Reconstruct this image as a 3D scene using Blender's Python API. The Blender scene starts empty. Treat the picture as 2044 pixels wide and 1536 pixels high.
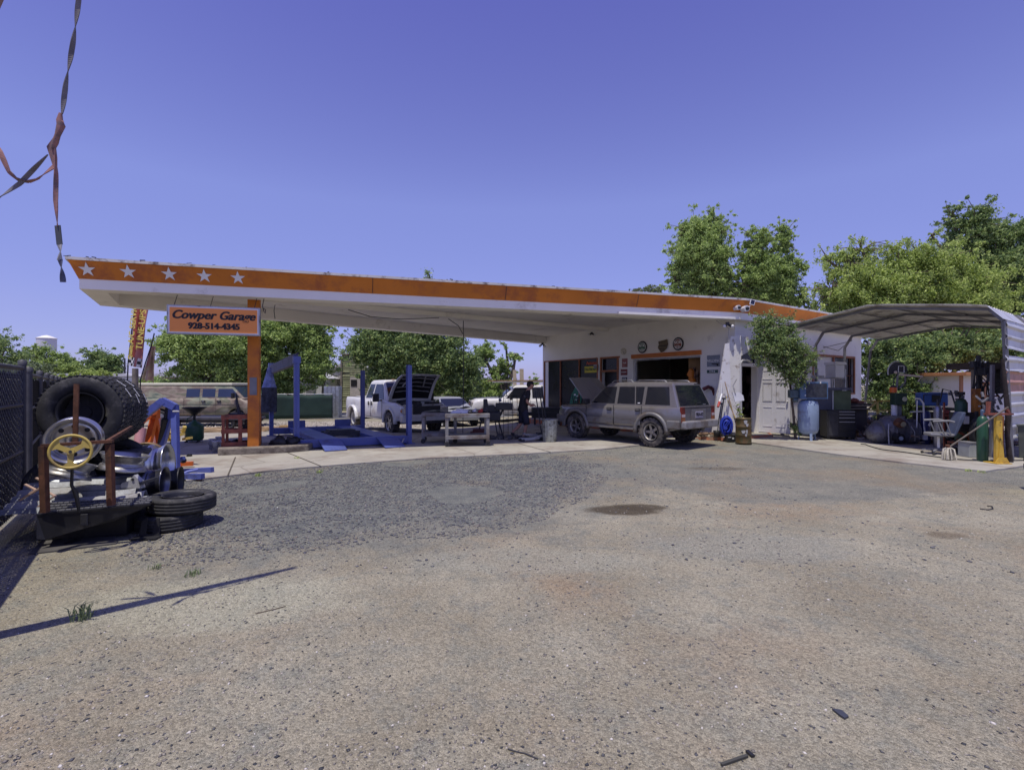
import bpy, bmesh, math, random
import numpy as np
from mathutils import Vector, Matrix, noise
R = math.radians
S = bpy.context.scene
COL = S.collection
# ---------------------------------------------------------------- camera, sky, sun, exposure
CAMH = 1.65
cd = bpy.data.cameras.new('camera'); cam = bpy.data.objects.new('camera', cd); COL.objects.link(cam)
cam.location = (0, 0, CAMH); cam.rotation_euler = (R(90), 0, 0)
cd.sensor_width = 36; cd.lens = 36 * 1000 / 2044; cd.clip_start = .05; cd.clip_end = 2000
S.camera = cam
S.view_settings.view_transform = 'Standard'; S.view_settings.look = 'None'
S.view_settings.gamma = 1; S.view_settings.exposure = 0.07
SUNV = Vector((-.12, -.26, 1)).normalized()          # towards the sun
sd = bpy.data.lights.new('sun', 'SUN'); sd.energy = 3.55; sd.angle = R(.5); sd.color = (1, .94, .83)
sun = bpy.data.objects.new('sun', sd); COL.objects.link(sun)
sun.rotation_euler = SUNV.to_track_quat('Z', 'Y').to_euler(); sun.location = (0, 0, 30)
W = bpy.data.worlds.new('World'); S.world = W; W.use_nodes = True
nt = W.node_tree; nt.nodes.clear()
sky = nt.nodes.new('ShaderNodeTexSky'); sky.sky_type = 'NISHITA'; sky.sun_disc = False
sky.sun_elevation = math.asin(SUNV.z); sky.sun_rotation = math.atan2(SUNV.x, SUNV.y)
sky.air_density = 1.0; sky.dust_density = .15; sky.ozone_density = 1.6; sky.altitude = 900
mx = nt.nodes.new('ShaderNodeMix'); mx.data_type = 'RGBA'; mx.blend_type = 'MULTIPLY'; mx.inputs[0].default_value = 1
mx.inputs[7].default_value = (1.06, .84, 1.30, 1)
bg = nt.nodes.new('ShaderNodeBackground'); bg.inputs[1].default_value = .15
wo = nt.nodes.new('ShaderNodeOutputWorld')
tcw = nt.nodes.new('ShaderNodeTexCoord'); sxw = nt.nodes.new('ShaderNodeSeparateXYZ'); nt.links.new(tcw.outputs['Generated'], sxw.inputs[0])
crw = nt.nodes.new('ShaderNodeValToRGB'); ew = crw.color_ramp.elements; ew[0].position = 0; ew[0].color = (.28, .35, .50, 1); ew[1].position = .62; ew[1].color = (.80, .69, .83, 1)
k_ = ew.new(.055); k_.color = (.46, .51, .57, 1); k_ = ew.new(.12); k_.color = (.61, .61, .61, 1); k_ = ew.new(.33); k_.color = (.98, .93, .84, 1)
nt.links.new(sxw.outputs[2], crw.inputs[0]); mh_ = nt.nodes.new('ShaderNodeMix'); mh_.data_type = 'RGBA'; mh_.blend_type = 'MULTIPLY'; mh_.inputs[0].default_value = 1
nt.links.new(sky.outputs[0], mh_.inputs[6]); nt.links.new(crw.outputs[0], mh_.inputs[7]); nt.links.new(mh_.outputs[2], mx.inputs[6]); nt.links.new(mx.outputs[2], bg.inputs[0]); nt.links.new(bg.outputs[0], wo.inputs[0])
# ---------------------------------------------------------------- placing
def gz(x, y):                                          # lie of the land: it falls a little behind the canopy
    t = min(max((y - 15) / 10, 0), 1); t = t * t * (3 - 2 * t)
    a = .42 + .58 * min(max((1 - x) / 3, 0), 1)
    b = min(max((8 - x) / 4, 0), 1)
    return -.33 * t * a * b
def G(px, py, h=0):
    D = (CAMH - h) / (py - 768) * 1000
    return Vector(((px - 1022) / 1000 * D, D, h))
def P(px, py, D):
    return Vector(((px - 1022) / 1000 * D, D, CAMH - (py - 768) / 1000 * D))
def V(*a): return Vector(a)
# ---------------------------------------------------------------- mesh helper
class MB:
    def __init__(s): s.v = []; s.f = []; s.s = []
    def add(s, vs, fs, sm=False, M=None):
        n = len(s.v)
        s.v += [tuple(M @ Vector(p)) if M else tuple(p) for p in vs]
        s.f += [tuple(i + n for i in f) for f in fs]; s.s += [sm] * len(fs); return s
    def obox(s, c, a, b, d, M=None):                   # centre and three half-axis vectors
        c, a, b, d = map(Vector, (c, a, b, d))
        vs = [c + i * a + j * b + k * d for k in (-1, 1) for j in (-1, 1) for i in (-1, 1)]
        fs = [(0, 2, 3, 1), (4, 5, 7, 6), (0, 1, 5, 4), (2, 6, 7, 3), (0, 4, 6, 2), (1, 3, 7, 5)]
        if a.cross(b).dot(d) < 0: fs = [f[::-1] for f in fs]
        return s.add(vs, fs, False, M)
    def box(s, c, sz, rz=0, M=None, rx=0, ry=0):
        m = Matrix.Rotation(rz, 3, 'Z') @ Matrix.Rotation(ry, 3, 'Y') @ Matrix.Rotation(rx, 3, 'X')
        return s.obox(c, m @ V(sz[0] / 2, 0, 0), m @ V(0, sz[1] / 2, 0), m @ V(0, 0, sz[2] / 2), M)
    def bar(s, p, q, w, h=None, up=(0, 0, 1), M=None):  # rectangular bar
        p, q = Vector(p), Vector(q); h = h or w; d = q - p; up = Vector(up)
        if abs(d.normalized().dot(up)) > .98: up = V(0, 1, 0)
        x = d.cross(up).normalized(); y = x.cross(d).normalized()
        return s.obox((p + q) / 2, d / 2, x * w / 2, y * h / 2, M)
    def tube(s, pts, r, n=8, cap=True, M=None, sm=True):
        pts = [Vector(p) for p in pts]; k = len(pts)
        rs = r if isinstance(r, (list, tuple)) else [r] * k
        vs = []; fs = []; ref = None
        for i, p in enumerate(pts):
            d = (pts[min(i + 1, k - 1)] - pts[max(i - 1, 0)])
            if d.length < 1e-9: d = V(0, 0, 1)
            d.normalize()
            if ref is None: ref = V(0, 0, 1) if abs(d.z) < .9 else V(1, 0, 0)
            x = ref - d * ref.dot(d)
            if x.length < 1e-4: x = d.orthogonal()
            x.normalize(); y = d.cross(x); ref = x
            vs += [p + (x * math.cos(2 * math.pi * j / n) + y * math.sin(2 * math.pi * j / n)) * rs[i] for j in range(n)]
        for i in range(k - 1):
            for j in range(n):
                a = i * n + j; b = i * n + (j + 1) % n
                fs.append((a, b, b + n, a + n))
        s.add(vs, fs, sm, M)
        if cap: s.add(vs[:n], [tuple(range(n))[::-1]], False, M); s.add(vs[-n:], [tuple(range(n))], False, M)
        return s
    def cyl(s, p, q, r, r2=None, n=14, cap=True, M=None):
        return s.tube([p, q], [r, r if r2 is None else r2], n, cap, M)
    def lathe(s, prof, c=(0, 0, 0), ax=(0, 0, 1), n=24, M=None, sm=True, closed=False, jit=0):
        ax = Vector(ax).normalized(); x = ax.orthogonal().normalized(); y = ax.cross(x); c = Vector(c); k = len(prof); vs = []
        for r, z in prof:
            for j in range(n):
                a = 2 * math.pi * j / n
                vs.append(c + ax * z + (x * math.cos(a) + y * math.sin(a)) * r)
        fs = []
        for i in range(k if closed else k - 1):
            i2 = (i + 1) % k
            for j in range(n):
                j2 = (j + 1) % n
                fs.append((i * n + j, i * n + j2, i2 * n + j2, i2 * n + j))
        return s.add(vs, fs, sm, M)
    def prism(s, poly, o, ux, uy, t, M=None):           # outline in a plane, thickness vector t
        o, ux, uy, t = map(Vector, (o, ux, uy, t)); n = len(poly)
        A = [o + ux * a + uy * b for a, b in poly]; B = [p + t for p in A]
        area = sum(poly[i][0] * poly[(i + 1) % n][1] - poly[(i + 1) % n][0] * poly[i][1] for i in range(n))
        fl = (area < 0) ^ (ux.cross(uy).dot(t) < 0)
        fs = [tuple(range(n))[::-1], tuple(range(n, 2 * n))] + [(i, (i + 1) % n, (i + 1) % n + n, i + n) for i in range(n)]
        if fl: fs = [f[::-1] for f in fs]
        return s.add(A + B, fs, False, M)
    def quad(s, a, b, c, d, M=None): return s.add([a, b, c, d], [(0, 1, 2, 3)], False, M)
    def grid(s, fn, nu, nv, sm=True, M=None):
        vs = [fn(i / nu, j / nv) for j in range(nv + 1) for i in range(nu + 1)]
        fs = [(j * (nu + 1) + i, j * (nu + 1) + i + 1, (j + 1) * (nu + 1) + i + 1, (j + 1) * (nu + 1) + i) for j in range(nv) for i in range(nu)]
        return s.add(vs, fs, sm, M)
    def ball(s, c, r, n=10, sc=(1, 1, 1), M=None, jit=0, rnd=None):
        vs = []; fs = []; c = Vector(c); m = n // 2
        for i in range(m + 1):
            t = math.pi * i / m
            for j in range(n):
                a = 2 * math.pi * j / n; k = 1 + (rnd.uniform(-jit, jit) if rnd else 0)
                vs.append(c + V(math.sin(t) * math.cos(a) * sc[0], math.sin(t) * math.sin(a) * sc[1], math.cos(t) * sc[2]) * r * k)
        for i in range(m):
            for j in range(n): fs.append((i * n + j, (i + 1) * n + j, (i + 1) * n + (j + 1) % n, i * n + (j + 1) % n))
        return s.add(vs, fs, True, M)
def obj(name, mb, mat, parent=None, world=False, bevel=0, loc=None, solid=0):
    me = bpy.data.meshes.new(name)
    vs = mb.v
    if world and parent is not None:
        Mi = parent.matrix_basis.inverted()
        if parent.parent is not None: Mi = Mi @ parent.parent.matrix_basis.inverted()
        vs = [Mi @ Vector(v) for v in vs]
    elif parent is None:
        if loc is None and vs:
            a = np.array([tuple(v) for v in vs]); loc = ((a[:, 0].min() + a[:, 0].max()) / 2, (a[:, 1].min() + a[:, 1].max()) / 2, a[:, 2].min())
        vs = [Vector(v) - Vector(loc) for v in vs]
    me.from_pydata([tuple(v) for v in vs], [], mb.f)
    me.polygons.foreach_set('use_smooth', mb.s)
    me.materials.append(mat); me.update()
    o = bpy.data.objects.new(name, me); COL.objects.link(o)
    if parent is not None: o.parent = parent
    elif loc is not None: o.location = loc
    if solid:
        m = o.modifiers.new('solid', 'SOLIDIFY'); m.thickness = solid; m.offset = 0
    if bevel:
        m = o.modifiers.new('bevel', 'BEVEL'); m.width = bevel; m.segments = 2; m.limit_method = 'ANGLE'; m.angle_limit = R(35)
    return o
def islands(name, mb, mat, parent, world=False, **k):      # every separate piece becomes a part of its own
    par = list(range(len(mb.v)))
    def fd(a):
        while par[a] != a: par[a] = par[par[a]]; a = par[a]
        return a
    for f in mb.f:
        for i in f[1:]: par[fd(i)] = fd(f[0])
    gr = {}
    for f, s_ in zip(mb.f, mb.s): gr.setdefault(fd(f[0]), []).append((f, s_))
    out = []
    for fs in gr.values():
        m = MB(); ix = {}
        for f, s_ in fs:
            for i in f:
                if i not in ix: ix[i] = len(m.v); m.v.append(mb.v[i])
            m.f.append(tuple(ix[i] for i in f)); m.s.append(s_)
        out.append(obj(name, m, mat, parent, world, **k))
    return out
def tag(o, label=None, cat=None, group=None, kind=None):
    if label: o['label'] = label
    if cat: o['category'] = cat
    if group: o['group'] = group
    if kind: o['kind'] = kind
    return o
def thing(name, label, cat, loc=(0, 0, 0), rz=0, group=None):
    o = bpy.data.objects.new(name, None); COL.objects.link(o); o.empty_display_size = .2
    o.location = loc; o.rotation_euler = (0, 0, rz); return tag(o, label, cat, group)
def dup(root, loc, rz=None, label=None, group=None, sc=None):
    r = root.copy(); COL.objects.link(r); r.location = loc
    if rz is not None: r.rotation_euler = (0, 0, rz)
    if sc: r.scale = (sc, sc, sc)
    if label: r['label'] = label
    if group: r['group'] = group
    for ch in list(root.children):
        c = ch.copy(); COL.objects.link(c); c.parent = r
        for g in ch.children: d = g.copy(); COL.objects.link(d); d.parent = c
    return r
def text(name, body, c, right, up, size, mat, parent=None, shear=0, off=0, ext=.004, align='CENTER', sx=1, bold=0):
    cu = bpy.data.curves.new(name, 'FONT'); cu.body = body; cu.size = size; cu.shear = shear; cu.offset = off
    cu.extrude = ext; cu.align_x = align; cu.align_y = 'CENTER'; cu.materials.append(mat); cu.resolution_u = 3
    tmp = bpy.data.objects.new(name, cu); COL.objects.link(tmp)
    dg = bpy.context.evaluated_depsgraph_get(); me = bpy.data.meshes.new_from_object(tmp.evaluated_get(dg)); me.name = name
    bpy.data.objects.remove(tmp); o = bpy.data.objects.new(name, me); COL.objects.link(o)
    if not me.materials: me.materials.append(mat)
    if bold:
        bm = bmesh.new(); bm.from_mesh(me); g_ = bm.verts[:] + bm.edges[:] + bm.faces[:]
        for k in (-1, 1):
            d = bmesh.ops.duplicate(bm, geom=g_)
            bmesh.ops.translate(bm, vec=(k * bold, 0, .0006 * (1 + k / 2)), verts=[v for v in d['geom'] if isinstance(v, bmesh.types.BMVert)])
        bm.to_mesh(me); bm.free()
    r = Vector(right).normalized(); u = Vector(up).normalized(); n = r.cross(u)
    M = Matrix(((r.x * sx, u.x, n.x, c[0]), (r.y * sx, u.y, n.y, c[1]), (r.z * sx, u.z, n.z, c[2]), (0, 0, 0, 1)))
    if parent is not None:
        o.parent = parent; Mi = parent.matrix_basis.inverted()
        if parent.parent is not None: Mi = Mi @ parent.parent.matrix_basis.inverted()
        M = Mi @ M
    o.matrix_basis = M; return o
# ---------------------------------------------------------------- materials
def mat(name, col, rough=.6, metal=0, var=.12, scale=5, bump=0, dirt=None, damt=.35, dscale=2.5, spec=.5, trans=0, bscale=None, detail=4):
    m = bpy.data.materials.new(name); m.use_nodes = True; t = m.node_tree; N = t.nodes; L = t.links
    b = N['Principled BSDF']; b.inputs['Roughness'].default_value = rough; b.inputs['Metallic'].default_value = metal
    b.inputs['Specular IOR Level'].default_value = spec
    tc = N.new('ShaderNodeTexCoord'); nz = N.new('ShaderNodeTexNoise'); nz.inputs['Scale'].default_value = scale; nz.inputs['Detail'].default_value = detail
    L.new(tc.outputs['Object'], nz.inputs['Vector'])
    cr = N.new('ShaderNodeValToRGB'); e = cr.color_ramp.elements
    e[0].position = .3; e[1].position = .7
    e[0].color = (*[c * (1 - var) for c in col], 1); e[1].color = (*[min(1, c * (1 + var)) for c in col], 1)
    L.new(nz.outputs['Fac'], cr.inputs[0]); out = cr.outputs[0]
    if dirt:
        n2 = N.new('ShaderNodeTexNoise'); n2.inputs['Scale'].default_value = dscale; n2.inputs['Detail'].default_value = 8; n2.inputs['Roughness'].default_value = .7
        L.new(tc.outputs['Object'], n2.inputs['Vector'])
        r2 = N.new('ShaderNodeMapRange'); r2.inputs[1].default_value = 1 - damt - .12; r2.inputs[2].default_value = 1 - damt + .12
        r2.inputs[1].default_value = .68 - damt * .5; r2.inputs[2].default_value = .78 - damt * .4
        L.new(n2.outputs['Fac'], r2.inputs[0])
        mi = N.new('ShaderNodeMix'); mi.data_type = 'RGBA'; mi.inputs[7].default_value = (*dirt, 1)
        L.new(r2.outputs[0], mi.inputs[0]); L.new(out, mi.inputs[6]); out = mi.outputs[2]
    L.new(out, b.inputs['Base Color'])
    if bump:
        n3 = N.new('ShaderNodeTexNoise'); n3.inputs['Scale'].default_value = bscale or scale * 6; n3.inputs['Detail'].default_value = 6
        L.new(tc.outputs['Object'], n3.inputs['Vector'])
        bp = N.new('ShaderNodeBump'); bp.inputs['Strength'].default_value = bump; bp.inputs['Distance'].default_value = .02
        L.new(n3.outputs['Fac'], bp.inputs['Height']); L.new(bp.outputs[0], b.inputs['Normal'])
    return m
white = mat('white_wall_paint', (.86, .835, .77), .75, 0, .05, 1.2, .25, (.62, .59, .55), .12, 1.3, .3, bscale=14)
soffit = mat('soffit_paint', (.90, .87, .79), .8, 0, .05, .8, .15, (.55, .5, .42), .2, .7, .2)
orange = mat('orange_paint', (.62, .205, .030), .65, 0, .1, .8, .2, (.42, .13, .04), .35, 1.1, .3)
trimor = mat('trim_orange', (.55, .17, .035), .6, 0, .12, 4)
kerbor = mat('kerb_orange', (.50, .15, .06), .85, 0, .2, 4, .3, (.3, .22, .16), .45)
weather = mat('weathered_white_metal', (.62, .60, .56), .6, 0, .1, 3, .1, (.16, .12, .10), .32, 3.5)
blue = mat('lift_blue', (.085, .115, .34), .45, 0, .12, 2, .05, (.05, .05, .14), .25)
black = mat('black_paint', (.018, .018, .02), .5, 0, .3, 5)
dark = mat('dark_metal', (.045, .045, .05), .55, .3, .3, 6, .1)
rubber = mat('rubber', (.028, .028, .030), .75, 0, .3, 20, .2, (.10, .095, .09), .3, 6)
dusty = mat('dusty_rubber', (.05, .047, .045), .85, 0, .3, 14, .2, (.15, .13, .11), .45, 6)
chrome = mat('bright_metal', (.6, .6, .6), .28, .9, .1, 4)
alu = mat('aluminium', (.42, .42, .43), .4, .85, .15, 5, .05, (.2, .18, .16), .35)
galv = mat('galvanised_steel', (.42, .44, .46), .45, .6, .15, 9, .05, (.22, .2, .18), .3)
grey = mat('grey_paint', (.2, .2, .21), .6, 0, .2, 6)
lgrey = mat('light_grey', (.42, .42, .42), .55, 0, .12, 5, 0, (.2, .18, .15), .3)
rust = mat('rusty_steel', (.13, .055, .03), .85, .1, .35, 12, .3, (.05, .03, .025), .4)
redrust = mat('faded_red_steel', (.27, .085, .055), .75, .1, .3, 8, .2, (.12, .05, .04), .35)
yellow = mat('yellow_paint', (.55, .42, .10), .55, 0, .15, 5, .05, (.25, .18, .08), .35)
yelpost = mat('yellow_post', (.62, .40, .05), .5, 0, .12, 4, 0, (.3, .18, .05), .3)
green = mat('cylinder_green', (.02, .085, .045), .4, 0, .15, 3, 0, (.05, .07, .05), .25)
dgreen = mat('dark_green_fabric', (.018, .045, .035), .85, 0, .25, 1.2, .1)
hoseblue = mat('hose_blue', (.03, .06, .45), .4, 0, .15, 10)
tankblue = mat('tank_blue_grey', (.25, .33, .47), .45, 0, .1, 2, 0, (.2, .2, .22), .3)
cabblue = mat('cabinet_blue', (.07, .13, .24), .5, 0, .2, 4)
orng = mat('crane_orange', (.62, .13, .02), .45, 0, .12, 5, 0, (.2, .06, .02), .2)
craneblue = mat('crane_blue', (.105, .135, .40), .45, 0, .12, 5, 0, (.05, .05, .1), .25)
pink = mat('faded_red_paint', (.55, .27, .28), .5, 0, .15, 5)
red = mat('red', (.4, .03, .02), .5)
glass = mat('dark_glass', (.012, .014, .022), .06, 0, .1, 2, spec=.8)
winglass = mat('shop_glass', (.014, .015, .022), .22, 0, .5, 1.5, spec=.3)
pglass = mat('blue_glass', (.018, .028, .065), .12, 0, .2, 1, spec=.9)
wood = mat('raw_wood', (.42, .28, .15), .8, 0, .25, 8, .2, (.2, .13, .08), .4)
oldwood = mat('weathered_wood', (.22, .19, .15), .9, 0, .25, 6, .3)
bark = mat('bark', (.13, .10, .075), .95, 0, .35, 9, .6)
card = mat('cardboard', (.42, .27, .12), .8, 0, .15, 4)
wplas = mat('white_plastic', (.7, .7, .7), .4, 0, .05, 3)
signor = mat('sign_orange', (1.0, .335, .065), .4, 0, .05, .8)
signwhite = mat('sign_white', (.8, .8, .8), .5, 0, .04, 3)
ink = mat('ink', (.012, .01, .012), .5)
skin = mat('skin', (.42, .22, .15), .6, 0, .08, 10)
shirt = mat('black_shirt', (.012, .012, .016), .85, 0, .3, 8)
shorts = mat('navy_shorts', (.014, .015, .03), .85, 0, .3, 8)
galvd = mat('fence_galv', (.085, .085, .09), .6, .3, .2, 9)
trimbr = mat('trim_brown', (.33, .12, .05), .6, 0, .15, 4)
# ---------------------------------------------------------------- ground, concrete, gravel
def seg_in(p, poly):
    x, y = p; c = False; n = len(poly)
    for i in range(n):
        x1, y1 = poly[i]; x2, y2 = poly[(i + 1) % n]
        if (y1 > y) != (y2 > y) and x < (x2 - x1) * (y - y1) / (y2 - y1) + x1: c = not c
    return c
def sdist(X, Y, poly):                                  # signed distance, positive inside
    d = np.full(X.shape, 1e9); ins = np.zeros(X.shape, bool); n = len(poly)
    for i in range(n):
        x1, y1 = poly[i]; x2, y2 = poly[(i + 1) % n]; dx, dy = x2 - x1, y2 - y1
        t = np.clip(((X - x1) * dx + (Y - y1) * dy) / (dx * dx + dy * dy + 1e-12), 0, 1)
        d = np.minimum(d, np.hypot(X - x1 - t * dx, Y - y1 - t * dy))
        c = (y1 > Y) != (y2 > Y)
        ins ^= c & (X < (x2 - x1) * (Y - y1) / (y2 - y1 + 1e-12) + x1)
    return np.where(ins, d, -d)
def g2(px, py): v = G(px, py); return (v.x, v.y)
gravel_poly = [g2(*p) for p in ((250, 972), (405, 955), (540, 937), (700, 922), (900, 908), (1080, 900), (1190, 925), (1215, 975), (1060, 1045), (880, 1075), (700, 1090), (560, 1112), (420, 1112), (330, 1085))]
asph_poly = [g2(*p) for p in ((1000, 905), (1200, 885), (1400, 865), (1560, 870), (2300, 945), (2400, 960), (2044, 972), (1750, 1000), (1480, 1003), (1300, 972), (1150, 950))]
def ground_sheet():
    xs = np.concatenate([[-900, -400, -180, -90, -50, -32], np.arange(-24, 24.01, .3), [32, 50, 90, 180, 400, 900]])
    ys = np.concatenate([[-200, -60, -20, -6], np.arange(-1, 34.01, .3), [38, 45, 60, 90, 150, 300, 600, 1200]])
    X, Y = np.meshgrid(xs, ys); Z = np.vectorize(gz)(X, Y)
    near = (np.abs(X) < 24) & (Y > -1) & (Y < 34)
    nz = np.array([noise.noise(Vector((x * .6, y * .6, 0))) for x, y in zip(X.ravel(), Y.ravel())]).reshape(X.shape)
    
    nx, ny = len(xs), len(ys)
    me = bpy.data.meshes.new('ground')
    I = np.arange(nx * ny).reshape(ny, nx)
    F = np.stack([I[:-1, :-1], I[:-1, 1:], I[1:, 1:], I[1:, :-1]], -1).reshape(-1, 4)
    me.from_pydata(np.stack([X, Y, Z], -1).reshape(-1, 3).tolist(), [], F.tolist())
    me.polygons.foreach_set('use_smooth', [True] * len(F))
    for nm, poly in (('gravel', gravel_poly), ('asphalt', asph_poly)):
        a = me.attributes.new(nm, 'FLOAT', 'POINT'); a.data.foreach_set('value', np.clip(sdist(X, Y, poly), -3, 3).ravel().astype(np.float32))
    m = bpy.data.materials.new('dusty_ground'); m.use_nodes = True; t = m.node_tree; N = t.nodes; L = t.links
    b = N['Principled BSDF']; b.inputs['Roughness'].default_value = .95; b.inputs['Specular IOR Level'].default_value = .15
    geo = N.new('ShaderNodeNewGeometry'); pos = geo.outputs['Position']
    def nzn(sc, det=6, ro=.6):
        n = N.new('ShaderNodeTexNoise'); n.inputs['Scale'].default_value = sc; n.inputs['Detail'].default_value = det; n.inputs['Roughness'].default_value = ro
        L.new(pos, n.inputs['Vector']); return n.outputs['Fac']
    def rng(v, a, b_, c=0, d=1):
        n = N.new('ShaderNodeMapRange'); L.new(v, n.inputs[0])
        for i, k in enumerate((a, b_, c, d)): n.inputs[i + 1].default_value = k
        return n.outputs[0]
    def mix(f, a, b_):
        n = N.new('ShaderNodeMix'); n.data_type = 'RGBA'
        if isinstance(f, float): n.inputs[0].default_value = f
        else: L.new(f, n.inputs[0])
        for s_, v in ((6, a), (7, b_)):
            if isinstance(v, tuple): n.inputs[s_].default_value = (*v, 1)
            else: L.new(v, n.inputs[s_])
        return n.outputs[2]
    def math_(op, a, b_):
        n = N.new('ShaderNodeMath'); n.operation = op
        for i, v in enumerate((a, b_)):
            if isinstance(v, (int, float)): n.inputs[i].default_value = v
            else: L.new(v, n.inputs[i])
        return n.outputs[0]
    tan_ = mix(rng(nzn(.9, 6), .35, .68), (0.307, 0.252, 0.195), (0.427, 0.367, 0.300))
    tan_ = mix(rng(nzn(2.2, 8, .7), .50, .70), tan_, (0.285, 0.258, 0.222))
    tan_ = mix(rng(nzn(.35, 5), .52, .66), tan_, (0.338, 0.240, 0.173))
    tan_ = mix(rng(nzn(5, 8, .75), .55, .72, 0, .7), tan_, (0.225, 0.217, 0.210))
    asp = mix(rng(nzn(1.6, 8, .7), .38, .66), (0.210, 0.196, 0.182), (0.301, 0.266, 0.231))
    asp = mix(rng(nzn(.5, 5), .5, .68, 0, .8), asp, (0.315, 0.238, 0.175))
    gra = mix(rng(nzn(3, 8, .75), .35, .65), (0.137, 0.137, 0.146), (0.247, 0.234, 0.218))
    gra = mix(rng(nzn(.8, 6), .58, .7, 0, .6), gra, (0.305, 0.240, 0.182))
    edge = rng(nzn(1.1, 9, .75), .1, .9, -1.5, 1.5)
    def att(nm, k, soft):
        a = N.new('ShaderNodeAttribute'); a.attribute_name = nm
        return rng(math_('ADD', a.outputs['Fac'], math_('MULTIPLY', edge, k)), -soft, soft)
    tan_ = mix(rng(nzn(3.6, 9, .8), .52, .62, 0, .55), tan_, (.205, .200, .190))
    tan_ = mix(rng(nzn(1.3, 7, .7), .56, .70, 0, .6), tan_, (.235, .225, .205))
    c = mix(att('asphalt', .45, .12), tan_, asp)
    c = mix(att('gravel', 1.3, .9), c, gra)
    # oil stains and bare patches of their own shape
    for (px, py, rx, ry, col, k) in ((1240, 1018, .50, .24, (.085, .062, .045), .9), (1285, 1012, .34, .17, (.09, .068, .05), .85), (1890, 1068, .22, .14, (.15, .11, .08), .6), (1430, 935, .7, .2, (.13, .10, .08), .6), (1040, 1118, 1.2, .35, (.36, .33, .29), .5), (430, 1200, 1.0, .5, (.46, .42, .34), .5), (1500, 1090, 1.2, .5, (.30, .28, .26), .5)):
        q = G(px, py); mp = N.new('ShaderNodeMapping'); mp.vector_type = 'POINT'
        mp.inputs['Location'].default_value = (-q.x / rx, -q.y / ry, 0); mp.inputs['Scale'].default_value = (1 / rx, 1 / ry, 0)
        L.new(pos, mp.inputs[0]); ln = N.new('ShaderNodeVectorMath'); ln.operation = 'LENGTH'; L.new(mp.outputs[0], ln.inputs[0])
        f = rng(math_('ADD', ln.outputs['Value'], math_('MULTIPLY', edge, .55)), 1.12, .75, 0, k)
        c = mix(f, c, col)
    vo = N.new('ShaderNodeTexVoronoi'); vo.inputs['Scale'].default_value = 75; L.new(pos, vo.inputs['Vector'])
    sp = N.new('ShaderNodeSeparateColor'); L.new(vo.outputs['Color'], sp.inputs[0])
    pebble = rng(sp.outputs[0], 0, 1, .62, 1.38)
    vm = N.new('ShaderNodeVectorMath'); vm.operation = 'MULTIPLY'; L.new(c, vm.inputs[0])
    cx = N.new('ShaderNodeCombineXYZ'); [L.new(pebble, cx.inputs[i]) for i in range(3)]
    L.new(cx.outputs[0], vm.inputs[1]); c2 = mix(.7, c, vm.outputs[0])
    gr_ = rng(nzn(62, 6, .85), .56, .66, 0, .45); c2 = mix(gr_, c2, (.13, .125, .12))
    gr2 = rng(nzn(88, 5, .85), .60, .68, 0, .5); c2 = mix(gr2, c2, (.50, .46, .40))
    f2 = nzn(170, 4, .75); vm2 = N.new('ShaderNodeVectorMath'); vm2.operation = 'MULTIPLY'; L.new(c2, vm2.inputs[0])
    cx2 = N.new('ShaderNodeCombineXYZ'); k = rng(f2, .32, .68, .38, 1.62); [L.new(k, cx2.inputs[i]) for i in range(3)]; L.new(cx2.outputs[0], vm2.inputs[1])
    vm3 = N.new('ShaderNodeVectorMath'); vm3.operation = 'MULTIPLY'; vm3.inputs[1].default_value = (.86, .925, .85); L.new(vm2.outputs[0], vm3.inputs[0]); L.new(vm3.outputs[0], b.inputs['Base Color'])
    bp = N.new('ShaderNodeBump'); bp.inputs['Strength'].default_value = .8; bp.inputs['Distance'].default_value = .012
    hh = math_('ADD', math_('MULTIPLY', vo.outputs['Distance'], -.9), nzn(60, 5, .7)); L.new(hh, bp.inputs['Height']); L.new(bp.outputs[0], b.inputs['Normal'])
    me.materials.append(m); o = bpy.data.objects.new('ground', me); COL.objects.link(o); tag(o, kind='structure')
ground_sheet()
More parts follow.
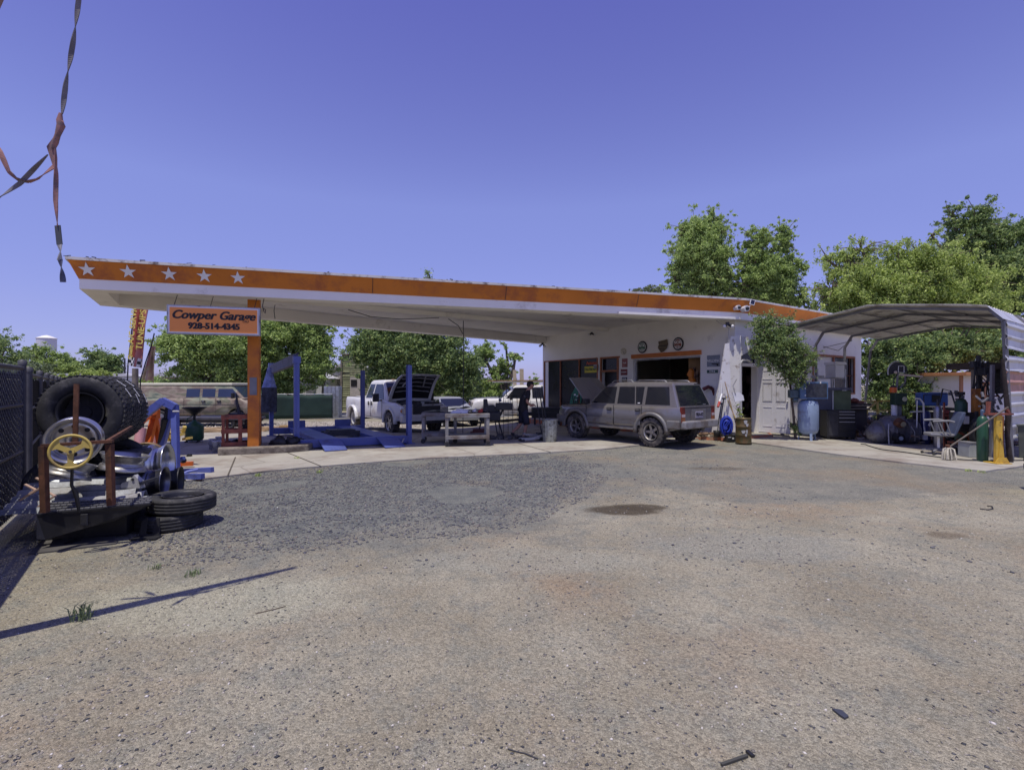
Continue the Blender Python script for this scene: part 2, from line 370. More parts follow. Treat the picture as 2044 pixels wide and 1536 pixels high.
def conc_mat():
    m = mat('concrete', (.375, .355, .30), .9, 0, .12, 1.1, .3, (.27, .235, .195), .4, .9, .2, bscale=30)
    t = m.node_tree; N = t.nodes; L = t.links; b = N['Principled BSDF']; src = b.inputs['Base Color'].links[0].from_socket
    tc = N.new('ShaderNodeTexCoord'); n = N.new('ShaderNodeTexNoise'); n.inputs['Scale'].default_value = 2.6; n.inputs['Detail'].default_value = 9; n.inputs['Roughness'].default_value = .75
    L.new(tc.outputs['Object'], n.inputs[0]); r = N.new('ShaderNodeMapRange'); r.inputs[1].default_value = .6; r.inputs[2].default_value = .72; r.inputs[4].default_value = .75
    L.new(n.outputs['Fac'], r.inputs[0]); mi = N.new('ShaderNodeMix'); mi.data_type = 'RGBA'; mi.inputs[7].default_value = (.17, .145, .12, 1)
    L.new(r.outputs[0], mi.inputs[0]); L.new(src, mi.inputs[6])
    vo = N.new('ShaderNodeTexVoronoi'); vo.feature = 'DISTANCE_TO_EDGE'; vo.inputs['Scale'].default_value = .38; vo.inputs['Randomness'].default_value = 1
    mp = N.new('ShaderNodeMix'); mp.data_type = 'VECTOR'; mp.inputs[0].default_value = .06; L.new(tc.outputs['Object'], mp.inputs[4]); L.new(n.outputs['Color'], mp.inputs[5]); L.new(mp.outputs[1], vo.inputs['Vector'])
    r2 = N.new('ShaderNodeMapRange'); r2.inputs[1].default_value = .0; r2.inputs[2].default_value = .006; r2.inputs[3].default_value = .6; r2.inputs[4].default_value = 0; L.new(vo.outputs['Distance'], r2.inputs[0])
    m2 = N.new('ShaderNodeMix'); m2.data_type = 'RGBA'; m2.inputs[7].default_value = (.10, .09, .075, 1); L.new(r2.outputs[0], m2.inputs[0]); L.new(mi.outputs[2], m2.inputs[6])
    L.new(m2.outputs[2], b.inputs['Base Color']); return m
concrete = conc_mat()
def slab(name, front, back, n=60, th=.03):
    def pl(pts, t):
        d = [0]
        for i in range(len(pts) - 1): d.append(d[-1] + math.dist(pts[i], pts[i + 1]))
        s = t * d[-1]
        for i in range(len(pts) - 1):
            if s <= d[i + 1] + 1e-9:
                k = (s - d[i]) / (d[i + 1] - d[i]); return (pts[i][0] + (pts[i + 1][0] - pts[i][0]) * k, pts[i][1] + (pts[i + 1][1] - pts[i][1]) * k)
        return pts[-1]
    mb = MB()
    def fn(u, v):
        a = pl(front, u); b = pl(back, u); w = noise.noise(Vector((u * 40, 0, 3))) * .035 * (v < .01)
        x = a[0] + (b[0] - a[0]) * v; y = a[1] + (b[1] - a[1]) * v + w
        return V(x, y, gz(x, y) + th)
    mb.grid(fn, n, 14, False)
    pr = [fn(i / n, 0) for i in range(n + 1)]
    for i in range(n): mb.quad(pr[i] - V(0, 0, .08), pr[i + 1] - V(0, 0, .08), pr[i + 1], pr[i])
    return tag(obj(name, mb, concrete, loc=(0, 0, 0)), kind='structure')
A1 = [g2(372, 962), g2(540, 941), g2(680, 929), g2(850, 916), g2(1030, 908), g2(1200, 898), g2(1256, 892), g2(1340, 882), g2(1420, 874), (6.6, 15.3)]
slab('concrete_apron', A1, [(-12.2, 16.6), (-10, 18.2), (-7, 20), (-4, 22), (0, 25), (1.6, 26), (4.5, 20), (7.2, 17)])
A2 = [g2(1425, 876), g2(1505, 885), g2(1660, 907), g2(1810, 926), g2(1965, 943), g2(2060, 930), g2(2300, 905)]
slab('concrete_pad', A2, [(6.6, 16.4), (9, 17.5), (11.5, 19.5), (14.5, 21.5), (17, 22.5), (19, 21), (20, 18)], 60, .034)
mb = MB()
for (x1, y1), (x2, y2) in ((g2(455, 952), g2(470, 915)), (g2(640, 933), g2(560, 900)), (g2(1100, 905), g2(1010, 880))):
    d = V(y2 - y1, x1 - x2, 0).normalized() * .012
    for k in range(8):
        a = V(x1 + (x2 - x1) * k / 8, y1 + (y2 - y1) * k / 8, 0); c = V(x1 + (x2 - x1) * (k + 1) / 8, y1 + (y2 - y1) * (k + 1) / 8, 0)
        a.z = gz(a.x, a.y) + .039; c.z = gz(c.x, c.y) + .039
        mb.quad(a - d, a + d, c + d, c - d)
tag(obj('pavement_joints', mb, mat('joint_dirt', (.09, .075, .055), .95, 0, .3, 9), loc=(0, 0, 0)), kind='structure')
# loose stones, one mass
def stones(name, n, fn, smin, smax, cols, seed):
    rs = np.random.RandomState(seed); P_ = []
    while len(P_) < n:
        q = fn(rs)
        if q is not None: P_.append(q)
    P_ = np.array(P_); k = len(P_)
    base = np.array([(1, 0, 0), (0, 1, 0), (-1, 0, 0), (0, -1, 0), (0, 0, .75), (0, 0, -.5)], float)
    s = smin + (smax - smin) * rs.rand(k) ** 3
    sc = s[:, None] * (.55 + .75 * rs.rand(k, 3)); sc[:, 2] *= .65
    ang = rs.rand(k) * 6.28; ca, sa = np.cos(ang), np.sin(ang)
    Vv = base[None] * sc[:, None]; Vv += (rs.rand(k, 6, 3) - .5) * s[:, None, None] * .5
    x = Vv[..., 0] * ca[:, None] - Vv[..., 1] * sa[:, None]; y = Vv[..., 0] * sa[:, None] + Vv[..., 1] * ca[:, None]
    Vv = np.stack([x + P_[:, 0:1], y + P_[:, 1:2], Vv[..., 2] + P_[:, 2:3] + s[:, None] * .1], -1).reshape(-1, 3)
    T = np.array([(0, 1, 4), (1, 2, 4), (2, 3, 4), (3, 0, 4), (1, 0, 5), (2, 1, 5), (3, 2, 5), (0, 3, 5)])
    F = (T[None] + np.arange(k)[:, None, None] * 6).reshape(-1, 3)
    me = fastmesh(name, Vv, F)
    m = bpy.data.materials.new(name); m.use_nodes = True; t = m.node_tree; b = t.nodes['Principled BSDF']; b.inputs['Roughness'].default_value = .9
    ge = t.nodes.new('ShaderNodeNewGeometry'); cr = t.nodes.new('ShaderNodeValToRGB'); cr.color_ramp.interpolation = 'CONSTANT'
    while len(cr.color_ramp.elements) < len(cols): cr.color_ramp.elements.new(.5)
    for i, (p_, c) in enumerate(cols): cr.color_ramp.elements[i].position = p_; cr.color_ramp.elements[i].color = (*c, 1)
    t.links.new(ge.outputs['Random Per Island'], cr.inputs[0]); t.links.new(cr.outputs[0], b.inputs['Base Color'])
    me.materials.append(m); o = bpy.data.objects.new(name, me); COL.objects.link(o); return o
def fastmesh(name, Vv, F):
    me = bpy.data.meshes.new(name); me.vertices.add(len(Vv)); me.vertices.foreach_set('co', np.ascontiguousarray(Vv, dtype=np.float32).ravel())
    n = F.shape[1]; me.loops.add(F.size); me.loops.foreach_set('vertex_index', F.ravel().astype(np.int32))
    me.polygons.add(len(F)); me.polygons.foreach_set('loop_start', np.arange(0, F.size, n, dtype=np.int32)); me.polygons.foreach_set('loop_total', np.full(len(F), n, dtype=np.int32))
    me.update(calc_edges=True); return me
def fg(rs):
    x = rs.uniform(-7.5, 4.5); y = rs.uniform(4.4, 13)
    nn_e = .7 * noise.noise(Vector((x * 1.1, y * 1.1, 8)))
    if seg_in((x + nn_e, y + nn_e), gravel_poly) and rs.rand() < .9 or rs.rand() < .05:
        if noise.noise(Vector((x * .7, y * .7, 5))) > .42: return None
        return (x, y, gz(x, y))
tag(stones('gravel', 40000, fg, .005, .023, [(0, (.10, .10, .115)), (.35, (.15, .15, .16)), (.62, (.075, .08, .095)), (.8, (.21, .185, .16)), (.93, (.33, .30, .27)), (.965, (.24, .19, .15))], 3), 'bluish grey crushed gravel strewn along the apron edge', None, None, 'stuff')
def fp(rs):
    y = 1.9 + 12 * rs.rand() ** 1.6; x = rs.uniform(-1.15, 1.15) * y
    if abs(x) > 10: return None
    if noise.noise(Vector((x * .8, y * .8, 9))) < -.12 and rs.rand() < .7: return None
    return (x, y, gz(x, y) - .001)
tag(stones('pebbles', 60000, fp, .0018, .0125, [(0, (.20, .18, .155)), (.35, (.30, .27, .22)), (.55, (.10, .10, .105)), (.72, (.045, .048, .055)), (.88, (.42, .38, .32)), (.96, (.62, .58, .52))], 4), 'small pebbles scattered over the dirt lot', None, None, 'stuff')
def fr(rs):
    x = rs.uniform(-16, -1.5); y = rs.uniform(20.4, 26.5)
    if y < 20.6 + (x + 10) * .45: return None
    return (x, y, gz(x, y))
tag(stones('rubble', 5000, fr, .02, .11, [(0, (.40, .36, .30)), (.4, (.5, .46, .4)), (.7, (.27, .24, .2)), (.9, (.16, .14, .12))], 5), 'pale rubble and broken rock strewn behind the lift', None, None, 'stuff')
# gravel lot behind: a pale sheet, and a grey road farther off
mb = MB()
def band(y0, y1, x0, x1, dz):
    mb.grid(lambda u, v: V(x0 + (x1 - x0) * u, y0 + (y1 - y0) * v + .5 * noise.noise(Vector((u * 12, v * 3, 0))), gz(x0 + (x1 - x0) * u, y0 + (y1 - y0) * v) + dz), 60, 8)
band(19.8, 27, -24, -.5, .012)
tag(obj('gravel_lot', mb, mat('pale_gravel', (.36, .32, .26), .95, 0, .3, 7, .8, (.2, .17, .13), .4, 5, bscale=60), loc=(0, 0, 0)), kind='structure')
mb = MB(); band(29.5, 35, -40, 12, .016)
tag(obj('road', mb, mat('road_asphalt', (.14, .14, .15), .9, 0, .1, 2), loc=(0, 0, 0)), kind='structure')
# ---------------------------------------------------------------- trees
def leafmat(name, c1, c2, c3, tr=.42):
    m = bpy.data.materials.new(name); m.use_nodes = True; t = m.node_tree; N = t.nodes; b = N['Principled BSDF']; b.inputs['Roughness'].default_value = .55; b.inputs['Specular IOR Level'].default_value = .3
    ge = N.new('ShaderNodeNewGeometry'); cr = N.new('ShaderNodeValToRGB'); e = cr.color_ramp.elements
    e[0].position = 0; e[0].color = (*c1, 1); e[1].position = 1; e[1].color = (*c3, 1); k = e.new(.55); k.color = (*c2, 1)
    t.links.new(ge.outputs['Random Per Island'], cr.inputs[0]); t.links.new(cr.outputs[0], b.inputs['Base Color'])
    tb = N.new('ShaderNodeBsdfTranslucent'); t.links.new(cr.outputs[0], tb.inputs[0]); ms = N.new('ShaderNodeMixShader'); ms.inputs[0].default_value = tr
    t.links.new(b.outputs[0], ms.inputs[1]); t.links.new(tb.outputs[0], ms.inputs[2]); t.links.new(ms.outputs[0], N['Material Output'].inputs[0]); return m
leaf_mid = leafmat('leaf_mid', (0.185, 0.270, 0.089), (0.384, 0.513, 0.169), (0.644, 0.783, 0.275))
leaf_dark = leafmat('leaf_dark', (0.117, 0.188, 0.077), (0.249, 0.359, 0.129), (0.503, 0.602, 0.229))
leaf_light = leafmat('leaf_light', (0.245, 0.342, 0.092), (0.466, 0.578, 0.162), (0.688, 0.792, 0.278))
leaf_grey = leafmat('leaf_grey', (0.150, 0.206, 0.105), (0.244, 0.310, 0.156), (0.394, 0.449, 0.242))
def tree(name, label, lobes, D, mt, n, size, base=None, group=None, seed=1, sub=16, tr=.16, sub_r=.38, cat='tree', droop=0, fill=1.0):
    """lobes: (px, py, rx, ry[, depth offset]) with depth D; crown becomes leaf clumps round the limbs' ends"""
    rs = np.random.RandomState(seed); L_ = []
    for l in lobes:
        d = D + (l[4] if len(l) > 4 else 0); c = P(l[0], l[1], d); L_.append((c, l[2] * d / 1000, l[3] * d / 1000))
    if base is None: base = (sum(c.x for c, _, _ in L_) / len(L_), D)
    b = V(base[0], base[1], gz(*base) - .1)
    root = thing(name, label, cat, b, 0, group)
    pts = []; rad = []; tw = []
    wsum = sum(a * h for _, a, h in L_)
    for c, a, h in L_:
        k = max(5, int(sub * len(L_) * a * h / wsum * 1.9))
        for _ in range(k):
            u = rs.randn(3); u /= np.linalg.norm(u); r_ = rs.rand() ** .45
            q = np.array(c) + u * np.array([a, min(a, h) * .9, h]) * r_ * .82
            pts.append(q); rad.append(min(a, h) * sub_r * rs.uniform(.32, 1.0)); tw.append((c, q))
            if rs.rand() < .7:
                q2 = np.array(c) + u * np.array([a, min(a, h) * .9, h]) * rs.uniform(.95, 1.32); pts.append(q2); rad.append(min(a, h) * sub_r * rs.uniform(.18, .42)); tw.append((c, q2))
    pts = np.array(pts); rad = np.array(rad); w = rad ** 1.9; w /= w.sum()
    ci = rs.choice(len(pts), n, p=w)
    u = rs.randn(n, 3); u /= np.linalg.norm(u, axis=1)[:, None]
    rr = rad[ci] * np.minimum(np.abs(rs.randn(n)) * .62 + .12, 1.9)
    pos = pts[ci] + u * rr[:, None] * np.array([1.2, 1.2, .85]); pos[:, 2] -= droop * rs.rand(n) ** 2
    s = size * (.55 + .9 * rs.rand(n))
    a1 = rs.randn(n, 3); a1[:, 2] -= .3; a1 /= np.linalg.norm(a1, axis=1)[:, None]
    a2 = np.cross(a1, rs.randn(n, 3)); a2 /= np.linalg.norm(a2, axis=1)[:, None]
    bend = np.cross(a1, a2) * (.12 * s)[:, None]
    Vv = np.stack([pos - a1 * s[:, None] * .5, pos + a2 * s[:, None] * .24 + bend, pos + a1 * s[:, None] * .5, pos - a2 * s[:, None] * .24 + bend], 1).reshape(-1, 3) - np.array(b)
    F = np.arange(4 * n).reshape(-1, 4)
    me = fastmesh('crown', Vv, F); me.materials.append(mt); o = bpy.data.objects.new('crown', me); COL.objects.link(o); o.parent = root
    mb = MB(); cz = min(c.z - h for c, a, h in L_); ctr = sum((c for c, _, _ in L_), V(0, 0, 0)) / len(L_)
    fork = V(b.x + (ctr.x - b.x) * .3, b.y, max(b.z + .6, min(cz + .4, ctr.z - .5)))
    mb.tube([b, (b + fork) / 2 + V(rs.uniform(-.1, .1), 0, 0), fork], [tr * 1.25, tr, tr * .85], 8)
    for c, a, h in L_:
        m1 = (fork + c) / 2 + V(rs.uniform(-.3, .3), rs.uniform(-.2, .2), rs.uniform(-.1, .4)); mb.tube([fork, m1, c], [tr * .7, tr * .4, min(.06, tr * .2)], 6)
    for i in range(0, len(tw), 2):
        c, q = tw[i]; q = Vector(q); mb.tube([c, (c + q) / 2 + V(rs.uniform(-.15, .15), 0, .1), q], [min(.05, tr * .22), min(.03, tr * .13), .008], 4)
    mb.v = [Vector(v) - b for v in mb.v]
    obj('trunk', mb, bark, root); return root
BT = 'trees standing behind the garage lot'
tree('shade_tree', 'broad leafy green tree behind the camouflage van', [(350, 695, 44, 42), (400, 690, 62, 52), (455, 695, 55, 55), (430, 745, 70, 38), (365, 740, 52, 30), (400, 655, 60, 30), (470, 745, 40, 38), (350, 770, 40, 20)], 31, leaf_mid, 80500, 0.154, (-19.5, 31), BT, 1, 26)
tree('shade_tree', 'tall green tree rising behind the blue lift and under the canopy edge', [(540, 680, 60, 55), (590, 660, 64, 50), (632, 690, 40, 55), (560, 735, 62, 45), (620, 730, 55, 45), (600, 620, 60, 40), (520, 740, 40, 45), (500, 700, 30, 40), (560, 770, 60, 25), (640, 640, 30, 40)], 33, leaf_mid, 105000, 0.154, (-15, 33.5), BT, 2, 28)
tree('shade_tree', 'dense dark tree filling the gap behind the white pickup truck', [(725, 695, 42, 45), (770, 690, 52, 60), (830, 700, 60, 65), (890, 700, 55, 62), (850, 755, 80, 45), (930, 745, 45, 50), (780, 650, 60, 40), (860, 630, 60, 50), (858, 558, 26, 24), (900, 770, 60, 30), (760, 740, 40, 40)], 30, leaf_dark, 140000, 0.147, (-5, 31), BT, 3, 30)
tree('gnarled_tree', 'sparse gnarled tree with bare branches against the sky', [(965, 705, 26, 26), (1000, 740, 30, 25), (1030, 708, 16, 16), (985, 775, 42, 28), (945, 760, 25, 40), (1010, 690, 12, 10)], 36, leaf_mid, 21000, 0.168, (-.4, 36), BT, 4, 14, .3, .34)
tree('background_hedge', 'mass of low bushes behind the sheds and the fence', [(320, 770, 60, 18), (520, 775, 60, 22), (700, 770, 80, 25), (850, 790, 90, 25), (980, 795, 70, 22), (1060, 800, 50, 18), (610, 775, 50, 22)], 44, leaf_mid, 45500, 0.238, None, BT, 44, 30, .1, cat='hedge')
tree('roadside_shrub', 'small bright shrub beside the shop corner', [(1068, 775, 16, 28), (1078, 800, 18, 22), (1050, 790, 20, 14)], 38, leaf_mid, 7875, 0.168, None, BT, 5, 10, .06, cat='shrub')
tree('shade_tree', 'tall round green tree standing directly behind the shop roof', [(1400, 470, 58, 48), (1372, 520, 45, 40), (1430, 520, 42, 40), (1400, 560, 60, 40), (1345, 560, 26, 24), (1420, 440, 35, 24), (1362, 462, 26, 24), (1400, 520, 62, 60), (1445, 575, 40, 40), (1370, 585, 50, 30), (1470, 590, 50, 30), (1350, 600, 40, 22)], 34, leaf_mid, 91000, 0.154, (13.5, 35), BT, 6, 26, .35, .3)
tree('shade_tree', 'loose crowned green tree second behind the shop roof', [(1515, 480, 34, 34), (1565, 480, 28, 38), (1530, 530, 52, 40), (1580, 540, 28, 40), (1500, 580, 48, 30), (1560, 590, 45, 34), (1600, 600, 30, 25), (1540, 560, 60, 50), (1500, 540, 30, 50), (1620, 620, 30, 16)], 33, leaf_mid, 84000, 0.154, (17, 34), BT, 7, 26, .3, .3)
tree('roadside_shrub', 'low treetop just showing over the orange roof band', [(1285, 580, 24, 13), (1310, 578, 25, 14), (1340, 600, 30, 20)], 38, leaf_grey, 6125, 0.154, (11, 38), BT, 8, 10, .1)
tree('willow_tree', 'wide pale green feathery tree over the metal carport', [(1700, 530, 60, 45), (1770, 560, 75, 65), (1850, 530, 75, 62), (1930, 560, 75, 60), (1680, 600, 55, 50), (1760, 640, 80, 50), (1860, 640, 85, 60), (1950, 650, 70, 55), (1790, 500, 45, 30), (1660, 580, 40, 60), (1720, 500, 50, 30), (1655, 520, 30, 30), (1830, 590, 110, 60), (1920, 600, 90, 70), (1740, 600, 90, 60)], 27, leaf_light, 183750, 0.126, (23, 28), BT, 9, 24, .4, .3, droop=.35)
tree('shade_tree', 'tall dark tree topmost at the edge over the carport', [(1950, 450, 62, 45), (2010, 470, 50, 48), (1925, 490, 50, 40), (2040, 540, 45, 60), (2030, 620, 40, 50), (1900, 430, 28, 24), (1860, 470, 16, 22), (2080, 500, 50, 60), (1990, 540, 60, 60), (2020, 590, 60, 50)], 31, leaf_dark, 105000, 0.154, (31, 32), BT, 10, 24, .35, .3)
tree('shade_tree', 'dark thick foliage behind the carport legs beside the shop wall', [(1765, 700, 50, 50), (1835, 710, 55, 50), (1905, 700, 50, 50), (1770, 780, 50, 50), (1835, 790, 50, 50), (1880, 770, 30, 50), (1790, 835, 65, 30), (1740, 740, 30, 60), (1960, 700, 60, 35), (2040, 700, 60, 50)], 23.5, leaf_dark, 105000, 0.119, (18.5, 24.5), BT, 11, 22, .25, .32)
FT = 'distant treeline'
for i, (lob, D, mt, lb) in enumerate((
    ([(12, 685, 28, 28), (30, 720, 45, 30), (-30, 700, 40, 45)], 70, leaf_dark, 'dark distant tree at the fence end, highest of the treeline'),
    ([(95, 715, 45, 24), (65, 700, 28, 14), (130, 735, 40, 22)], 75, leaf_mid, 'green distant tree below the water tower'),
    ([(60, 740, 45, 24), (20, 745, 35, 20)], 58, leaf_grey, 'grey green distant tree just over the chain link fence'),
    ([(147, 715, 12, 10), (138, 735, 22, 16), (165, 745, 40, 14)], 80, leaf_dark, 'small dark distant tree between water tower and round tree'),
    ([(205, 722, 38, 28), (230, 742, 22, 28), (180, 735, 20, 16)], 62, leaf_dark, 'round dark distant tree beside the red banners'),
    ([(195, 748, 40, 10), (150, 752, 40, 8)], 55, leaf_light, 'low pale green hedge tree in front of the round distant tree'),
    ([(262, 760, 22, 10), (300, 758, 20, 12)], 90, leaf_grey, 'faint low trees between the banner poles'))):
    tree('distant_tree', lb, lob, D, mt, 17000, .27, None, FT, 30 + i, 14, .2, .4)
tree('leafy_small_tree', 'small leafy tree growing against the shop beside the open door', [(1538, 690, 38, 36), (1572, 655, 28, 30), (1560, 700, 42, 34), (1592, 725, 30, 34), (1520, 660, 22, 26), (1545, 640, 26, 22), (1605, 745, 20, 22), (1580, 755, 20, 20), (1512, 705, 16, 18), (1600, 762, 14, 20), (1585, 740, 34, 34), (1555, 690, 50, 40), (1550, 725, 30, 24), (1525, 645, 30, 26), (1600, 715, 30, 30), (1518, 690, 26, 26)], 14.6, leaf_dark, 26250, 0.059, (8.5, 15.0), None, 12, 18, .035, .36, 'tree', fill=1)
tree('trailing_shrub', 'low dark shrub between the open door and the blue tank', [(1586, 852, 9, 12), (1600, 865, 12, 6), (1622, 853, 14, 6)], 14.9, leaf_dark, 900, .05, (8.6, 15.1), None, 13, 10, .015, .4, 'shrub')
tree('weedy_vine', 'straggly vine climbing between the brooms and the doorway', [(1478, 835, 6, 22), (1474, 815, 5, 12), (1482, 850, 6, 10)], 14.5, leaf_light, 1225, 0.035, (6.7, 14.55), None, 14, 8, .01, .5, 'plant')
def weeds(name, label, q, n, h, seed, mt=leaf_light):
    rs = random.Random(seed); mb = MB()
    for i in range(n):
        a = rs.uniform(0, 6.28); l = h * rs.uniform(.5, 1.1); k = rs.uniform(.2, .9); w = .004
        b0 = V(q.x + rs.uniform(-.05, .05), q.y + rs.uniform(-.05, .05), q.z); d = V(math.cos(a), math.sin(a), 0)
        p1 = b0 + V(0, 0, l * .6) + d * l * k * .3; p2 = b0 + V(0, 0, l * (1 - .4 * k)) + d * l * k; s_ = V(-d.y, d.x, 0) * w
        mb.add([b0 - s_, b0 + s_, p1 + s_, p1 - s_, p2], [(0, 1, 2, 3), (3, 2, 4)], False)
    return tag(obj(name, mb, mt, loc=q), label, 'weed', 'weeds growing through the gravel')
weeds('grass_tuft', 'tall spiky grass tuft growing beside the long shadow', G(165, 1235), 40, .16, 1, leaf_grey)
weeds('grass_tuft', 'small yellow grass tuft at the gravel edge', G(383, 1148), 34, .06, 2, leaf_grey)
weeds('grass_tuft', 'small green weed left of the yellow tuft', G(308, 1135), 20, .06, 3, leaf_grey)
weeds('grass_tuft', 'tiny weed in the concrete joint near the lift post', G(592, 917), 30, .09, 4)
weeds('grass_tuft', 'tiny weed where the concrete joint meets the gravel', G(515, 950), 30, .08, 5)
weeds('grass_tuft', 'weed at the concrete edge left of the joint', G(638, 943), 30, .07, 6)
weeds('grass_tuft', 'tiny weed at the pad edge, left one of the pair', G(1932, 940), 24, .07, 7)
weeds('grass_tuft', 'tiny weed at the corner of the concrete pad', G(1960, 943), 24, .06, 8)
# ---------------------------------------------------------------- garage building with its canopy
F0, C0, S0, Q0, B1, B0 = (-9.0, 10.42), (6.98, 15.3), (15.1, 20.85), (9.4, 29.9), (1.3, 24.45), (-10.4, 12.66)
ROOF = [F0, C0, S0, Q0, B1, B0]
def offs(poly, d):
    out = []; n = len(poly)
    for i in range(n):
        p0, p1, p2 = (Vector(poly[(i + k) % n]) for k in (-1, 0, 1))
        a = (p1 - p0).normalized(); b = (p2 - p1).normalized(); na = V(a.y, -a.x); nb = V(b.y, -b.x)
        m = (na + nb).normalized(); out.append(p1 + m * d / max(.35, m.dot(na)))
    return out
def ring(mb, d0, z0, d1, z1):
    a = offs(ROOF, d0); b = offs(ROOF, d1); n = len(a)
    for i in range(n):
        j = (i + 1) % n; mb.quad((*a[i], z0), (*a[j], z0), (*b[j], z1), (*b[i], z1))
ZS, ZO, ZT, ZC = 3.65, 3.86, 4.22, 3.98
garage = thing('garage_building', 'white garage building with a long wedge shaped orange banded canopy', 'garage', (6.95, 15.62, 0))
mb = MB(); ring(mb, 0, ZS, 0, ZO); ring(mb, -.42, ZS, 0, ZS); ring(mb, -.42, ZC, -.42, ZS)
obj('soffit_beam', mb, soffit, garage, True)
mb = MB(); ring(mb, .012, ZO, .17, ZT); ring(mb, 0, ZO, .012, ZO)
fascia = obj('fascia', mb, orange, garage, True)
mb = MB(); ring(mb, .17, ZT - .012, .20, ZT - .012); ring(mb, .20, ZT - .012, .20, ZT + .045); ring(mb, .20, ZT + .045, .02, ZT + .06); ring(mb, .02, ZT + .06, .0, ZT - .05)
rs = random.Random(5)
e0 = Vector(offs(ROOF, .19)[0]); e1 = Vector(offs(ROOF, .19)[1])
obj('roof_edge_trim', mb, weather, garage, True)
mb = MB()
for i in range(15):
    t = rs.random() ** 1.6; p = e0.lerp(e1, t); k = rs.uniform(.03, .14)
    mb.box((p.x, p.y, ZT + .05 + rs.uniform(0, .015)), (k * .7, .02, rs.uniform(.005, .018)), math.atan2(e1.y - e0.y, e1.x - e0.x) + rs.uniform(-.2, .2), ry=rs.uniform(-.2, .2))
islands('peeling_roofing', mb, dark, garage, True)
mb = MB(); a = offs(ROOF, -.41); mb.add([(*p, ZC) for p in a], [tuple(range(6))[::-1]])
b_ = offs(ROOF, .01); mb.add([(*p, ZT - .03) for p in b_], [tuple(range(6))])
r0, r1 = V(-6.6, 13.2, ZC - .07), V(3.85, 20.55, ZC - .07); mb.bar(r0, r1, .3, .136)
r0, r1 = V(-8.3, 12.0, ZC - .05), V(5.6, 17.55, ZC - .05); mb.bar(r0, r1, .16, .09)
obj('canopy_ceiling', mb, soffit, garage, True)
mb = MB()                                                # bright lip under the white band
u0 = (Vector(C0) - Vector(F0)).normalized(); nF = V(u0.y, -u0.x)
for x0_, x1_, th in ((12.5, 16.6, .10), (16.64, 16.7, .06)):
    a = Vector(F0) + u0 * x0_ + nF * .06; b = Vector(F0) + u0 * x1_ + nF * .06; mb.bar((*a, ZS + .02), (*b, ZS + .02), th, .07)
obj('fascia_lip', mb, white, garage, True)
star = []
for k in range(10):
    r_ = 1 if k % 2 == 0 else .39; star.append((r_ * math.sin(k * math.pi / 5), r_ * math.cos(k * math.pi / 5)))
lean = V(nF.x * .158, nF.y * .158, ZT - ZO).normalized(); nn = V(*u0, 0).cross(lean)
for px, py in ((174, 541), (256, 543), (338, 547), (408, 552), (475, 556)):
    k = (px - 1022) / 1000; o_ = Vector(F0) + nF * .095
    t = (k * o_.y - o_.x) / (u0.x - k * u0.y); p = o_ + u0 * t
    mb = MB(); mb.prism([(a * .155, b * .155) for a, b in star], V(*p, (ZO + ZT) / 2) + nn * .002, V(*u0, 0), lean, nn * .006)
    obj('star', mb, signwhite, fascia, False) if False else None
    o = obj('star', mb, signwhite, fascia, world=True)
def joint(px):
    k = (px - 1022) / 1000; o_ = Vector(F0) + nF * .095; t = (k * o_.y - o_.x) / (u0.x - k * u0.y); p = V(*(o_ + u0 * t), (ZO + ZT) / 2) + nn * .001
    mb.obox(p, V(*u0, 0) * .006, lean * .19, nn * .002)
mb = MB(); [joint(p_) for p_ in (744, 1273, 1010)]; islands('panel_joint', mb, dark, fascia, world=True)
# walls
Rw = V(6.95, 15.62, 0); Lw = V(1.5, 24.38, 0); Ew = V(14.5, 20.8, 0); Qw = V(9.05, 29.5, 0)
fF = (Lw - Rw).normalized(); nW = V(-fF.y, fF.x, 0); nW = nW if nW.y < 0 else -nW       # outward normals
gS = (Ew - Rw).normalized(); nS = V(gS.y, -gS.x, 0)
def sF(px): k = (px - 1022) / 1000; return (k * Rw.y - Rw.x) / (fF.x - k * fF.y)
def sS(px): k = (px - 1022) / 1000; return (k * Rw.y - Rw.x) / (gS.x - k * gS.y)
def onF(px, py, out=.02): p = Rw + fF * sF(px); return V(p.x, p.y, CAMH - (py - 768) / 1000 * p.y) + nW * out
def onS(px, py, out=.02): p = Rw + gS * sS(px); return V(p.x, p.y, CAMH - (py - 768) / 1000 * p.y) + nS * out
def wall(mb, p, d, n, length, z0, z1, ops, th=.22):
    cuts = sorted({0, length, *[o[0] for o in ops], *[o[1] for o in ops]})
    for a, b in zip(cuts, cuts[1:]):
        zs = [(z0, z1)]
        for o in ops:
            if o[0] <= a + 1e-6 and o[1] >= b - 1e-6: zs = [(z0, o[2]), (o[3], z1)]
        for q0, q1 in zs:
            if q1 - q0 > .01: mb.obox(p + d * (a + b) / 2 - n * th / 2 + V(0, 0, (q0 + q1) / 2), d * (b - a) / 2, n * th / 2, V(0, 0, (q1 - q0) / 2))
sW0, sW1, sD0, sD1, sG0, sG1 = sF(1193), sF(1086.5), sF(1234), sF(1199), sF(1398), sF(1264)
opsF = [(sG0, sG1, -.3, 2.63), (sD0, sD1, -.3, 2.79), (sW0, sW1, .5, 2.79)]
mb = MB(); wall(mb, Rw, fF, nW, (Lw - Rw).length, -.4, ZC - .002, opsF)
wall(mb, Rw + gS * .001, gS, nS, (Ew - Rw).length, -.4, ZC - .002, [(.3, 1.29, -.3, 2.79), (5.0, 8.5, 1.32, 2.74)])
lq = (Qw - Lw); wall(mb, Lw - gS * 0 - fF * .22, lq.normalized(), -nS, lq.length, -.4, ZC - .002, [])
eq = (Qw - Ew); wall(mb, Ew - fF * 0, eq.normalized(), -nW, eq.length, -.4, ZC - .002, [])
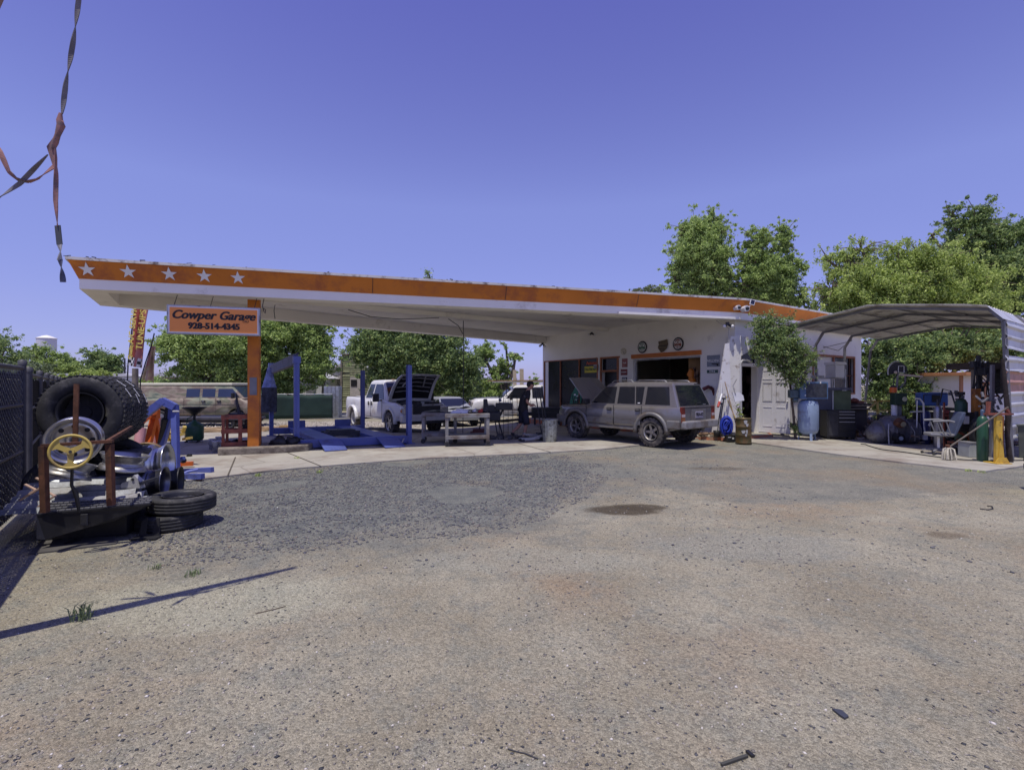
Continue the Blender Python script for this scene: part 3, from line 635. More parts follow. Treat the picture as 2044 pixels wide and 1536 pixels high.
obj('wall', mb, white, garage, True)
mb = MB(); pts = [Rw, Ew, Qw, Lw]; mb.add([(p.x, p.y, .10) for p in pts], [(0, 1, 2, 3)]); obj('shop_floor', mb, grey, garage, True)
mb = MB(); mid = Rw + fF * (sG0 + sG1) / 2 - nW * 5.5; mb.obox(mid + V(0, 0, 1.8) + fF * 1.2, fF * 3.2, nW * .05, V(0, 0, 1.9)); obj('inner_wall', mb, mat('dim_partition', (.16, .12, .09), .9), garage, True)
def strip(mb, s0, s1, z0, z1, p=Rw, d=fF, n=nW, o0=-.02, o1=.03):
    mb.obox(p + d * (s0 + s1) / 2 + n * (o0 + o1) / 2 + V(0, 0, (z0 + z1) / 2), d * abs(s1 - s0) / 2, n * (o1 - o0) / 2, V(0, 0, (z1 - z0) / 2))
# shop window
mb = MB(); strip(mb, sW0, sW1, 2.76, 2.80); strip(mb, sW0, sW1, .49, .53)
for px in (1193, 1156.5, 1119): s_ = sF(px); strip(mb, s_ - .022, s_ + .022, .53, 2.76)
strip(mb, sW1 - .04, sW1, .53, 2.76)
wf = obj('shop_window', mb, trimbr, garage, True)
for a, b in ((1193, 1156.5), (1156.5, 1119), (1119, 1087)):
    mb = MB(); strip(mb, sF(a) + .022, sF(b) - .02, .53, 2.76, o0=-.035, o1=-.025); obj('pane', mb, winglass, wf, True)
def signF(name, mb_fn, label, cat, m, par=None): pass
# entrance
mb = MB(); strip(mb, sD0 - .1, sD1 + .02, 2.73, 2.80)
for s_ in (sD0, sD1 - .02): strip(mb, s_ - .04, s_ + .05, .1, 2.73)
strip(mb, sD0, sD1, 2.18, 2.26); dr = obj('entrance', mb, trimbr, garage, True)
mb = MB(); strip(mb, sD0, sD1, 2.26, 2.73, o0=-.12, o1=-.11); obj('transom_pane', mb, winglass, dr, True)
mb = MB(); strip(mb, sD0, sD1, .1, 2.2, o0=-.3, o1=-.26); obj('door', mb, black, dr, True)
# garage opening: header, rolled door edge
mb = MB(); strip(mb, sG0 - .05, sG1 + .05, 2.66, 2.81, o0=.0, o1=.07); gd = obj('garage_opening', mb, trimor, garage, True)
mb = MB(); strip(mb, sG0, sG1, 2.575, 2.625, o0=-.10, o1=-.05); strip(mb, sG1 - .05, sG1, .1, 2.5, o0=-.16, o1=-.1); obj('door_edge', mb, lgrey, gd, True)
# side window
mb = MB()
for a, b, c, d in ((4.98, 8.52, 2.72, 2.80), (4.98, 8.52, 1.27, 1.33), (8.44, 8.52, 1.33, 2.72), (6.62, 6.70, 1.33, 2.72), (4.98, 5.04, 1.33, 2.72)): strip(mb, a, b, c, d, Rw, gS, nS)
sw = obj('side_window', mb, trimbr, garage, True)
mb = MB(); strip(mb, 6.7, 8.44, 1.33, 2.72, Rw, gS, nS, -.1, -.09); obj('pane', mb, winglass, sw, True)
mb = MB(); strip(mb, 6.72, 8.42, 2.0, 2.04, Rw, gS, nS, -.085, -.06); strip(mb, 8.2, 8.24, 1.34, 2.71, Rw, gS, nS, -.085, -.06); obj('sash', mb, rust, sw, True)
mb = MB(); strip(mb, 5.04, 6.62, 1.33, 2.72, Rw, gS, nS, -.08, -.05); obj('cover_board', mb, signwhite, sw, True)
# side doorway: transom, frame, open white panelled door
mb = MB(); strip(mb, .22, 1.37, 2.74, 2.82, Rw, gS, nS); strip(mb, .22, .30, 2.3, 2.74, Rw, gS, nS); obj('doorway_trim', mb, trimor, garage, True)
mb = MB(); strip(mb, .3, 1.29, 2.36, 2.74, Rw, gS, nS, -.12, -.1); obj('transom_pane', mb, winglass, garage, True)
mb = MB(); strip(mb, .24, .34, .1, 2.34, Rw, gS, nS); strip(mb, 1.25, 1.33, .1, 2.34, Rw, gS, nS); strip(mb, .34, 1.25, 2.24, 2.34, Rw, gS, nS); obj('door_frame', mb, white, garage, True)
hin = Rw + gS * 1.31 + nS * .03; ld = V(.68, -.73, 0).normalized(); ln = V(-.73, -.68, 0).normalized()
ln = V(ld.y, -ld.x, 0); ln = ln if ln.y < 0 else -ln
doorm = mat('door_white', (.70, .69, .69), .5, 0, .04, 2, 0, (.45, .42, .38), .2)
mb = MB(); mb.obox(hin + ld * .475 + V(0, 0, 1.2), ld * .475, ln * .02, V(0, 0, 1.075))
dl = obj('door', mb, doorm, garage, True, bevel=.004)
mb = MB()
for a0, a1 in ((.13, .42), (.53, .82)):
    for z0, z1 in ((1.83, 2.12), (1.12, 1.72), (.98, 1.12 - .02) if False else (1.12, 1.72), (.32, .95)):
        for q in ((a0, a1, z0, z0 + .02), (a0, a1, z1 - .02, z1)): mb.obox(hin + ld * (q[0] + q[1]) / 2 + ln * .024 + V(0, 0, (q[2] + q[3]) / 2), ld * (q[1] - q[0]) / 2, ln * .006, V(0, 0, .01))
        for x_ in (a0 + .01, a1 - .01): mb.obox(hin + ld * x_ + ln * .0235 + V(0, 0, (z0 + z1) / 2), ld * .01, ln * .0055, V(0, 0, (z1 - z0) / 2 - .021))
obj('door_panel_moulding', mb, doorm, dl, True)
mb = MB(); k_ = hin + ld * .87 + ln * .055 + V(0, 0, 1.12); mb.ball(k_, .032, 10); mb.cyl(k_ - ln * .03, k_, .014); obj('door_knob', mb, chrome, dl, True)
# flared white wall fins at the corner
mb = MB(); o_ = V(0, 15.05, 0)
def wp(px, py, D): q = P(px, py, D); return (q.x, q.z)
mb.prism([wp(1459, 671, 15.3), wp(1479, 669, 15.3), wp(1480, 862, 15.3), wp(1430, 862, 15.3), wp(1434, 790, 15.3)], V(0, 15.3, 0), V(1, 0, 0), V(0, 0, 1), V(0, .32, 0))
mb.prism([wp(1481, 671, 15.4), wp(1494, 672, 15.4), wp(1497, 700, 15.4), wp(1476, 712, 15.4)], V(0, 15.4, 0), V(1, 0, 0), V(0, 0, 1), V(0, .2, 0))
mb.prism([wp(1448, 686, 15.1), wp(1456, 684, 15.1), wp(1462, 862, 15.1), wp(1422, 862, 15.1)], V(0, 15.1, 0), V(1, 0, 0), V(0, 0, 1), V(0, .06, 0))
obj('flared_wall_fin', mb, mat('chipped_white', (.74, .73, .72), .7, 0, .06, 2, .1, (.30, .24, .2), .22, 7), garage, True)
mb = MB(); mb.tube([P(1480, 865, 15.0), P(1478, 725, 15.0), P(1482, 719, 15.0), P(1492, 719, 15.1), P(1500, 724, 15.3)], .03, 8); mb.tube([P(1430, 640, 15.2), P(1455, 655, 15.25), P(1455, 725, 15.1)], .012, 6); obj('conduit', mb, lgrey, garage, True)
# raised walkway
pl = [(.75, 23.0), (5.72, 15.1), (6.33, 14.73), (8.14, 15.6), (8.5, 16.75), (6.9, 15.9), (1.45, 24.6), (1.0, 24.6)]
mb = MB(); mb.add([(x, y, .10) for x, y in pl] + [(x, y, gz(x, y) - .1) for x, y in pl], [tuple(range(8))] + [(i + 8, (i + 1) % 8 + 8, (i + 1) % 8, i) for i in range(8)])
wk = obj('walkway', mb, kerbor, loc=(0, 0, 0)); tag(wk, kind='structure')
mb = MB(); c_ = V(4, 18, 0); mb.add([(x + (4.4 - x) * .02, y + (18.5 - y) * .02, .104) for x, y in pl], [tuple(range(8))]); tag(obj('walkway_top', mb, concrete, loc=(0, 0, 0)), kind='structure')
# orange canopy post on its island
ip = V(-6.2, 12.05, 0)
isl = [(-6.9, 11.75), (-6.75, 11.5), (-5.4, 11.95), (-5.0, 12.3), (-5.05, 12.75), (-5.3, 12.95), (-6.6, 12.75), (-6.95, 12.3)]
mb = MB(); mb.add([(x, y, .19) for x, y in isl] + [(x, y, -.05) for x, y in isl], [tuple(range(8))] + [(i + 8, (i + 1) % 8 + 8, (i + 1) % 8, i) for i in range(8)])
tag(obj('pump_island', mb, mat('island_concrete', (.24, .21, .17), .95, 0, .2, 6, .5, (.12, .10, .08), .45, 4), bevel=.03), 'crumbling low concrete island round the foot of the orange post', 'concrete island')
mb = MB(); rz_ = math.atan2(u0.y, u0.x); mb.box((ip.x, ip.y, 2.05), (.25, .25, 3.75), rz_); post = obj('canopy_post', mb, orange, garage, True, bevel=.012)
mb = MB(); mb.box((ip.x + .03, ip.y - .13, 1.62), (.19, .012, .42), rz_ * .3); obj('grey_patch', mb, grey, post, True)
# hanging shop sign
SA = V(-7.58, 11.02, 0); SB = V(-5.80, 11.56, 0); su = (SB - SA).normalized(); sn = V(su.y, -su.x, 0); zt_, zb_ = 3.415, 2.77
sign = thing('hanging_sign', 'bright orange rectangular shop sign with a phone number, hanging from the canopy edge', 'sign', ((SA + SB) / 2).to_tuple()[:2] + (zb_,), 0)
mc = (SA + SB) / 2 + V(0, 0, (zt_ + zb_) / 2); hl = (SB - SA).length / 2; hh_ = (zt_ - zb_) / 2
mb = MB(); mb.obox(mc, su * hl, sn * .05, V(0, 0, hh_)); obj('sign_box', mb, alu, sign, True, bevel=.008)
mb = MB(); mb.obox(mc + sn * .054, su * (hl - .035), sn * .003, V(0, 0, hh_ - .03)); obj('sign_border', mb, signwhite, sign, True)
mb = MB(); mb.obox(mc + sn * .060, su * (hl - .06), sn * .003, V(0, 0, hh_ - .055)); obj('sign_face', mb, signor, sign, True)
text('shop_name', 'Cowper Garage', mc + sn * .066 + V(0, 0, .105) - su * .01, su, (0, 0, 1), .262, ink, sign, .30, .0045, sx=.97, bold=.0065)
text('phone_number', '928-514-4345', mc + sn * .066 + V(0, 0, -.135), su, (0, 0, 1), .185, ink, sign, 0, .006, sx=.98, bold=.005)
mb = MB()
for k in (-.86, .86, -.1):
    p = mc + su * hl * k + V(0, 0, hh_); mb.tube([p, V(p.x + .01, p.y + .1, ZS + .02)], .007, 5)
p = mc + su * (hl + .04) + V(0, 0, hh_ + .05); mb.tube([p + V(0, .1, .28), p, p + V(.03, 0, -.12), p + V(.06, 0, -.16), p + V(.07, 0, -.08), p + V(.02, 0, -.05)], .009, 5)
islands('hanger', mb, dark, sign, True)
mb = MB()
mb.tube([P(549, 608, 12), P(547, 620, 12), P(549, 636, 12)], .008, 5); mb.tube([P(695, 618, 14), P(740, 632, 14.4), P(800, 637, 15), P(876, 634, 16)], .012, 5); mb.tube([P(895, 636, 16), P(915, 650, 16), P(925, 668, 16)], .012, 5)
obj('dangling_wire', mb, black, garage, True)
# lights, cameras, solar panel
def flood(c, d1, d2, label, lit=True):
    t = thing('flood_light', label, 'flood light', c)
    mb = MB(); mb.cyl(V(0, 0, 0), V(0, 0, -.08), .055); 
    for d in (d1, d2): mb.cyl(V(0, 0, -.06), V(*d) * .14 + V(0, 0, -.05), .022, .05)
    obj('lamp_body', mb, dark, t)
    for d in (d1, d2):
        mb = MB(); e = V(*d) * .16 + V(0, 0, -.05); mb.ball(e, .055, 10); obj('bulb', mb, wplas, t)
flood(P(1452, 643, 15.2), (-.8, -.5, -.5), (.7, -.5, -.5), 'twin head flood light high on the white corner above the wall fins')
flood(P(1083, 684, 23.2), (-.8, -.4, -.6), (.6, -.5, -.7), 'twin head flood light under the far end of the canopy beam')
flood(P(1181, 663, 21.0), (-.8, -.4, -.3), (.7, -.5, -.3), 'small twin flood light over the shop window')
flood(P(1727, 679, 20.5), (.7, -.5, -.5), (.5, -.6, -.2), 'twin white flood light at the far end of the side wall')
gC = (Vector(S0) - Vector(C0)).normalized()
for px, py, r_, lb in ((1472, 614, .075, 'smaller white security camera, left of the pair on the orange band'), (1488, 616, .095, 'larger white security camera next to the solar panel')):
    c = P(px, py, 15.05); t = thing('security_camera', lb, 'security camera', c)
    mb = MB(); mb.cyl(V(-.03, .14, 0), V(.02, -.06, -.0), r_ * .85, r_); obj('housing', mb, wplas, t)
    mb = MB(); mb.cyl(V(.02, -.055, 0), V(.035, -.10, -.01), r_ * .62, r_ * .5); obj('lens', mb, black, t)
t = thing('solar_panel', 'small tilted solar panel with white frame on the roof edge', 'solar panel', P(1502, 603, 15.1))
ux_, uy_ = V(.95, .1, -.25).normalized(), V(.35, .3, .75).normalized(); nn_ = ux_.cross(uy_)
mb = MB(); mb.obox((0, 0, 0), ux_ * .075, uy_ * .095, nn_ * .008); obj('frame', mb, wplas, t)
mb = MB(); mb.obox(nn_ * .009, ux_ * .06, uy_ * .078, nn_ * .003); obj('cell', mb, glass, t)
mb = MB(); mb.tube([V(0, .02, 0), V(-.12, .02, -.2)], .012, 6); obj('arm', mb, wplas, t)
# wall signs
def disc_sign(px, py, r_, inner, txt, label):
    c = onF(px, py, .03); t = thing('round_sign', label, 'sign', c, 0, 'round signs over the garage opening')
    for rr, o1, m, nm in ((r_, .0, ink, 'rim'), (r_ * .76, .012, signwhite, 'ring'), (r_ * .69, .018, inner, 'face')):
        mb = MB(); mb.cyl(nW * (o1 - .015), nW * o1, rr, n=28); obj(nm, mb, m, t)
    text('lettering', txt, c + nW * .021 + V(0, 0, .05), -fF, (0, 0, 1), .15, signwhite, t, 0, .003)
    mb = MB()
    for k in (-.09, -.03, .03, .09): mb.obox(-fF * k + V(0, 0, -.11) + nW * .0205, -fF * .012, nW * .002, V(0, 0, .07 - abs(k) * .3))
    obj('stripe', mb, signwhite, t)
disc_sign(1283, 692.5, .23, mat('sign_green', (.03, .12, .07), .5), 'NTK', 'round black rimmed sign with a green centre')
disc_sign(1354.5, 686, .23, mat('sign_brown', (.22, .07, .04), .5), 'NOK', 'round black rimmed sign with a red brown centre')
c = onF(1325, 690, .03)
mb = MB(); mb.prism([(-.20, .17), (.19, .22), (.22, .03), (.19, -.02), (.18, -.08), (.02, -.20), (-.08, -.23), (-.18, -.12), (-.23, -.05), (-.18, .02)], c, -fF, V(0, 0, 1), nW * .03)
o = tag(obj('tin_sign', mb, mat('tan_tin', (.16, .12, .075), .5, .3, .35, 9, .2)), 'brown crest shaped tin sign between the two round signs', 'sign')
mb = MB(); mb.bar(c + fF * .2 + V(0, 0, .0) + nW * .035, c - fF * .21 + V(0, 0, .0) + nW * .035, .02, .03); mb.bar(c + fF * .17 + V(0, 0, .12) + nW * .035, c - fF * .16 + V(0, 0, .15) + nW * .035, .015, .02); mb.bar(c + fF * .18 + V(0, 0, -.1) + nW * .035, c - fF * .1 + V(0, 0, -.15) + nW * .035, .015, .02); obj('band', mb, ink, o, True)
def plate(px, py, w, h, m, name, label, txt=None, tm=None, ts=.1, toff=0, shear=0):
    c = onF(px, py, .0); t = thing(name, label, 'sign', c)
    mb = MB(); mb.obox(nW * .012, fF * w / 2, nW * .012, V(0, 0, h / 2)); obj('plate', mb, m, t)
    if txt: text('lettering', txt, c + nW * .028 + V(0, 0, toff), -fF, (0, 0, 1), ts, tm or signwhite, t, shear, .0015)
    return t, c
t, c = plate(1424.5, 720, .47, .37, mat('sign_grey_blue', (.22, .25, .30), .6, 0, .15, 5), 'welding_sign', 'square grey blue welding sign right of the garage opening', 'WELDING', signwhite, .12, .0)
mb = MB(); mb.bar(nW * .028 - fF * -.05 + V(0, 0, -.09), nW * .028 - fF * .2 + V(0, 0, -.11), .01, .03); mb.bar(nW * .028 - fF * .13 + V(0, 0, -.1), nW * .028 - fF * .18 + V(0, 0, -.16), .01, .04); obj('torch_mark', mb, ink, t)
t, c = plate(1422.5, 741, .40, .10, mat('plate_green', (.05, .10, .085), .5), 'number_plate', 'dark green house number plate below the square welding sign', '2 0 6', signwhite, .10)
plate(1247.5, 724, .28, .34, mat('tin_red', (.30, .10, .09), .5, 0, .3, 8), 'tin_sign', 'tall faded red tin sign beside the entrance', 'Tools', signwhite, .08)
plate(1246, 742.5, .34, .24, mat('tin_maroon', (.18, .03, .03), .5, 0, .15, 8), 'tin_sign', 'square maroon tin sign below the tall faded one', 'NO SMOKING', signwhite, .045)
t, c = plate(1247, 757.5, .26, .2, ink, 'tin_sign', 'small black and white sign lowest beside the entrance', 'EZ', signwhite, .16)
c = onF(1246, 701, .03); t = thing('wall_clock', 'round cream thermometer dial on the wall above the tall red sign', 'thermometer', c)
mb = MB(); mb.cyl(V(0, 0, 0), nW * .03, .13, n=24); obj('rim', mb, mat('cream', (.55, .50, .38), .5), t)
mb = MB(); mb.cyl(nW * .03, nW * .036, .11, n=24); obj('face', mb, mat('pale_cream', (.62, .58, .47), .5, 0, .2, 12), t)
mb = MB(); mb.bar(nW * .04, nW * .04 + V(0, 0, -.07) - fF * .03, .01, .012); obj('needle', mb, ink, t)
# things in the shop window
c = onF(1181, 737, -.01); t = thing('window_sign', 'yellow rounded sign with dark letters inside the shop window', 'sign', c)
mb = MB(); mb.obox((0, 0, 0), fF * .47, nW * .01, V(0, 0, .135)); obj('plate', mb, mat('sign_yellow', (.62, .52, .03), .5, 0, .05), t, bevel=.05) ; text('lettering', 'PALFBEARTS', c + nW * .016, -fF, (0, 0, 1), .16, mat('sign_dark_green', (.03, .10, .03), .5), t, 0, .002)
c = onF(1185, 724, -.015); text_o = text('neon_letters', 'Automotive', c, -fF, (0, 0, 1), .2, mat('neon_red', (.55, .10, .04), .5), None, 0, .004, .01); tag(text_o, 'red orange script letters in the shop window over the yellow sign', 'lettering')
c = onF(1190, 731.5, -.005); t = thing('window_sign', 'small white notice beside the yellow window sign', 'sign', c); mb = MB(); mb.obox((0, 0, 0), fF * .16, nW * .006, V(0, 0, .09)); obj('plate', mb, lgrey, t); text('lettering', 'HOURS', c + nW * .01, -fF, (0, 0, 1), .09, ink, t)
c = onF(1149, 792, -.02); mb = MB(); mb.prism([(-.45, -.35), (-.3, .1), (-.05, .42), (.35, .38), (.42, -.05), (.3, -.4)], c, -fF, V(0, 0, 1), nW * .02)
o = tag(obj('window_banner', mb, mat('banner_green', (.015, .16, .10), .6)), 'green banner with white marks leaning inside the shop window', 'banner')
mb = MB()
for a, b, w_, h_ in ((-.05, .1, .12, .07), (.12, .04, .1, .06), (.0, -.12, .14, .05), (.18, -.1, .06, .05)): mb.obox(c - fF * a + V(0, 0, b) + nW * .024, fF * w_ / 2, nW * .003, V(0, 0, h_ / 2))
obj('mark', mb, signwhite, o, True)
t = thing('orange_hoist', 'orange machine standing just inside the garage opening', 'machine', Rw + fF * (sF(1351)) - nW * .9 + V(0, 0, .1))
mb = MB(); mb.prism([(-.12, 0), (.12, 0), (.14, 1.40), (.13, 1.75), (.07, 1.82), (.09, 2.05), (.0, 2.16), (-.12, 2.0), (-.17, 1.90), (-.08, 1.84), (-.10, 1.4)], V(0, 0, 0), -fF, V(0, 0, 1), nW * .2); obj('body', mb, mat('machine_orange', (.75, .24, .03), .5, 0, .15, 4), t, bevel=.03)
mb = MB(); mb.box((0, -.45, 1.3), (.2, .1, .3)); mb.cyl((0, -.3, .9), (0, -.6, .9), .12); obj('control', mb, dark, t)
mb = MB(); mb.obox(Rw + fF * (sG0 + .55) - nW * .9 + V(0, 0, 1.4), fF * .62, nW * .03, V(0, 0, 1.3)); obj('wood_partition', mb, mat('partition_wood', (.34, .21, .10), .8, 0, .3, 3), garage, True)
mb = MB(); rs = random.Random(13)
for i in range(9): q = Rw + fF * (sG0 + .02 + .125 * i) - nW * .84; mb.obox(q + V(0, 0, 1.75 + rs.uniform(-.1, .1)), fF * rs.uniform(.02, .05), nW * .03, V(0, 0, rs.uniform(.25, .55)))
tag(obj('hanging_belts', mb, mat('belt_mix', (.20, .13, .09), .7, 0, .8, 9)), 'belts and straps hanging on the wooden partition inside the garage', 'belts', None, 'stuff')
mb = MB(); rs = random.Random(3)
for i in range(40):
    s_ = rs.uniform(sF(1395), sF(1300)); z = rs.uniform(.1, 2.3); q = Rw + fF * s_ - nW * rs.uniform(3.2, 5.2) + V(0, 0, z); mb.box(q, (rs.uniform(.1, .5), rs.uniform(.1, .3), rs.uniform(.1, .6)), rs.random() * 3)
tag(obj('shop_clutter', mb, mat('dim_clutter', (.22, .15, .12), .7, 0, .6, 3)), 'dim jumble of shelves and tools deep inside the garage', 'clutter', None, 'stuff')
mb = MB()
for i in range(9): s_ = rs.uniform(sF(1298), sF(1266)); q = Rw + fF * s_ - nW * rs.uniform(.8, 1.6); mb.cyl(q + V(0, 0, 1.0), q + V(0, 0, rs.uniform(1.35, 1.75)), .06, .02, 8); mb.ball(q + V(0, 0, 1.2), .1, 8)
mb.obox(Rw + fF * sF(1282) - nW * 1.2 + V(0, 0, .55), fF * .8, nW * .45, V(0, 0, .45))
tag(obj('parts_bench', mb, mat('bench_grey', (.22, .23, .3), .5, 0, .5, 5)), 'bench of upright bottles and jars inside the left of the garage opening', 'workbench')
# ---------------------------------------------------------------- metal carport
cp = thing('metal_carport', 'open steel carport with corrugated roof sheltering the clutter', 'carport', (8.6, 15.9, 0))
ev = [V(8.75, 15.75, 0), V(10.5, 16.9, 0), V(12.35, 18.2, 0), V(14.45, 19.8, 0)]; pd = V(.32, -.947, 0).normalized()
HE, HP, HL = 3.46, 3.72, 3.02
steel = mat('carport_tube', (.20, .20, .22), .5, .3, .15, 5); roofm = mat('carport_sheet', (.70, .68, .62), .6, .15, .08, 2, 0, (.35, .31, .27), .35)
def sect(w):
    pts = [(-.28, HL), (0, HE), (2.63, HP), (5.12, HE - .12), (5.37, HL)]
    for (a, h), (b, k) in zip(pts, pts[1:]):
        if w <= b: return h + (k - h) * (w - a) / (b - a)
    return HL
for i, e in enumerate(ev):
    mb = MB(); dn = V(0, 0, -.05)
    base = e - pd * .28; gb = V(base.x, base.y, 0)
    if i == 3: gb = G(1722, 846)
    rt = e + pd * 5.37; gr_ = V(rt.x, rt.y, 0) if i else G(2019, 921)
    pts = [gb, base + V(0, 0, HL), e + V(0, 0, HE - .04), e + pd * 2.63 + V(0, 0, HP - .04), e + pd * 5.12 + V(0, 0, HE - .16), rt + V(0, 0, HL), gr_]
    for a, b in zip(pts, pts[1:]): mb.bar(a, b, .065)
    obj('frame', mb, steel, cp, True)
mb = MB()
for w in (1.0, 2.1, 3.1, 4.1):
    for a, b in zip(ev, ev[1:]): mb.bar(a + pd * w + V(0, 0, sect(w) - .035), b + pd * w + V(0, 0, sect(w) - .035), .04, .03)
a = ev[0] - pd * .28; mb.tube([ev[1] + V(0, 0, 2.9), ev[2] + V(0, 0, 3.25)], .012, 5); mb.tube([ev[1] + V(0, 0, 2.95), ev[1].lerp(ev[2], .5) + V(0, 0, 2.85), ev[2] + V(0, 0, 3.3)], .012, 5)
obj('purlin', mb, steel, cp, True)
ax_ = (ev[3] - ev[0]).normalized()
def rf(u, v):
    w = -.02 + 5.16 * v; b = ev[0] + (ev[3] - ev[0]) * (u * 1.05 - .04) + pd * w
    s_ = abs(((u * 34) % 1) - .5); return b + V(0, 0, sect(max(w, 0)) + .012 + (.03 if s_ > .40 else 0))
mb = MB(); mb.grid(rf, 340, 12, False); obj('roof', mb, roofm, cp, True, solid=.004)
sid = mat('siding_sheet', (.62, .62, .62), .4, .35, .06, 2, 0, (.4, .37, .33), .3); sidp = mat('siding_pink', (.46, .24, .18), .55, .2, .25, 4)
wb = ev[0] + pd * 5.40
def siding(z0, z1, m, nm, sag=0, x0=0):
    def fn(u, v):
        z = z0 + (z1 - z0) * v; k = abs(((z * 4.1) % 1) - .5); bump = .035 * max(0, min(1, (k - .3) / .12))
        b = wb + ax_ * (x0 + 3.2 * u) + (pd * (bump + .012 * noise.noise(Vector((u * 4, z * 3, 1)))))
        return b + V(0, 0, z - sag * u + .008 * noise.noise(Vector((u * 5, z * 5, 7))))
    mb = MB(); mb.grid(fn, 24, int((z1 - z0) * 40), False); obj(nm, mb, m, cp, True, solid=.003)
def sl(u, v):
    w = 5.12 + .29 * v; return ev[0] + ax_ * (-.25 + 3.4 * u) + pd * w + V(0, 0, HE - .105 - (HE - .12 - HL) * v)
mb = MB(); mb.grid(sl, 20, 3, False); obj('roof_edge_sheet', mb, sid, cp, True, solid=.004)
siding(2.42, HL + .02, sid, 'siding', .03); siding(1.95, 2.28, sid, 'siding', -.02, -.06); siding(1.50, 1.94, sidp, 'siding', .0, -.08); siding(.98, 1.50, sid, 'siding', .0, -.03); siding(.47, .96, sid, 'siding', .0, .02)
# ---------------------------------------------------------------- sheds, fences, far things
def rot(v, a): return V(v[0] * math.cos(a) - v[1] * math.sin(a), v[0] * math.sin(a) + v[1] * math.cos(a), v[2])
# small white shed behind the carport
t = thing('garden_shed', 'small white shed with orange brown trim behind the carport', 'shed', (19.3, 21.6, 0), R(12))
mb = MB(); mb.box((2.2, 1.5, 1.0), (4.4, 3.0, 2.1)); obj('wall', mb, mat('shed_white', (.66, .64, .62), .7, 0, .05, 2), t)
mb = MB(); mb.box((2.2, 1.4, 2.12), (4.9, 3.7, .14)); obj('roof_edge', mb, mat('brown_trim', (.42, .19, .08), .7, 0, .15, 3), t, bevel=.01)
mb = MB(); mb.box((.06, -.02, 1.0), (.16, .05, 2.1)); mb.box((1.35, -.03, .8), (.12, .06, 1.9)); mb.box((2.75, -.03, .8), (.12, .06, 1.9)); mb.box((2.05, -.035, 1.72), (1.75, .07, .12)); obj('door_trim', mb, mat('brown_trim2', (.30, .14, .07), .7, 0, .15, 3), t)
mb = MB(); mb.box((2.05, -.012, .8), (1.28, .02, 1.8)); obj('door', mb, mat('shed_door', (.58, .57, .56), .6), t)
# olive boarded shed
def boards(mb, w, h, y, x0=0, n=None, rnd=random.Random(2), gap=.165, z0=0):
    z = z0
    while z < z0 + h - .02:
        hh = min(gap, z0 + h - z); k = 8; 
        for i in range(k):
            xa, xb = x0 + w * i / k, x0 + w * (i + 1) / k; o1 = rnd.uniform(-.015, .02)
            mb.add([(xa, y - .035 - o1, z), (xb, y - .035 - o1, z), (xb, y, z + hh), (xa, y, z + hh), (xa, y, z), (xb, y, z)], [(0, 1, 2, 3), (4, 5, 1, 0)])
        z += hh
t = thing('boarded_shed', 'olive green shed with warped horizontal boards and a false front', 'shed', (-12.9, 38, -.35), R(3))
mb = MB(); boards(mb, 4.6, 4.3, 0); mb.box((2.3, 1.6, 2.1), (4.55, 3.1, 4.2)); obj('wall', mb, mat('olive_boards', (.29, .31, .17), .85, 0, .22, 1.5, .2, (.16, .15, .09), .35, 3), t)
mb = MB(); mb.box((1.0, -.05, 1.5), (.75, .04, 2.2)); mb.box((3.6, -.05, 1.4), (.8, .04, 2.0)); islands('door', mb, mat('pale_door', (.5, .46, .40), .8), t)
mb = MB(); mb.box((.92, -.085, 2.15), (.45, .03, .5)); mb.box((3.5, -.085, 2.1), (.5, .03, .45)); mb.box((1.75, -.06, 2.2), (.25, .04, .5)); islands('window', mb, black, t)
mb = MB(); mb.box((2.9, -.07, 3.55), (2.1, .04, .45)); obj('white_board', mb, signwhite, t)
mb = MB(); mb.box((-.03, -.05, 2.1), (.12, .1, 4.2)); mb.box((2.3, -.06, 4.33), (4.8, .16, .08)); obj('corner_board', mb, oldwood, t)
t = thing('gabled_shed', 'pale peeling shed with a low gable roof left of the olive one', 'shed', (-16.4, 40, -.35), 0)
mb = MB(); mb.prism([(0, 0), (4.2, 0), (4.2, 3.9), (2.5, 3.6), (0, 2.35)], V(0, 0, 0), V(1, 0, 0), V(0, 0, 1), V(0, 4, 0)); obj('wall', mb, mat('peeling_white', (.48, .47, .45), .85, 0, .2, 3, .2, (.25, .22, .18), .5, 4), t)
mb = MB(); mb.add([(-.2, -.15, 2.32), (4.2, -.15, 3.95), (4.2, 4.2, 3.95), (-.2, 4.2, 2.32)], [(0, 1, 2, 3)]); obj('roof', mb, mat('grey_roof', (.26, .25, .25), .8), t, solid=.08)
mb = MB(); mb.box((3.5, -.05, 1.0), (1.7, .1, 2.0)); obj('window', mb, grey, t)
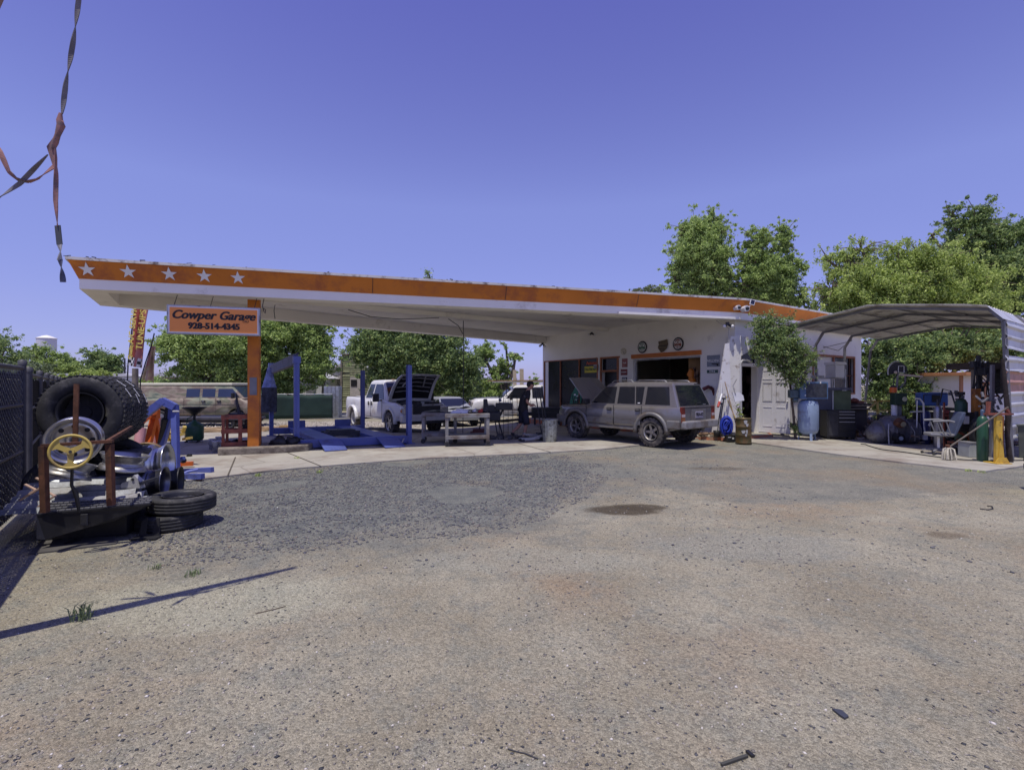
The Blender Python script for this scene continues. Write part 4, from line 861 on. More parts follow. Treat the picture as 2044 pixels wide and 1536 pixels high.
for i, (px, py, w, h, D, col, lb) in enumerate(((585, 770, 60, 22, 37, (.6, .6, .58), 'low white outbuilding behind the green fence and the lift'), (190, 756, 90, 9, 55, (.62, .62, .6), 'long low white building far behind the big tyres'), (345, 757, 45, 10, 50, (.30, .20, .15), 'low brown building behind the camouflage van'), (1015, 790, 40, 12, 48, (.55, .55, .52), 'small white building far behind the white work truck'))):
    c = P(px, py, D); W_, H_ = 2 * w * D / 1000, h * D / 1000; t = thing('low_building', lb, 'building', (c.x, c.y, -.35))
    top = c.z + H_; mb = MB(); mb.box((0, 2, (top + .35) / 2 - .15), (W_, 4, top + .05)); obj('wall', mb, mat('outbuilding%d' % i, col, .8, 0, .1, 2), t)
    mb = MB(); z = top + .2; mb.prism([(-W_ / 2 - .2, z - .1), (W_ / 2 + .2, z - .1), (W_ * .3, z + H_ * .5), (-W_ * .35, z + H_ * .5)], V(0, -.15, 0), V(1, 0, 0), V(0, 0, 1), V(0, 4.3, 0)); obj('roof', mb, mat('pale_roof%d' % i, (.5, .5, .52), .6), t)
    mb = MB(); [mb.box((W_ * k, -.02, (top) * .5 + .3), (.7, .05, .6)) for k in (-.3, .05, .3)]; islands('window', mb, grey, t)
c = P(93, 680, 240)
t = thing('water_tower', 'white water tank with conical cap over the distant treeline', 'water tower', (c.x, c.y, 0))
mb = MB(); mb.lathe([(0, 17.5), (3.7, 17.5), (3.75, 23.9), (0, 23.9)], n=28, sm=False); obj('tank', mb, mat('tank_paint', (.6, .61, .66), .6, 0, .05, .3), t)
mb = MB(); mb.lathe([(3.95, 23.8), (3.95, 24.0), (1.6, 25.1), (0, 25.5)], n=28, sm=False); obj('cap', mb, white, t)
mb = MB(); [mb.cyl((3 * math.cos(a), 3 * math.sin(a), 0), (3 * math.cos(a), 3 * math.sin(a), 17.6), .25) for a in (.5, 2.1, 3.6, 5.2)]; islands('leg', mb, grey, t)
# dark green screened fences
def screen_fence(name, a, b, h, label, posts, m=dgreen):
    t = thing(name, label, 'fence', a); a = Vector(a); b = Vector(b); d = b - a; n = V(d.y, -d.x, 0).normalized(); n = n if n.y < 0 else -n
    def fn(u, v): p = d * u; g0 = gz(a.x + p.x, a.y + p.y) - a.z; return p + V(0, 0, g0 + .05 + (h - .1) * v + .03 * math.sin(u * posts * math.pi * 2) * v) + n * .03 * noise.noise(Vector((u * 9, v * 3, 0)))
    mb = MB(); mb.grid(fn, 50, 6); obj('screen', mb, m, t, solid=.006)
    for i in range(posts + 1):
        p = d * i / posts; g0 = gz(a.x + p.x, a.y + p.y) - a.z; mb = MB(); mb.cyl(p + V(0, 0, g0) - n * .05, p + V(0, 0, g0 + h + .05) - n * .05, .035, n=8); obj('post', mb, galv, t)
    mb = MB(); mb.tube([V(0, 0, h + gz(a.x, a.y) - a.z) - n * .05, d + V(0, 0, h + gz(b.x, b.y) - a.z) - n * .05], .025, 6); obj('rail', mb, galv, t)
screen_fence('screened_fence', P(512, 835, 28)[:2] + (-.33,) if False else tuple(P(512, 800, 28))[:2] + (-.33,), tuple(P(664, 800, 29.5))[:2] + (-.33,), 1.45, 'dark green screened fence behind the lift', 4)
screen_fence('screened_fence', tuple(P(868, 800, 30))[:2] + (-.3,), tuple(P(1062, 800, 33))[:2] + (-.3,), 1.1, 'green screened fence behind the workbenches', 4, mat('mid_green_fabric', (.03, .085, .06), .85, 0, .2, 1))
t = thing('metal_bin', 'grey metal utility bin at the end of the green fence', 'bin', (-10.9, 30.5, -.33)); mb = MB(); mb.box((0, 0, .95), (.9, .6, 1.9)); obj('body', mb, galv, t, bevel=.02); mb = MB(); [mb.box((k, -.31, 1), (.02, .02, 1.8)) for k in (-.25, 0, .25)]; obj('rib', mb, grey, t)
# chain link fence on the left
def chain(label, a, b, h, slat_top, nposts, wires=True, capn=0):
    t = thing('chain_link_fence', label, 'fence', a); a = Vector(a); b = Vector(b); d = b - a; Ln = d.length; u = d.normalized(); n = V(u.y, -u.x, 0)
    n = n if n.x > 0 else -n
    for i in range(nposts + 1):
        mb = MB(); p = u * Ln * i / nposts; mb.cyl(p, p + V(0, 0, h + .05), .04, n=12); mb.lathe([(.045, h + .04), (.045, h + .1), (.0, h + .12)], (p.x, p.y, 0), n=12); obj('post', mb, galvd, t)
    mb = MB(); mb.tube([V(0, 0, h), u * Ln + V(0, 0, h)], .028, 8); mb.tube([V(0, 0, h - .48), u * Ln + V(0, 0, h - .48)], .02, 8); mb.tube([V(0, 0, .78), u * Ln + V(0, 0, .78)], .02, 8); obj('rail', mb, galvd, t)
    mb = MB(); k = 0; s_ = 0.0; rnd = random.Random(4)
    while s_ < Ln:
        top = slat_top + rnd.uniform(-.02, .03); mb.obox(u * (s_ + .024) - n * .012 + V(0, 0, top / 2 + .02), u * .027, n * .002, V(0, 0, top / 2 - .02)); s_ += .062
    obj('privacy_slats', mb, mat('slat', (.010, .011, .013), .9, 0, .4, 6, spec=.1), t)
    if wires:
        mb = MB(); st = .085; z0, z1 = .05, h + .02; H = z1 - z0; k = -int(H / st) - 1
        r_ = .0035
        while k * st < Ln:
            for sg in (1, -1):
                s0 = k * st; s1 = s0 + H; za, zb = (z0, z1) if sg > 0 else (z1, z0)
                q0, q1 = max(s0, 0), min(s1, Ln)
                if q1 - q0 > .02:
                    f = lambda q: za + (zb - za) * (q - s0) / H
                    p0 = u * q0 + V(0, 0, f(q0)) + n * .008 * sg; p1 = u * q1 + V(0, 0, f(q1)) + n * .008 * sg
                    mb.tube([p0, p1], r_, 3, False)
            k += 1
        obj('wire_mesh', mb, mat('wire_grey', (.22, .22, .22), .6, .2, .2, 9), t)
    return t
chain('near tall chain link fence panel with dark slats at the far left', (-3.6, 2.6, 0), (-6.45, 6.6, 0), 1.87, 1.80, 2)
chain('lower chain link fence running away behind the big tyres', (-6.75, 7.0, 0), (-17, 19, 0), 1.79, 1.72, 7, False)
# poles
def pole(name, label, pts, r0, r1, m, cat='pole'): mb = MB(); mb.tube(pts, [r0 + (r1 - r0) * i / (len(pts) - 1) for i in range(len(pts))], 8); return tag(obj(name, mb, m), label, cat)
q = P(647, 668, 34); pole('utility_pole', 'thin old wooden pole in front of the trees behind the lift', [V(q.x - .1, 34, -.35), V(q.x, 34, 2.5), q], .14, .09, oldwood)
q = P(270, 735, 19.0); pole('wooden_pole', 'short stout wooden pole under the red banners', [V(q.x, 19, -.2), V(q.x, 19, 1.2), q], .12, .1, oldwood)
q = P(249, 715, 60); pole('utility_pole', 'thin dark distant pole right of the round tree', [V(q.x, 60, -.3), q], .12, .08, dark)
q = P(925, 640, 15.6); pole('hanging_cable', 'thin vertical cable hanging from the canopy in front of the dark tree', [q, V(q.x, 15.6, 1.5), V(q.x - .02, 15.6, .05)], .012, .012, dark, 'cable')
# feather banners
def banner(label, px0, px1, y0, y1, D, colA, colB, txts, tat=False, checker=True):
    a = P(px0[0], y0, D); b = P(px0[1], y1, D); wA = (px1[0] - px0[0]) / 1000 * D; wB = (px1[1] - px0[1]) / 1000 * D
    t = thing('feather_banner', label, 'banner', (b.x, b.y, -.2), 0, 'feather banners beyond the canopy')
    def fn(u, v):
        p = b.lerp(a, v); w = wB + (wA - wB) * v; p = p + V(w * u, .12 * math.sin(u * 9 + v * 3) * u, -.10 * u * (1 - v) + (0 if v < 1 else -.05 * u))
        if tat and v < .3: p.z += .25 * noise.noise(Vector((u * 12, 0, 0)))
        return p - V(b.x, b.y, -.2)
    mb = MB(); mb.grid(fn, 16, 30); obj('cloth', mb, colA, t, solid=.004)
    if colB:
        mb = MB(); mb.grid(lambda u, v: fn(.5 + .5 * u, v) + V(0, -.012, 0), 8, 30); obj('cloth_fold', mb, colB, t, solid=.004)
    if checker:
        mb = MB()
        for i in range(6):
            for j in range(3):
                if (i + j) % 2: 
                    q = [fn(i / 6, j * .045) , fn((i + 1) / 6, j * .045), fn((i + 1) / 6, (j + 1) * .045), fn(i / 6, (j + 1) * .045)]; mb.quad(*[k + V(0, -.02, 0) for k in q])
        obj('black_check', mb, ink, t)
        mb = MB()
        for i in range(6):
            for j in range(3):
                if (i + j) % 2 == 0:
                    q = [fn(i / 6, j * .045) , fn((i + 1) / 6, j * .045), fn((i + 1) / 6, (j + 1) * .045), fn(i / 6, (j + 1) * .045)]; mb.quad(*[k + V(0, -.02, 0) for k in q])
        obj('white_check', mb, signwhite, t)
    mb = MB(); top = fn(0, 1); bt = V(-.12, 0, 0); mb.tube([bt, fn(0, 0) + V(-.03, 0, 0), fn(0, .5) + V(-.04, 0, 0), top + V(-.02, 0, 0), top + V(.1, 0, .5)], .025, 6); obj('banner_pole', mb, black, t)
    up = (a - b).normalized(); rt = V(1, 0, 0)
    for body, u, v, sz in txts:
        p = fn(u, v) + V(b.x, b.y - .05 - .13, -.2); text('lettering', body, p, up, up.cross(V(0, -1, 0)).normalized() * -1 if False else V(-1, 0, .1), sz, mat('banner_yellow', (.75, .62, .12), .6), t, 0, .006)
bred = mat('banner_red', (.30, .055, .035), .7, 0, .15, 2); bred2 = mat('banner_pale_red', (.48, .19, .17), .7, 0, .15, 2)
banner('tall red feather banner with yellow lettering and a checkered foot', (272, 257), (303, 281), 600, 729, 19.5, bred, bred2, [('A/C SERVICE', .24, .66, .30), ('TUNE-UPS', .74, .56, .34), ('Quality', .30, .22, .20)])
banner('torn yellow and pink feather banner drooping on its pole', (303, 282), (313, 305), 690, 757, 19.9, mat('torn_cloth', (.55, .45, .25), .8, 0, .6, 1.6, 0, (.5, .2, .2), .45, 3), None, [], True, False)
# leaning mast with its hanging strap, near on the left
mastm = mat('mast_paint', (.33, .20, .17), .7, .1, .2, 3, 0, (.2, .1, .07), .4)
tip = V(-2.62, 3.12, 5.4); bot = V(-4.32, 2.5, 0); d_ = tip - bot
mb = MB(); mb.tube([bot, bot + d_ * .3, bot + d_ * .7, tip], [.09, .085, .06, .03], 8); mb.box((bot.x, bot.y, .02), (.5, .5, .04))
tag(obj('leaning_mast', mb, mastm, bevel=.005), 'brown leaning steel mast crossing the upper left corner', 'mast')
def ribbon(pts, w, tw, n=60, th=.0025, ph=0):
    pts = [Vector(p) for p in pts]; mb = MB(); L_ = [0]
    for a, b in zip(pts, pts[1:]): L_.append(L_[-1] + (b - a).length)
    def at(t):
        s_ = t * L_[-1]
        for i in range(len(pts) - 1):
            if s_ <= L_[i + 1] + 1e-9: return pts[i].lerp(pts[i + 1], (s_ - L_[i]) / max(1e-9, L_[i + 1] - L_[i])), (pts[i + 1] - pts[i]).normalized()
        return pts[-1], (pts[-1] - pts[-2]).normalized()
    vs = []; fs = []
    for i in range(n + 1):
        p, d = at(i / n); x = V(1, 0, 0) - d * d.x; x = x.normalized() if x.length > .2 else V(0, 0, 1); y = d.cross(x); a = ph + tw * i / n * 6.283; k = x * math.cos(a) + y * math.sin(a)
        ww = w * (1 if not callable(w) else 1); nn2 = d.cross(k) * th; vs += [p - k * ww / 2 - nn2, p + k * ww / 2 - nn2, p + k * ww / 2 + nn2, p - k * ww / 2 + nn2]
    for i in range(n):
        for j in range(4): fs.append((i * 4 + j, i * 4 + (j + 1) % 4, i * 4 + 4 + (j + 1) % 4, i * 4 + 4 + j))
    mb.add(vs, fs); return mb
D_ = 3.15
strap = thing('hanging_strap', 'faded red webbing strap knotted and dangling against the sky', 'strap', P(125, 563, D_))
s_red = mat('strap_red', (.30, .15, .14), .8, 0, .25, 10, 0, (.10, .09, .10), .4, 6); s_grey = mat('strap_grey', (.16, .15, .17), .8, 0, .3, 10)
def sp_(nm, mb, m): obj(nm, mb, m, strap, True)
sp_('upper_webbing', ribbon([tip, P(157, 0, D_), P(150, 60, D_), P(140, 120, D_), P(131, 170, D_), P(124, 228, D_)], .027, 3.6, 160), s_grey)
mb = MB(); mb.tube([P(121, 226, D_), P(119, 240, D_), P(122, 250, D_), P(115, 270, D_), P(110, 285, D_), P(106, 296, D_)], [.009, .017, .022, .015, .017, .012], 8); mb.tube([P(116, 247, D_), P(125, 243, D_), P(127, 252, D_), P(117, 258, D_)], .009, 6); sp_('knot', mb, s_red)
sp_('tail', ribbon([P(108, 290, D_), P(112, 345, D_), P(111, 400, D_), P(115, 452, D_)], .025, .6, 60, ph=.4), s_red)
mb = MB(); mb.prism([(-.045, .05), (0, .11), (.015, -.02), (.015, -.11), (-.01, -.06)], P(107, 308, D_), V(1, 0, 0), V(0, 0, 1), V(0, .01, 0)); sp_('fold', mb, s_red)
sp_('grey_sleeve', ribbon([P(115, 450, D_), P(119, 488, D_)], .036, 0, 6), mat('sleeve_grey', (.07, .08, .10), .7))
sp_('tape', ribbon([P(119, 488, D_), P(121, 500, D_), P(119, 520, D_)], .030, .3, 12), lgrey)
sp_('frayed_end', ribbon([P(120, 518, D_), P(124, 540, D_), P(126, 563, D_)], .030, .4, 14), mat('end_grey', (.09, .10, .15), .6, 0, .4, 30))
sp_('side_loop', ribbon([P(-40, 240, D_), P(0, 303, D_), P(18, 343, D_), P(35, 358, D_), P(55, 363, D_), P(75, 357, D_), P(108, 332, D_)], .028, .9, 70, ph=.5), s_red)
sp_('side_loop', ribbon([P(-40, 420, D_), P(0, 393, D_), P(40, 366, D_), P(62, 343, D_), P(95, 309, D_)], .026, .7, 50, ph=1.0), s_grey)
# ---------------------------------------------------------------- vehicles
def lerpt(tab, x):
    if x <= tab[0][0]: return tab[0][1]
    for (a, p), (b, q) in zip(tab, tab[1:]):
        if x <= b: return p + (q - p) * (x - a) / (b - a)
    return tab[-1][1]
def tyre_mb(r, w, rin=None, lugs=0, n=36):
    rin = rin or r * .62; h = w / 2; mb = MB()
    prof = [(rin, -h * .72), (rin + (r - rin) * .35, -h * .98), (r * .93, -h * .96), (r * .985, -h * .80), (r, -h * .55), (r, h * .55), (r * .985, h * .80), (r * .93, h * .96), (rin + (r - rin) * .35, h * .98), (rin, h * .72)]
    mb.lathe(prof, (0, 0, 0), (0, 1, 0), n, closed=True)
    for k in range(lugs):
        for sgn in (-1, 1):
            a = 2 * math.pi * (k + (.5 if sgn > 0 else 0)) / lugs; c = V(math.cos(a), 0, math.sin(a)); t = V(-math.sin(a), 0, math.cos(a))
            L_ = 2 * math.pi * r / lugs * .33
            mb.obox(c * (r + .002) + V(0, sgn * h * .52, 0), t * L_, V(0, h * .40, 0), c * .012)
            mb.obox(c * (r * .965) + V(0, sgn * h * .93, 0), t * L_, V(0, h * .06, 0), c * r * .03)
    return mb
def rim_mb(r, w, spokes, dish=.03, side=1):
    mb = MB(); y = side * (w / 2 - .02)
    mb.lathe([(r, y + side * .02), (r * .97, y + side * .022), (r * .90, y), (r * .88, y - side * .05), (r * .86, -y * .6), (r * .98, -y)], (0, 0, 0), (0, 1, 0), 30)
    yy = y - side * dish
    if spokes:
        for k in range(spokes):
            a = 2 * math.pi * k / spokes; c = V(math.cos(a), 0, math.sin(a)); t = V(-math.sin(a), 0, math.cos(a))
            mb.add([c * r * .15 + t * r * .17 + V(0, yy, 0), c * r * .15 - t * r * .17 + V(0, yy, 0), c * r * .9 - t * r * .13 + V(0, yy + side * .01, 0), c * r * .9 + t * r * .13 + V(0, yy + side * .01, 0),
                    c * r * .15 + t * r * .14 + V(0, yy - side * .04, 0), c * r * .15 - t * r * .14 + V(0, yy - side * .04, 0), c * r * .9 - t * r * .10 + V(0, yy - side * .04, 0), c * r * .9 + t * r * .10 + V(0, yy - side * .04, 0)],
                   [(0, 1, 2, 3), (0, 4, 5, 1), (1, 5, 6, 2), (3, 2, 6, 7), (0, 3, 7, 4), (7, 6, 5, 4)])
        mb.cyl((0, yy - side * .03, 0), (0, yy + side * .015, 0), r * .30, r * .26, 16)
    else:
        mb.lathe([(r * .86, yy), (r * .6, yy + side * .01), (r * .35, yy - side * .02), (r * .3, yy + side * .03), (0, yy + side * .035)], (0, 0, 0), (0, 1, 0), 24)
        for k in range(8):
            a = 2 * math.pi * k / 8; mb.cyl((math.cos(a) * r * .7, yy - side * .01, math.sin(a) * r * .7), (math.cos(a) * r * .7, yy + side * .012, math.sin(a) * r * .7), r * .07, n=8)
    return mb
def wheel(t, x, y, r, w, rm, spokes, tm=None, lugs=0, rin=None, dish=.03, turn=0):
    side = 1 if y > 0 else -1; M = Matrix.Translation((x, y, r)) @ Matrix.Rotation(turn, 4, 'Z')
    mb = tyre_mb(r, w, rin, lugs); mb.v = [M @ Vector(v) for v in mb.v]; tw = obj('wheel', mb, tm or rubber, t)
    rr = (rin or r * .62); mb = rim_mb(rr * 1.02, w, spokes, dish, side); mb.v = [M @ Vector(v) for v in mb.v]; obj('rim', mb, rm, tw)
    mb = MB(); mb.cyl(M @ V(0, -side * w * .2, 0), M @ V(0, -side * w * .12, 0), rr * .85, n=20); obj('brake_disc', mb, dark, tw)
def bodyshell(p):
    """lower body with wheel arches; x forward, y left"""
    x0, x1, w = p['x0'], p['x1'], p['w']; ra = p['ra']; xs = set(np.linspace(x0, x1, 26).round(4))
    for xw, rw in p['wheels']:
        for k in range(15): xs.add(round(xw + ra * math.cos(math.pi * k / 14), 4))
        xs.add(xw - ra - .001); xs.add(xw + ra + .001)
    for x, _ in p['belt']: xs.add(x)
    xs = sorted(x for x in xs if x0 <= x <= x1); mb = MB(); rows = []
    for x in xs:
        tf = max(0, (x - (x1 - p.get('tf', .5))) / p.get('tf', .5)); tr_ = max(0, ((x0 + p.get('tr', .35)) - x) / p.get('tr', .35))
        hw = w * (1 - p.get('kf', .13) * tf ** 2 - p.get('kr', .07) * tr_ ** 2)
        zb = lerpt(p['sill'], x)
        for xw, rw in p['wheels']:
            if abs(x - xw) <= ra: zb = max(zb, rw + math.sqrt(max(0, ra * ra - (x - xw) ** 2)))
        zt = lerpt(p['belt'], x); zd = zt + lerpt(p.get('crown', [(x0, .02)]), x); zb = min(zb, zt - .08)
        zm = zb + (zt - zb) * .5
        half = [(hw - .05, zb), (hw - .008, zb + .03), (hw, zm), (hw - .012, zt - (zt - zb) * .22), (hw - .035, zt - .03), (hw - .075, zt), (hw * .55, zd), (0, zd + .01)]
        dk = p.get('bay')
        if dk and dk[0] < x < dk[1]: half[-3:] = [(hw - .12, zt), (hw - .13, zt - .3), (0, zt - .3)]
        rows.append([(x, y, z) for y, z in half] + [(x, -y, z) for y, z in half[-2::-1]])
    n = len(rows[0]); vs = [v for r_ in rows for v in r_]
    fs = [(i * n + j, i * n + j + 1, (i + 1) * n + j + 1, (i + 1) * n + j) for i in range(len(rows) - 1) for j in range(n - 1)]
    mb.add(vs, fs, True); mb.add(rows[0], [tuple(range(n))], False); mb.add(rows[-1], [tuple(range(n))[::-1]], False)
    return mb
def cabin(p):
    """greenhouse: base and roof rectangles in x, widths in y"""
    g = p['cab']; mb = MB(); lv = [(g['b0'], g['b1'], g['wb'], g['zb']), (g['t0'] - .01, g['t1'] + .03, g['wt'] + .015, g['zt'] - .07), (g['t0'] + .05, g['t1'] - .09, g['wt'] - .07, g['zt'] - .005), (g['t0'] + .35, g['t1'] - .4, g['wt'] - .4, g['zt'] + .015)]
    vs = []
    for a, b, w, z in lv: vs += [(a, -w, z), (b, -w * .97, z), (b, w * .97, z), (a, w, z)]
    fs = []
    for i in range(3):
        for j in range(4): fs.append((i * 4 + j, i * 4 + (j + 1) % 4, i * 4 + 4 + (j + 1) % 4, i * 4 + 4 + j))
    fs.append((12, 13, 14, 15)); mb.add(vs, fs, False); return mb
def cab_y(g, z, x=None): return g['wb'] + (g['wt'] + .015 - g['wb']) * (z - g['zb']) / (g['zt'] - .07 - g['zb'])
def side_pane(t, g, poly, side, m=glass, o=.006, name='window'):
    mb = MB(); k = (g['b1'] - g['b0'])
    A = [(x, side * (cab_y(g, z) * (1 - .03 * max(0, (x - g['b0']) / k)) + o), z) for x, z in poly]; B = [(x, y - side * .02, z) for x, y, z in A]; n = len(A)
    mb.add(A + B, [tuple(range(n)) if side < 0 else tuple(range(n))[::-1]] + [(i, (i + 1) % n, (i + 1) % n + n, i + n) for i in range(n)]); return obj(name, mb, m, t)
def end_pane(t, g, front, y0, y1, z0, z1, m=glass, o=.008, name='windshield'):
    xa, xb = (g['b1'], g['t1'] + .03) if front else (g['b0'], g['t0'] - .01); f = lambda z: xa + (xb - xa) * (z - g['zb']) / (g['zt'] - .07 - g['zb']) + (o if front else -o)
    mb = MB(); n = 4; A = [(f(z0), -y0, z0), (f(z0), y0, z0), (f(z1), y1, z1), (f(z1), -y1, z1)]; B = [(x - (.02 if front else -.02), y, z) for x, y, z in A]
    mb.add(A + B, [(0, 1, 2, 3)] + [(i, (i + 1) % n, (i + 1) % n + n, i + n) for i in range(n)]); return obj(name, mb, m, t, bevel=.01)
def arch(mb, xw, rw, r0, r1, y0, y1, a0=0, a1=math.pi, n=18):
    for k in range(n):
        a, b = a0 + (a1 - a0) * k / n, a0 + (a1 - a0) * (k + 1) / n
        q = lambda r_, t_, y: (xw + r_ * math.cos(t_), y, rw + r_ * math.sin(t_))
        vs = [q(r0, a, y0), q(r1, a, y0), q(r1, b, y0), q(r0, b, y0), q(r0, a, y1), q(r1, a, y1), q(r1, b, y1), q(r0, b, y1)]
        mb.add(vs, [(0, 1, 2, 3), (4, 7, 6, 5), (1, 5, 6, 2), (0, 3, 7, 4)] + ([(0, 4, 5, 1)] if k == 0 else []) + ([(3, 2, 6, 7)] if k == n - 1 else []), True)
def chassis(t, p):
    mb = MB(); mb.box(((p['x0'] + p['x1']) / 2, 0, lerpt(p['sill'], 0) + .12), (p['x1'] - p['x0'] - .5, p['w'] * 1.45, .22))
    for xw, rw in p['wheels']: mb.box((xw, 0, rw + .28), (p['ra'] * 2.1, p['w'] * 1.2, p['ra'] * .9)); mb.cyl((xw, -p['w'] + .2, rw), (xw, p['w'] - .2, rw), .06, n=8)
    obj('chassis', mb, black, t)
def hood_mb(x_h, x_f, w, z0, ang, th=.03, curve=.08, crown=.03):
    """raised bonnet hinged at x_h, lifted by ang"""
    mb = MB(); L_ = x_f - x_h
    def f(u, v, o):
        s_ = u * L_; y = (v - .5) * 2 * w * (1 - .12 * u * u); drop = curve * u ** 3 + crown * (2 * v - 1) ** 2
        lx, lz = s_, -drop - o; return V(x_h + lx * math.cos(ang) - lz * math.sin(ang), y, z0 + lx * math.sin(ang) + lz * math.cos(ang))
    a = MB(); mb.grid(lambda u, v: f(u, v, 0), 14, 12); mb.grid(lambda u, v: f(u, 1 - v, th), 14, 12)
    for v_ in (0, 1):
        for k in range(14): q = [f(k / 14, v_, 0), f((k + 1) / 14, v_, 0), f((k + 1) / 14, v_, th), f(k / 14, v_, th)]; mb.add(q, [(0, 1, 2, 3)])
    for k in range(12): q = [f(1, k / 12, 0), f(1, (k + 1) / 12, 0), f(1, (k + 1) / 12, th), f(1, k / 12, th)]; mb.add(q, [(0, 1, 2, 3)])
    return mb, f
# ---- silver station wagon style SUV with raised bonnet
silver = mat('suv_silver', (.265, .25, .24), .24, .55, .04, 1.5, .0, (.20, .18, .155), .25, 1.2, .6)
cladm = mat('suv_cladding', (.20, .195, .19), .5, .2, .1, 3, 0, (.15, .125, .10), .45, 3)
suv = thing('silver_suv', 'dusty silver SUV with raised bonnet parked beside the shop', 'SUV', (3.48, 14.82, 0.03), math.atan2(.768, -.64))
p = dict(x0=-2.2, x1=2.2, w=.87, ra=.46, wheels=[(1.36, .37), (-1.33, .37)], sill=[(-2.2, .52), (-1.9, .42), (1.9, .42), (2.2, .5)],
         belt=[(-2.2, 1.06), (-1.0, 1.05), (.8, 1.04), (2.0, 1.0), (2.2, .93)], crown=[(-2.2, .01), (.7, .02), (2.2, .02)], kf=.16, kr=.05, bay=(.98, 2.02))
obj('body', bodyshell(p), silver, suv); chassis(suv, p)
g = p['cab'] = dict(b0=-2.12, b1=.98, t0=-1.86, t1=.28, wb=.81, wt=.64, zb=1.03, zt=1.70)
cb = obj('roof', cabin(p), silver, suv, bevel=.035)
zr0, zr1 = 1.10, 1.57
for sd_ in (1, -1):
    side_pane(suv, g, [(-1.86, zr0), (-1.10, zr0), (-1.10, zr1), (-1.76, zr1)], sd_); side_pane(suv, g, [(-1.0, zr0), (-.80, zr0), (-.72, zr1), (-1.0, zr1)], sd_)
    side_pane(suv, g, [(-.76, zr0), (-.16, zr0), (-.16, zr1), (-.68, zr1)], sd_); side_pane(suv, g, [(-.06, zr0), (.80, zr0), (.34, zr1), (-.06, zr1)], sd_)
    mb = MB()
    for xs_ in (-1.04, -.10, .93): mb.box((xs_, sd_ * .872, .77), (.012, .012, .58))
    mb.box((-.05, sd_ * .872, .478), (1.96, .012, .012)); obj('door_gap', mb, black, suv)
    for xh in (-.92, .06):
        mb = MB(); mb.box((xh, sd_ * .878, .94), (.17, .02, .085)); h_ = obj('handle_recess', mb, dark, suv, bevel=.01); mb = MB(); mb.box((xh, sd_ * .893, .945), (.12, .015, .03)); obj('door_handle', mb, silver, h_, bevel=.005)
    mb = MB(); mb.box((-.10 + .5, sd_ * .89, .62), (.98, .035, .17)); mb.box((-.575, sd_ * .89, .62), (.88, .035, .17)); obj('door_cladding', mb, cladm, suv, bevel=.012)
    mb = MB()
    for zz in (.58, .62, .66): mb.box((.4, sd_ * .909, zz), (.97, .008, .007)); mb.box((-.575, sd_ * .909, zz), (.87, .008, .007))
    mb.box((.4, sd_ * .908, .70), (.97, .01, .014)); mb.box((-.575, sd_ * .908, .70), (.87, .01, .014)); obj('cladding_groove', mb, silver, suv)
    for xw in (1.36, -1.33):
        mb = MB(); arch(mb, xw, .37, .445, .535, sd_ * .80, sd_ * .915, -.05, math.pi + .05); obj('wheel_arch', mb, cladm, suv, bevel=0)
    mb = MB(); mb.box((-2.0, sd_ * .86, .60), (.36, .10, .22)); mb.box((2.0, sd_ * .83, .58), (.34, .10, .22)); islands('bumper_corner', mb, cladm, suv, bevel=.03)
    mb = MB(); mb.box((.06, sd_ * .868, .44), (1.9, .03, .09)); obj('sill_panel', mb, cladm, suv, bevel=.01)
    mb = MB(); mb.tube([(-1.62, sd_ * .56, 1.69), (-1.55, sd_ * .56, 1.74), (-.75, sd_ * .56, 1.755), (-.68, sd_ * .56, 1.70)], .014, 6); mb.tube([(-.55, sd_ * .56, 1.70), (-.48, sd_ * .56, 1.755), (.10, sd_ * .56, 1.745), (.2, sd_ * .56, 1.69)], .014, 6); obj('roof_rail', mb, alu, suv)
    mb = MB(); mb.box((.80, sd_ * 1.0, 1.14), (.11, .20, .15)); mb.box((.82, sd_ * .88, 1.10), (.06, .12, .05)); obj('mirror', mb, black, suv, bevel=.02)
    mb = MB(); mb.box((-2.185, sd_ * .735, .86), (.05, .17, .40)); l_ = obj('tail_light', mb, mat('lamp_red', (.17, .022, .015), .2, 0, .15, 5), suv, bevel=.01)
    mb = MB(); mb.box((-2.212, sd_ * .735, .735), (.012, .15, .12)); obj('indicator', mb, mat('lamp_amber', (.30, .12, .045), .2), l_); mb = MB(); mb.box((-2.212, sd_ * .735, .84), (.012, .15, .07)); obj('reverse_lamp', mb, mat('lamp_clear', (.55, .45, .42), .2), l_)
mb = MB(); mb.box((-2.235, 0, .60), (.17, 1.62, .20)); obj('bumper', mb, mat('bumper_grey', (.33, .32, .31), .45, .3, .1, 3, 0, (.2, .17, .14), .4), suv, bevel=.035)
end_pane(suv, g, False, .70, .58, 1.10, 1.60, glass, .012, 'rear_window')
mb = MB(); mb.box((-2.205, 0, .83), (.02, .70, .32)); lp = obj('tailgate_panel', mb, cladm, suv, bevel=.01); mb = MB(); mb.box((-2.222, .0, .85), (.012, .36, .17)); l2 = obj('license_plate', mb, mat('plate_lilac', (.38, .36, .42), .5), lp)
text('plate_number', '9BA42', suv.matrix_basis @ V(-2.232, 0, .85), suv.matrix_basis.to_3x3() @ V(0, -1, 0), (0, 0, 1), .13, ink, lp, 0, .001)
mb = MB(); mb.box((-2.20, 0, 1.03), (.03, 1.50, .02)); mb.box((-2.205, 0, .49), (.02, 1.3, .012)); obj('tailgate_gap', mb, black, suv)
mb = MB(); mb.box((-2.222, -.25, 1.115), (.012, .12, .02)); obj('badge', mb, alu, suv)
mb = MB(); mb.tube([(-2.17, .1, 1.12), (-2.18, -.15, 1.16)], .01, 5); mb.box((-2.16, 0, 1.64), (.03, .25, .03)); obj('wiper', mb, black, suv)
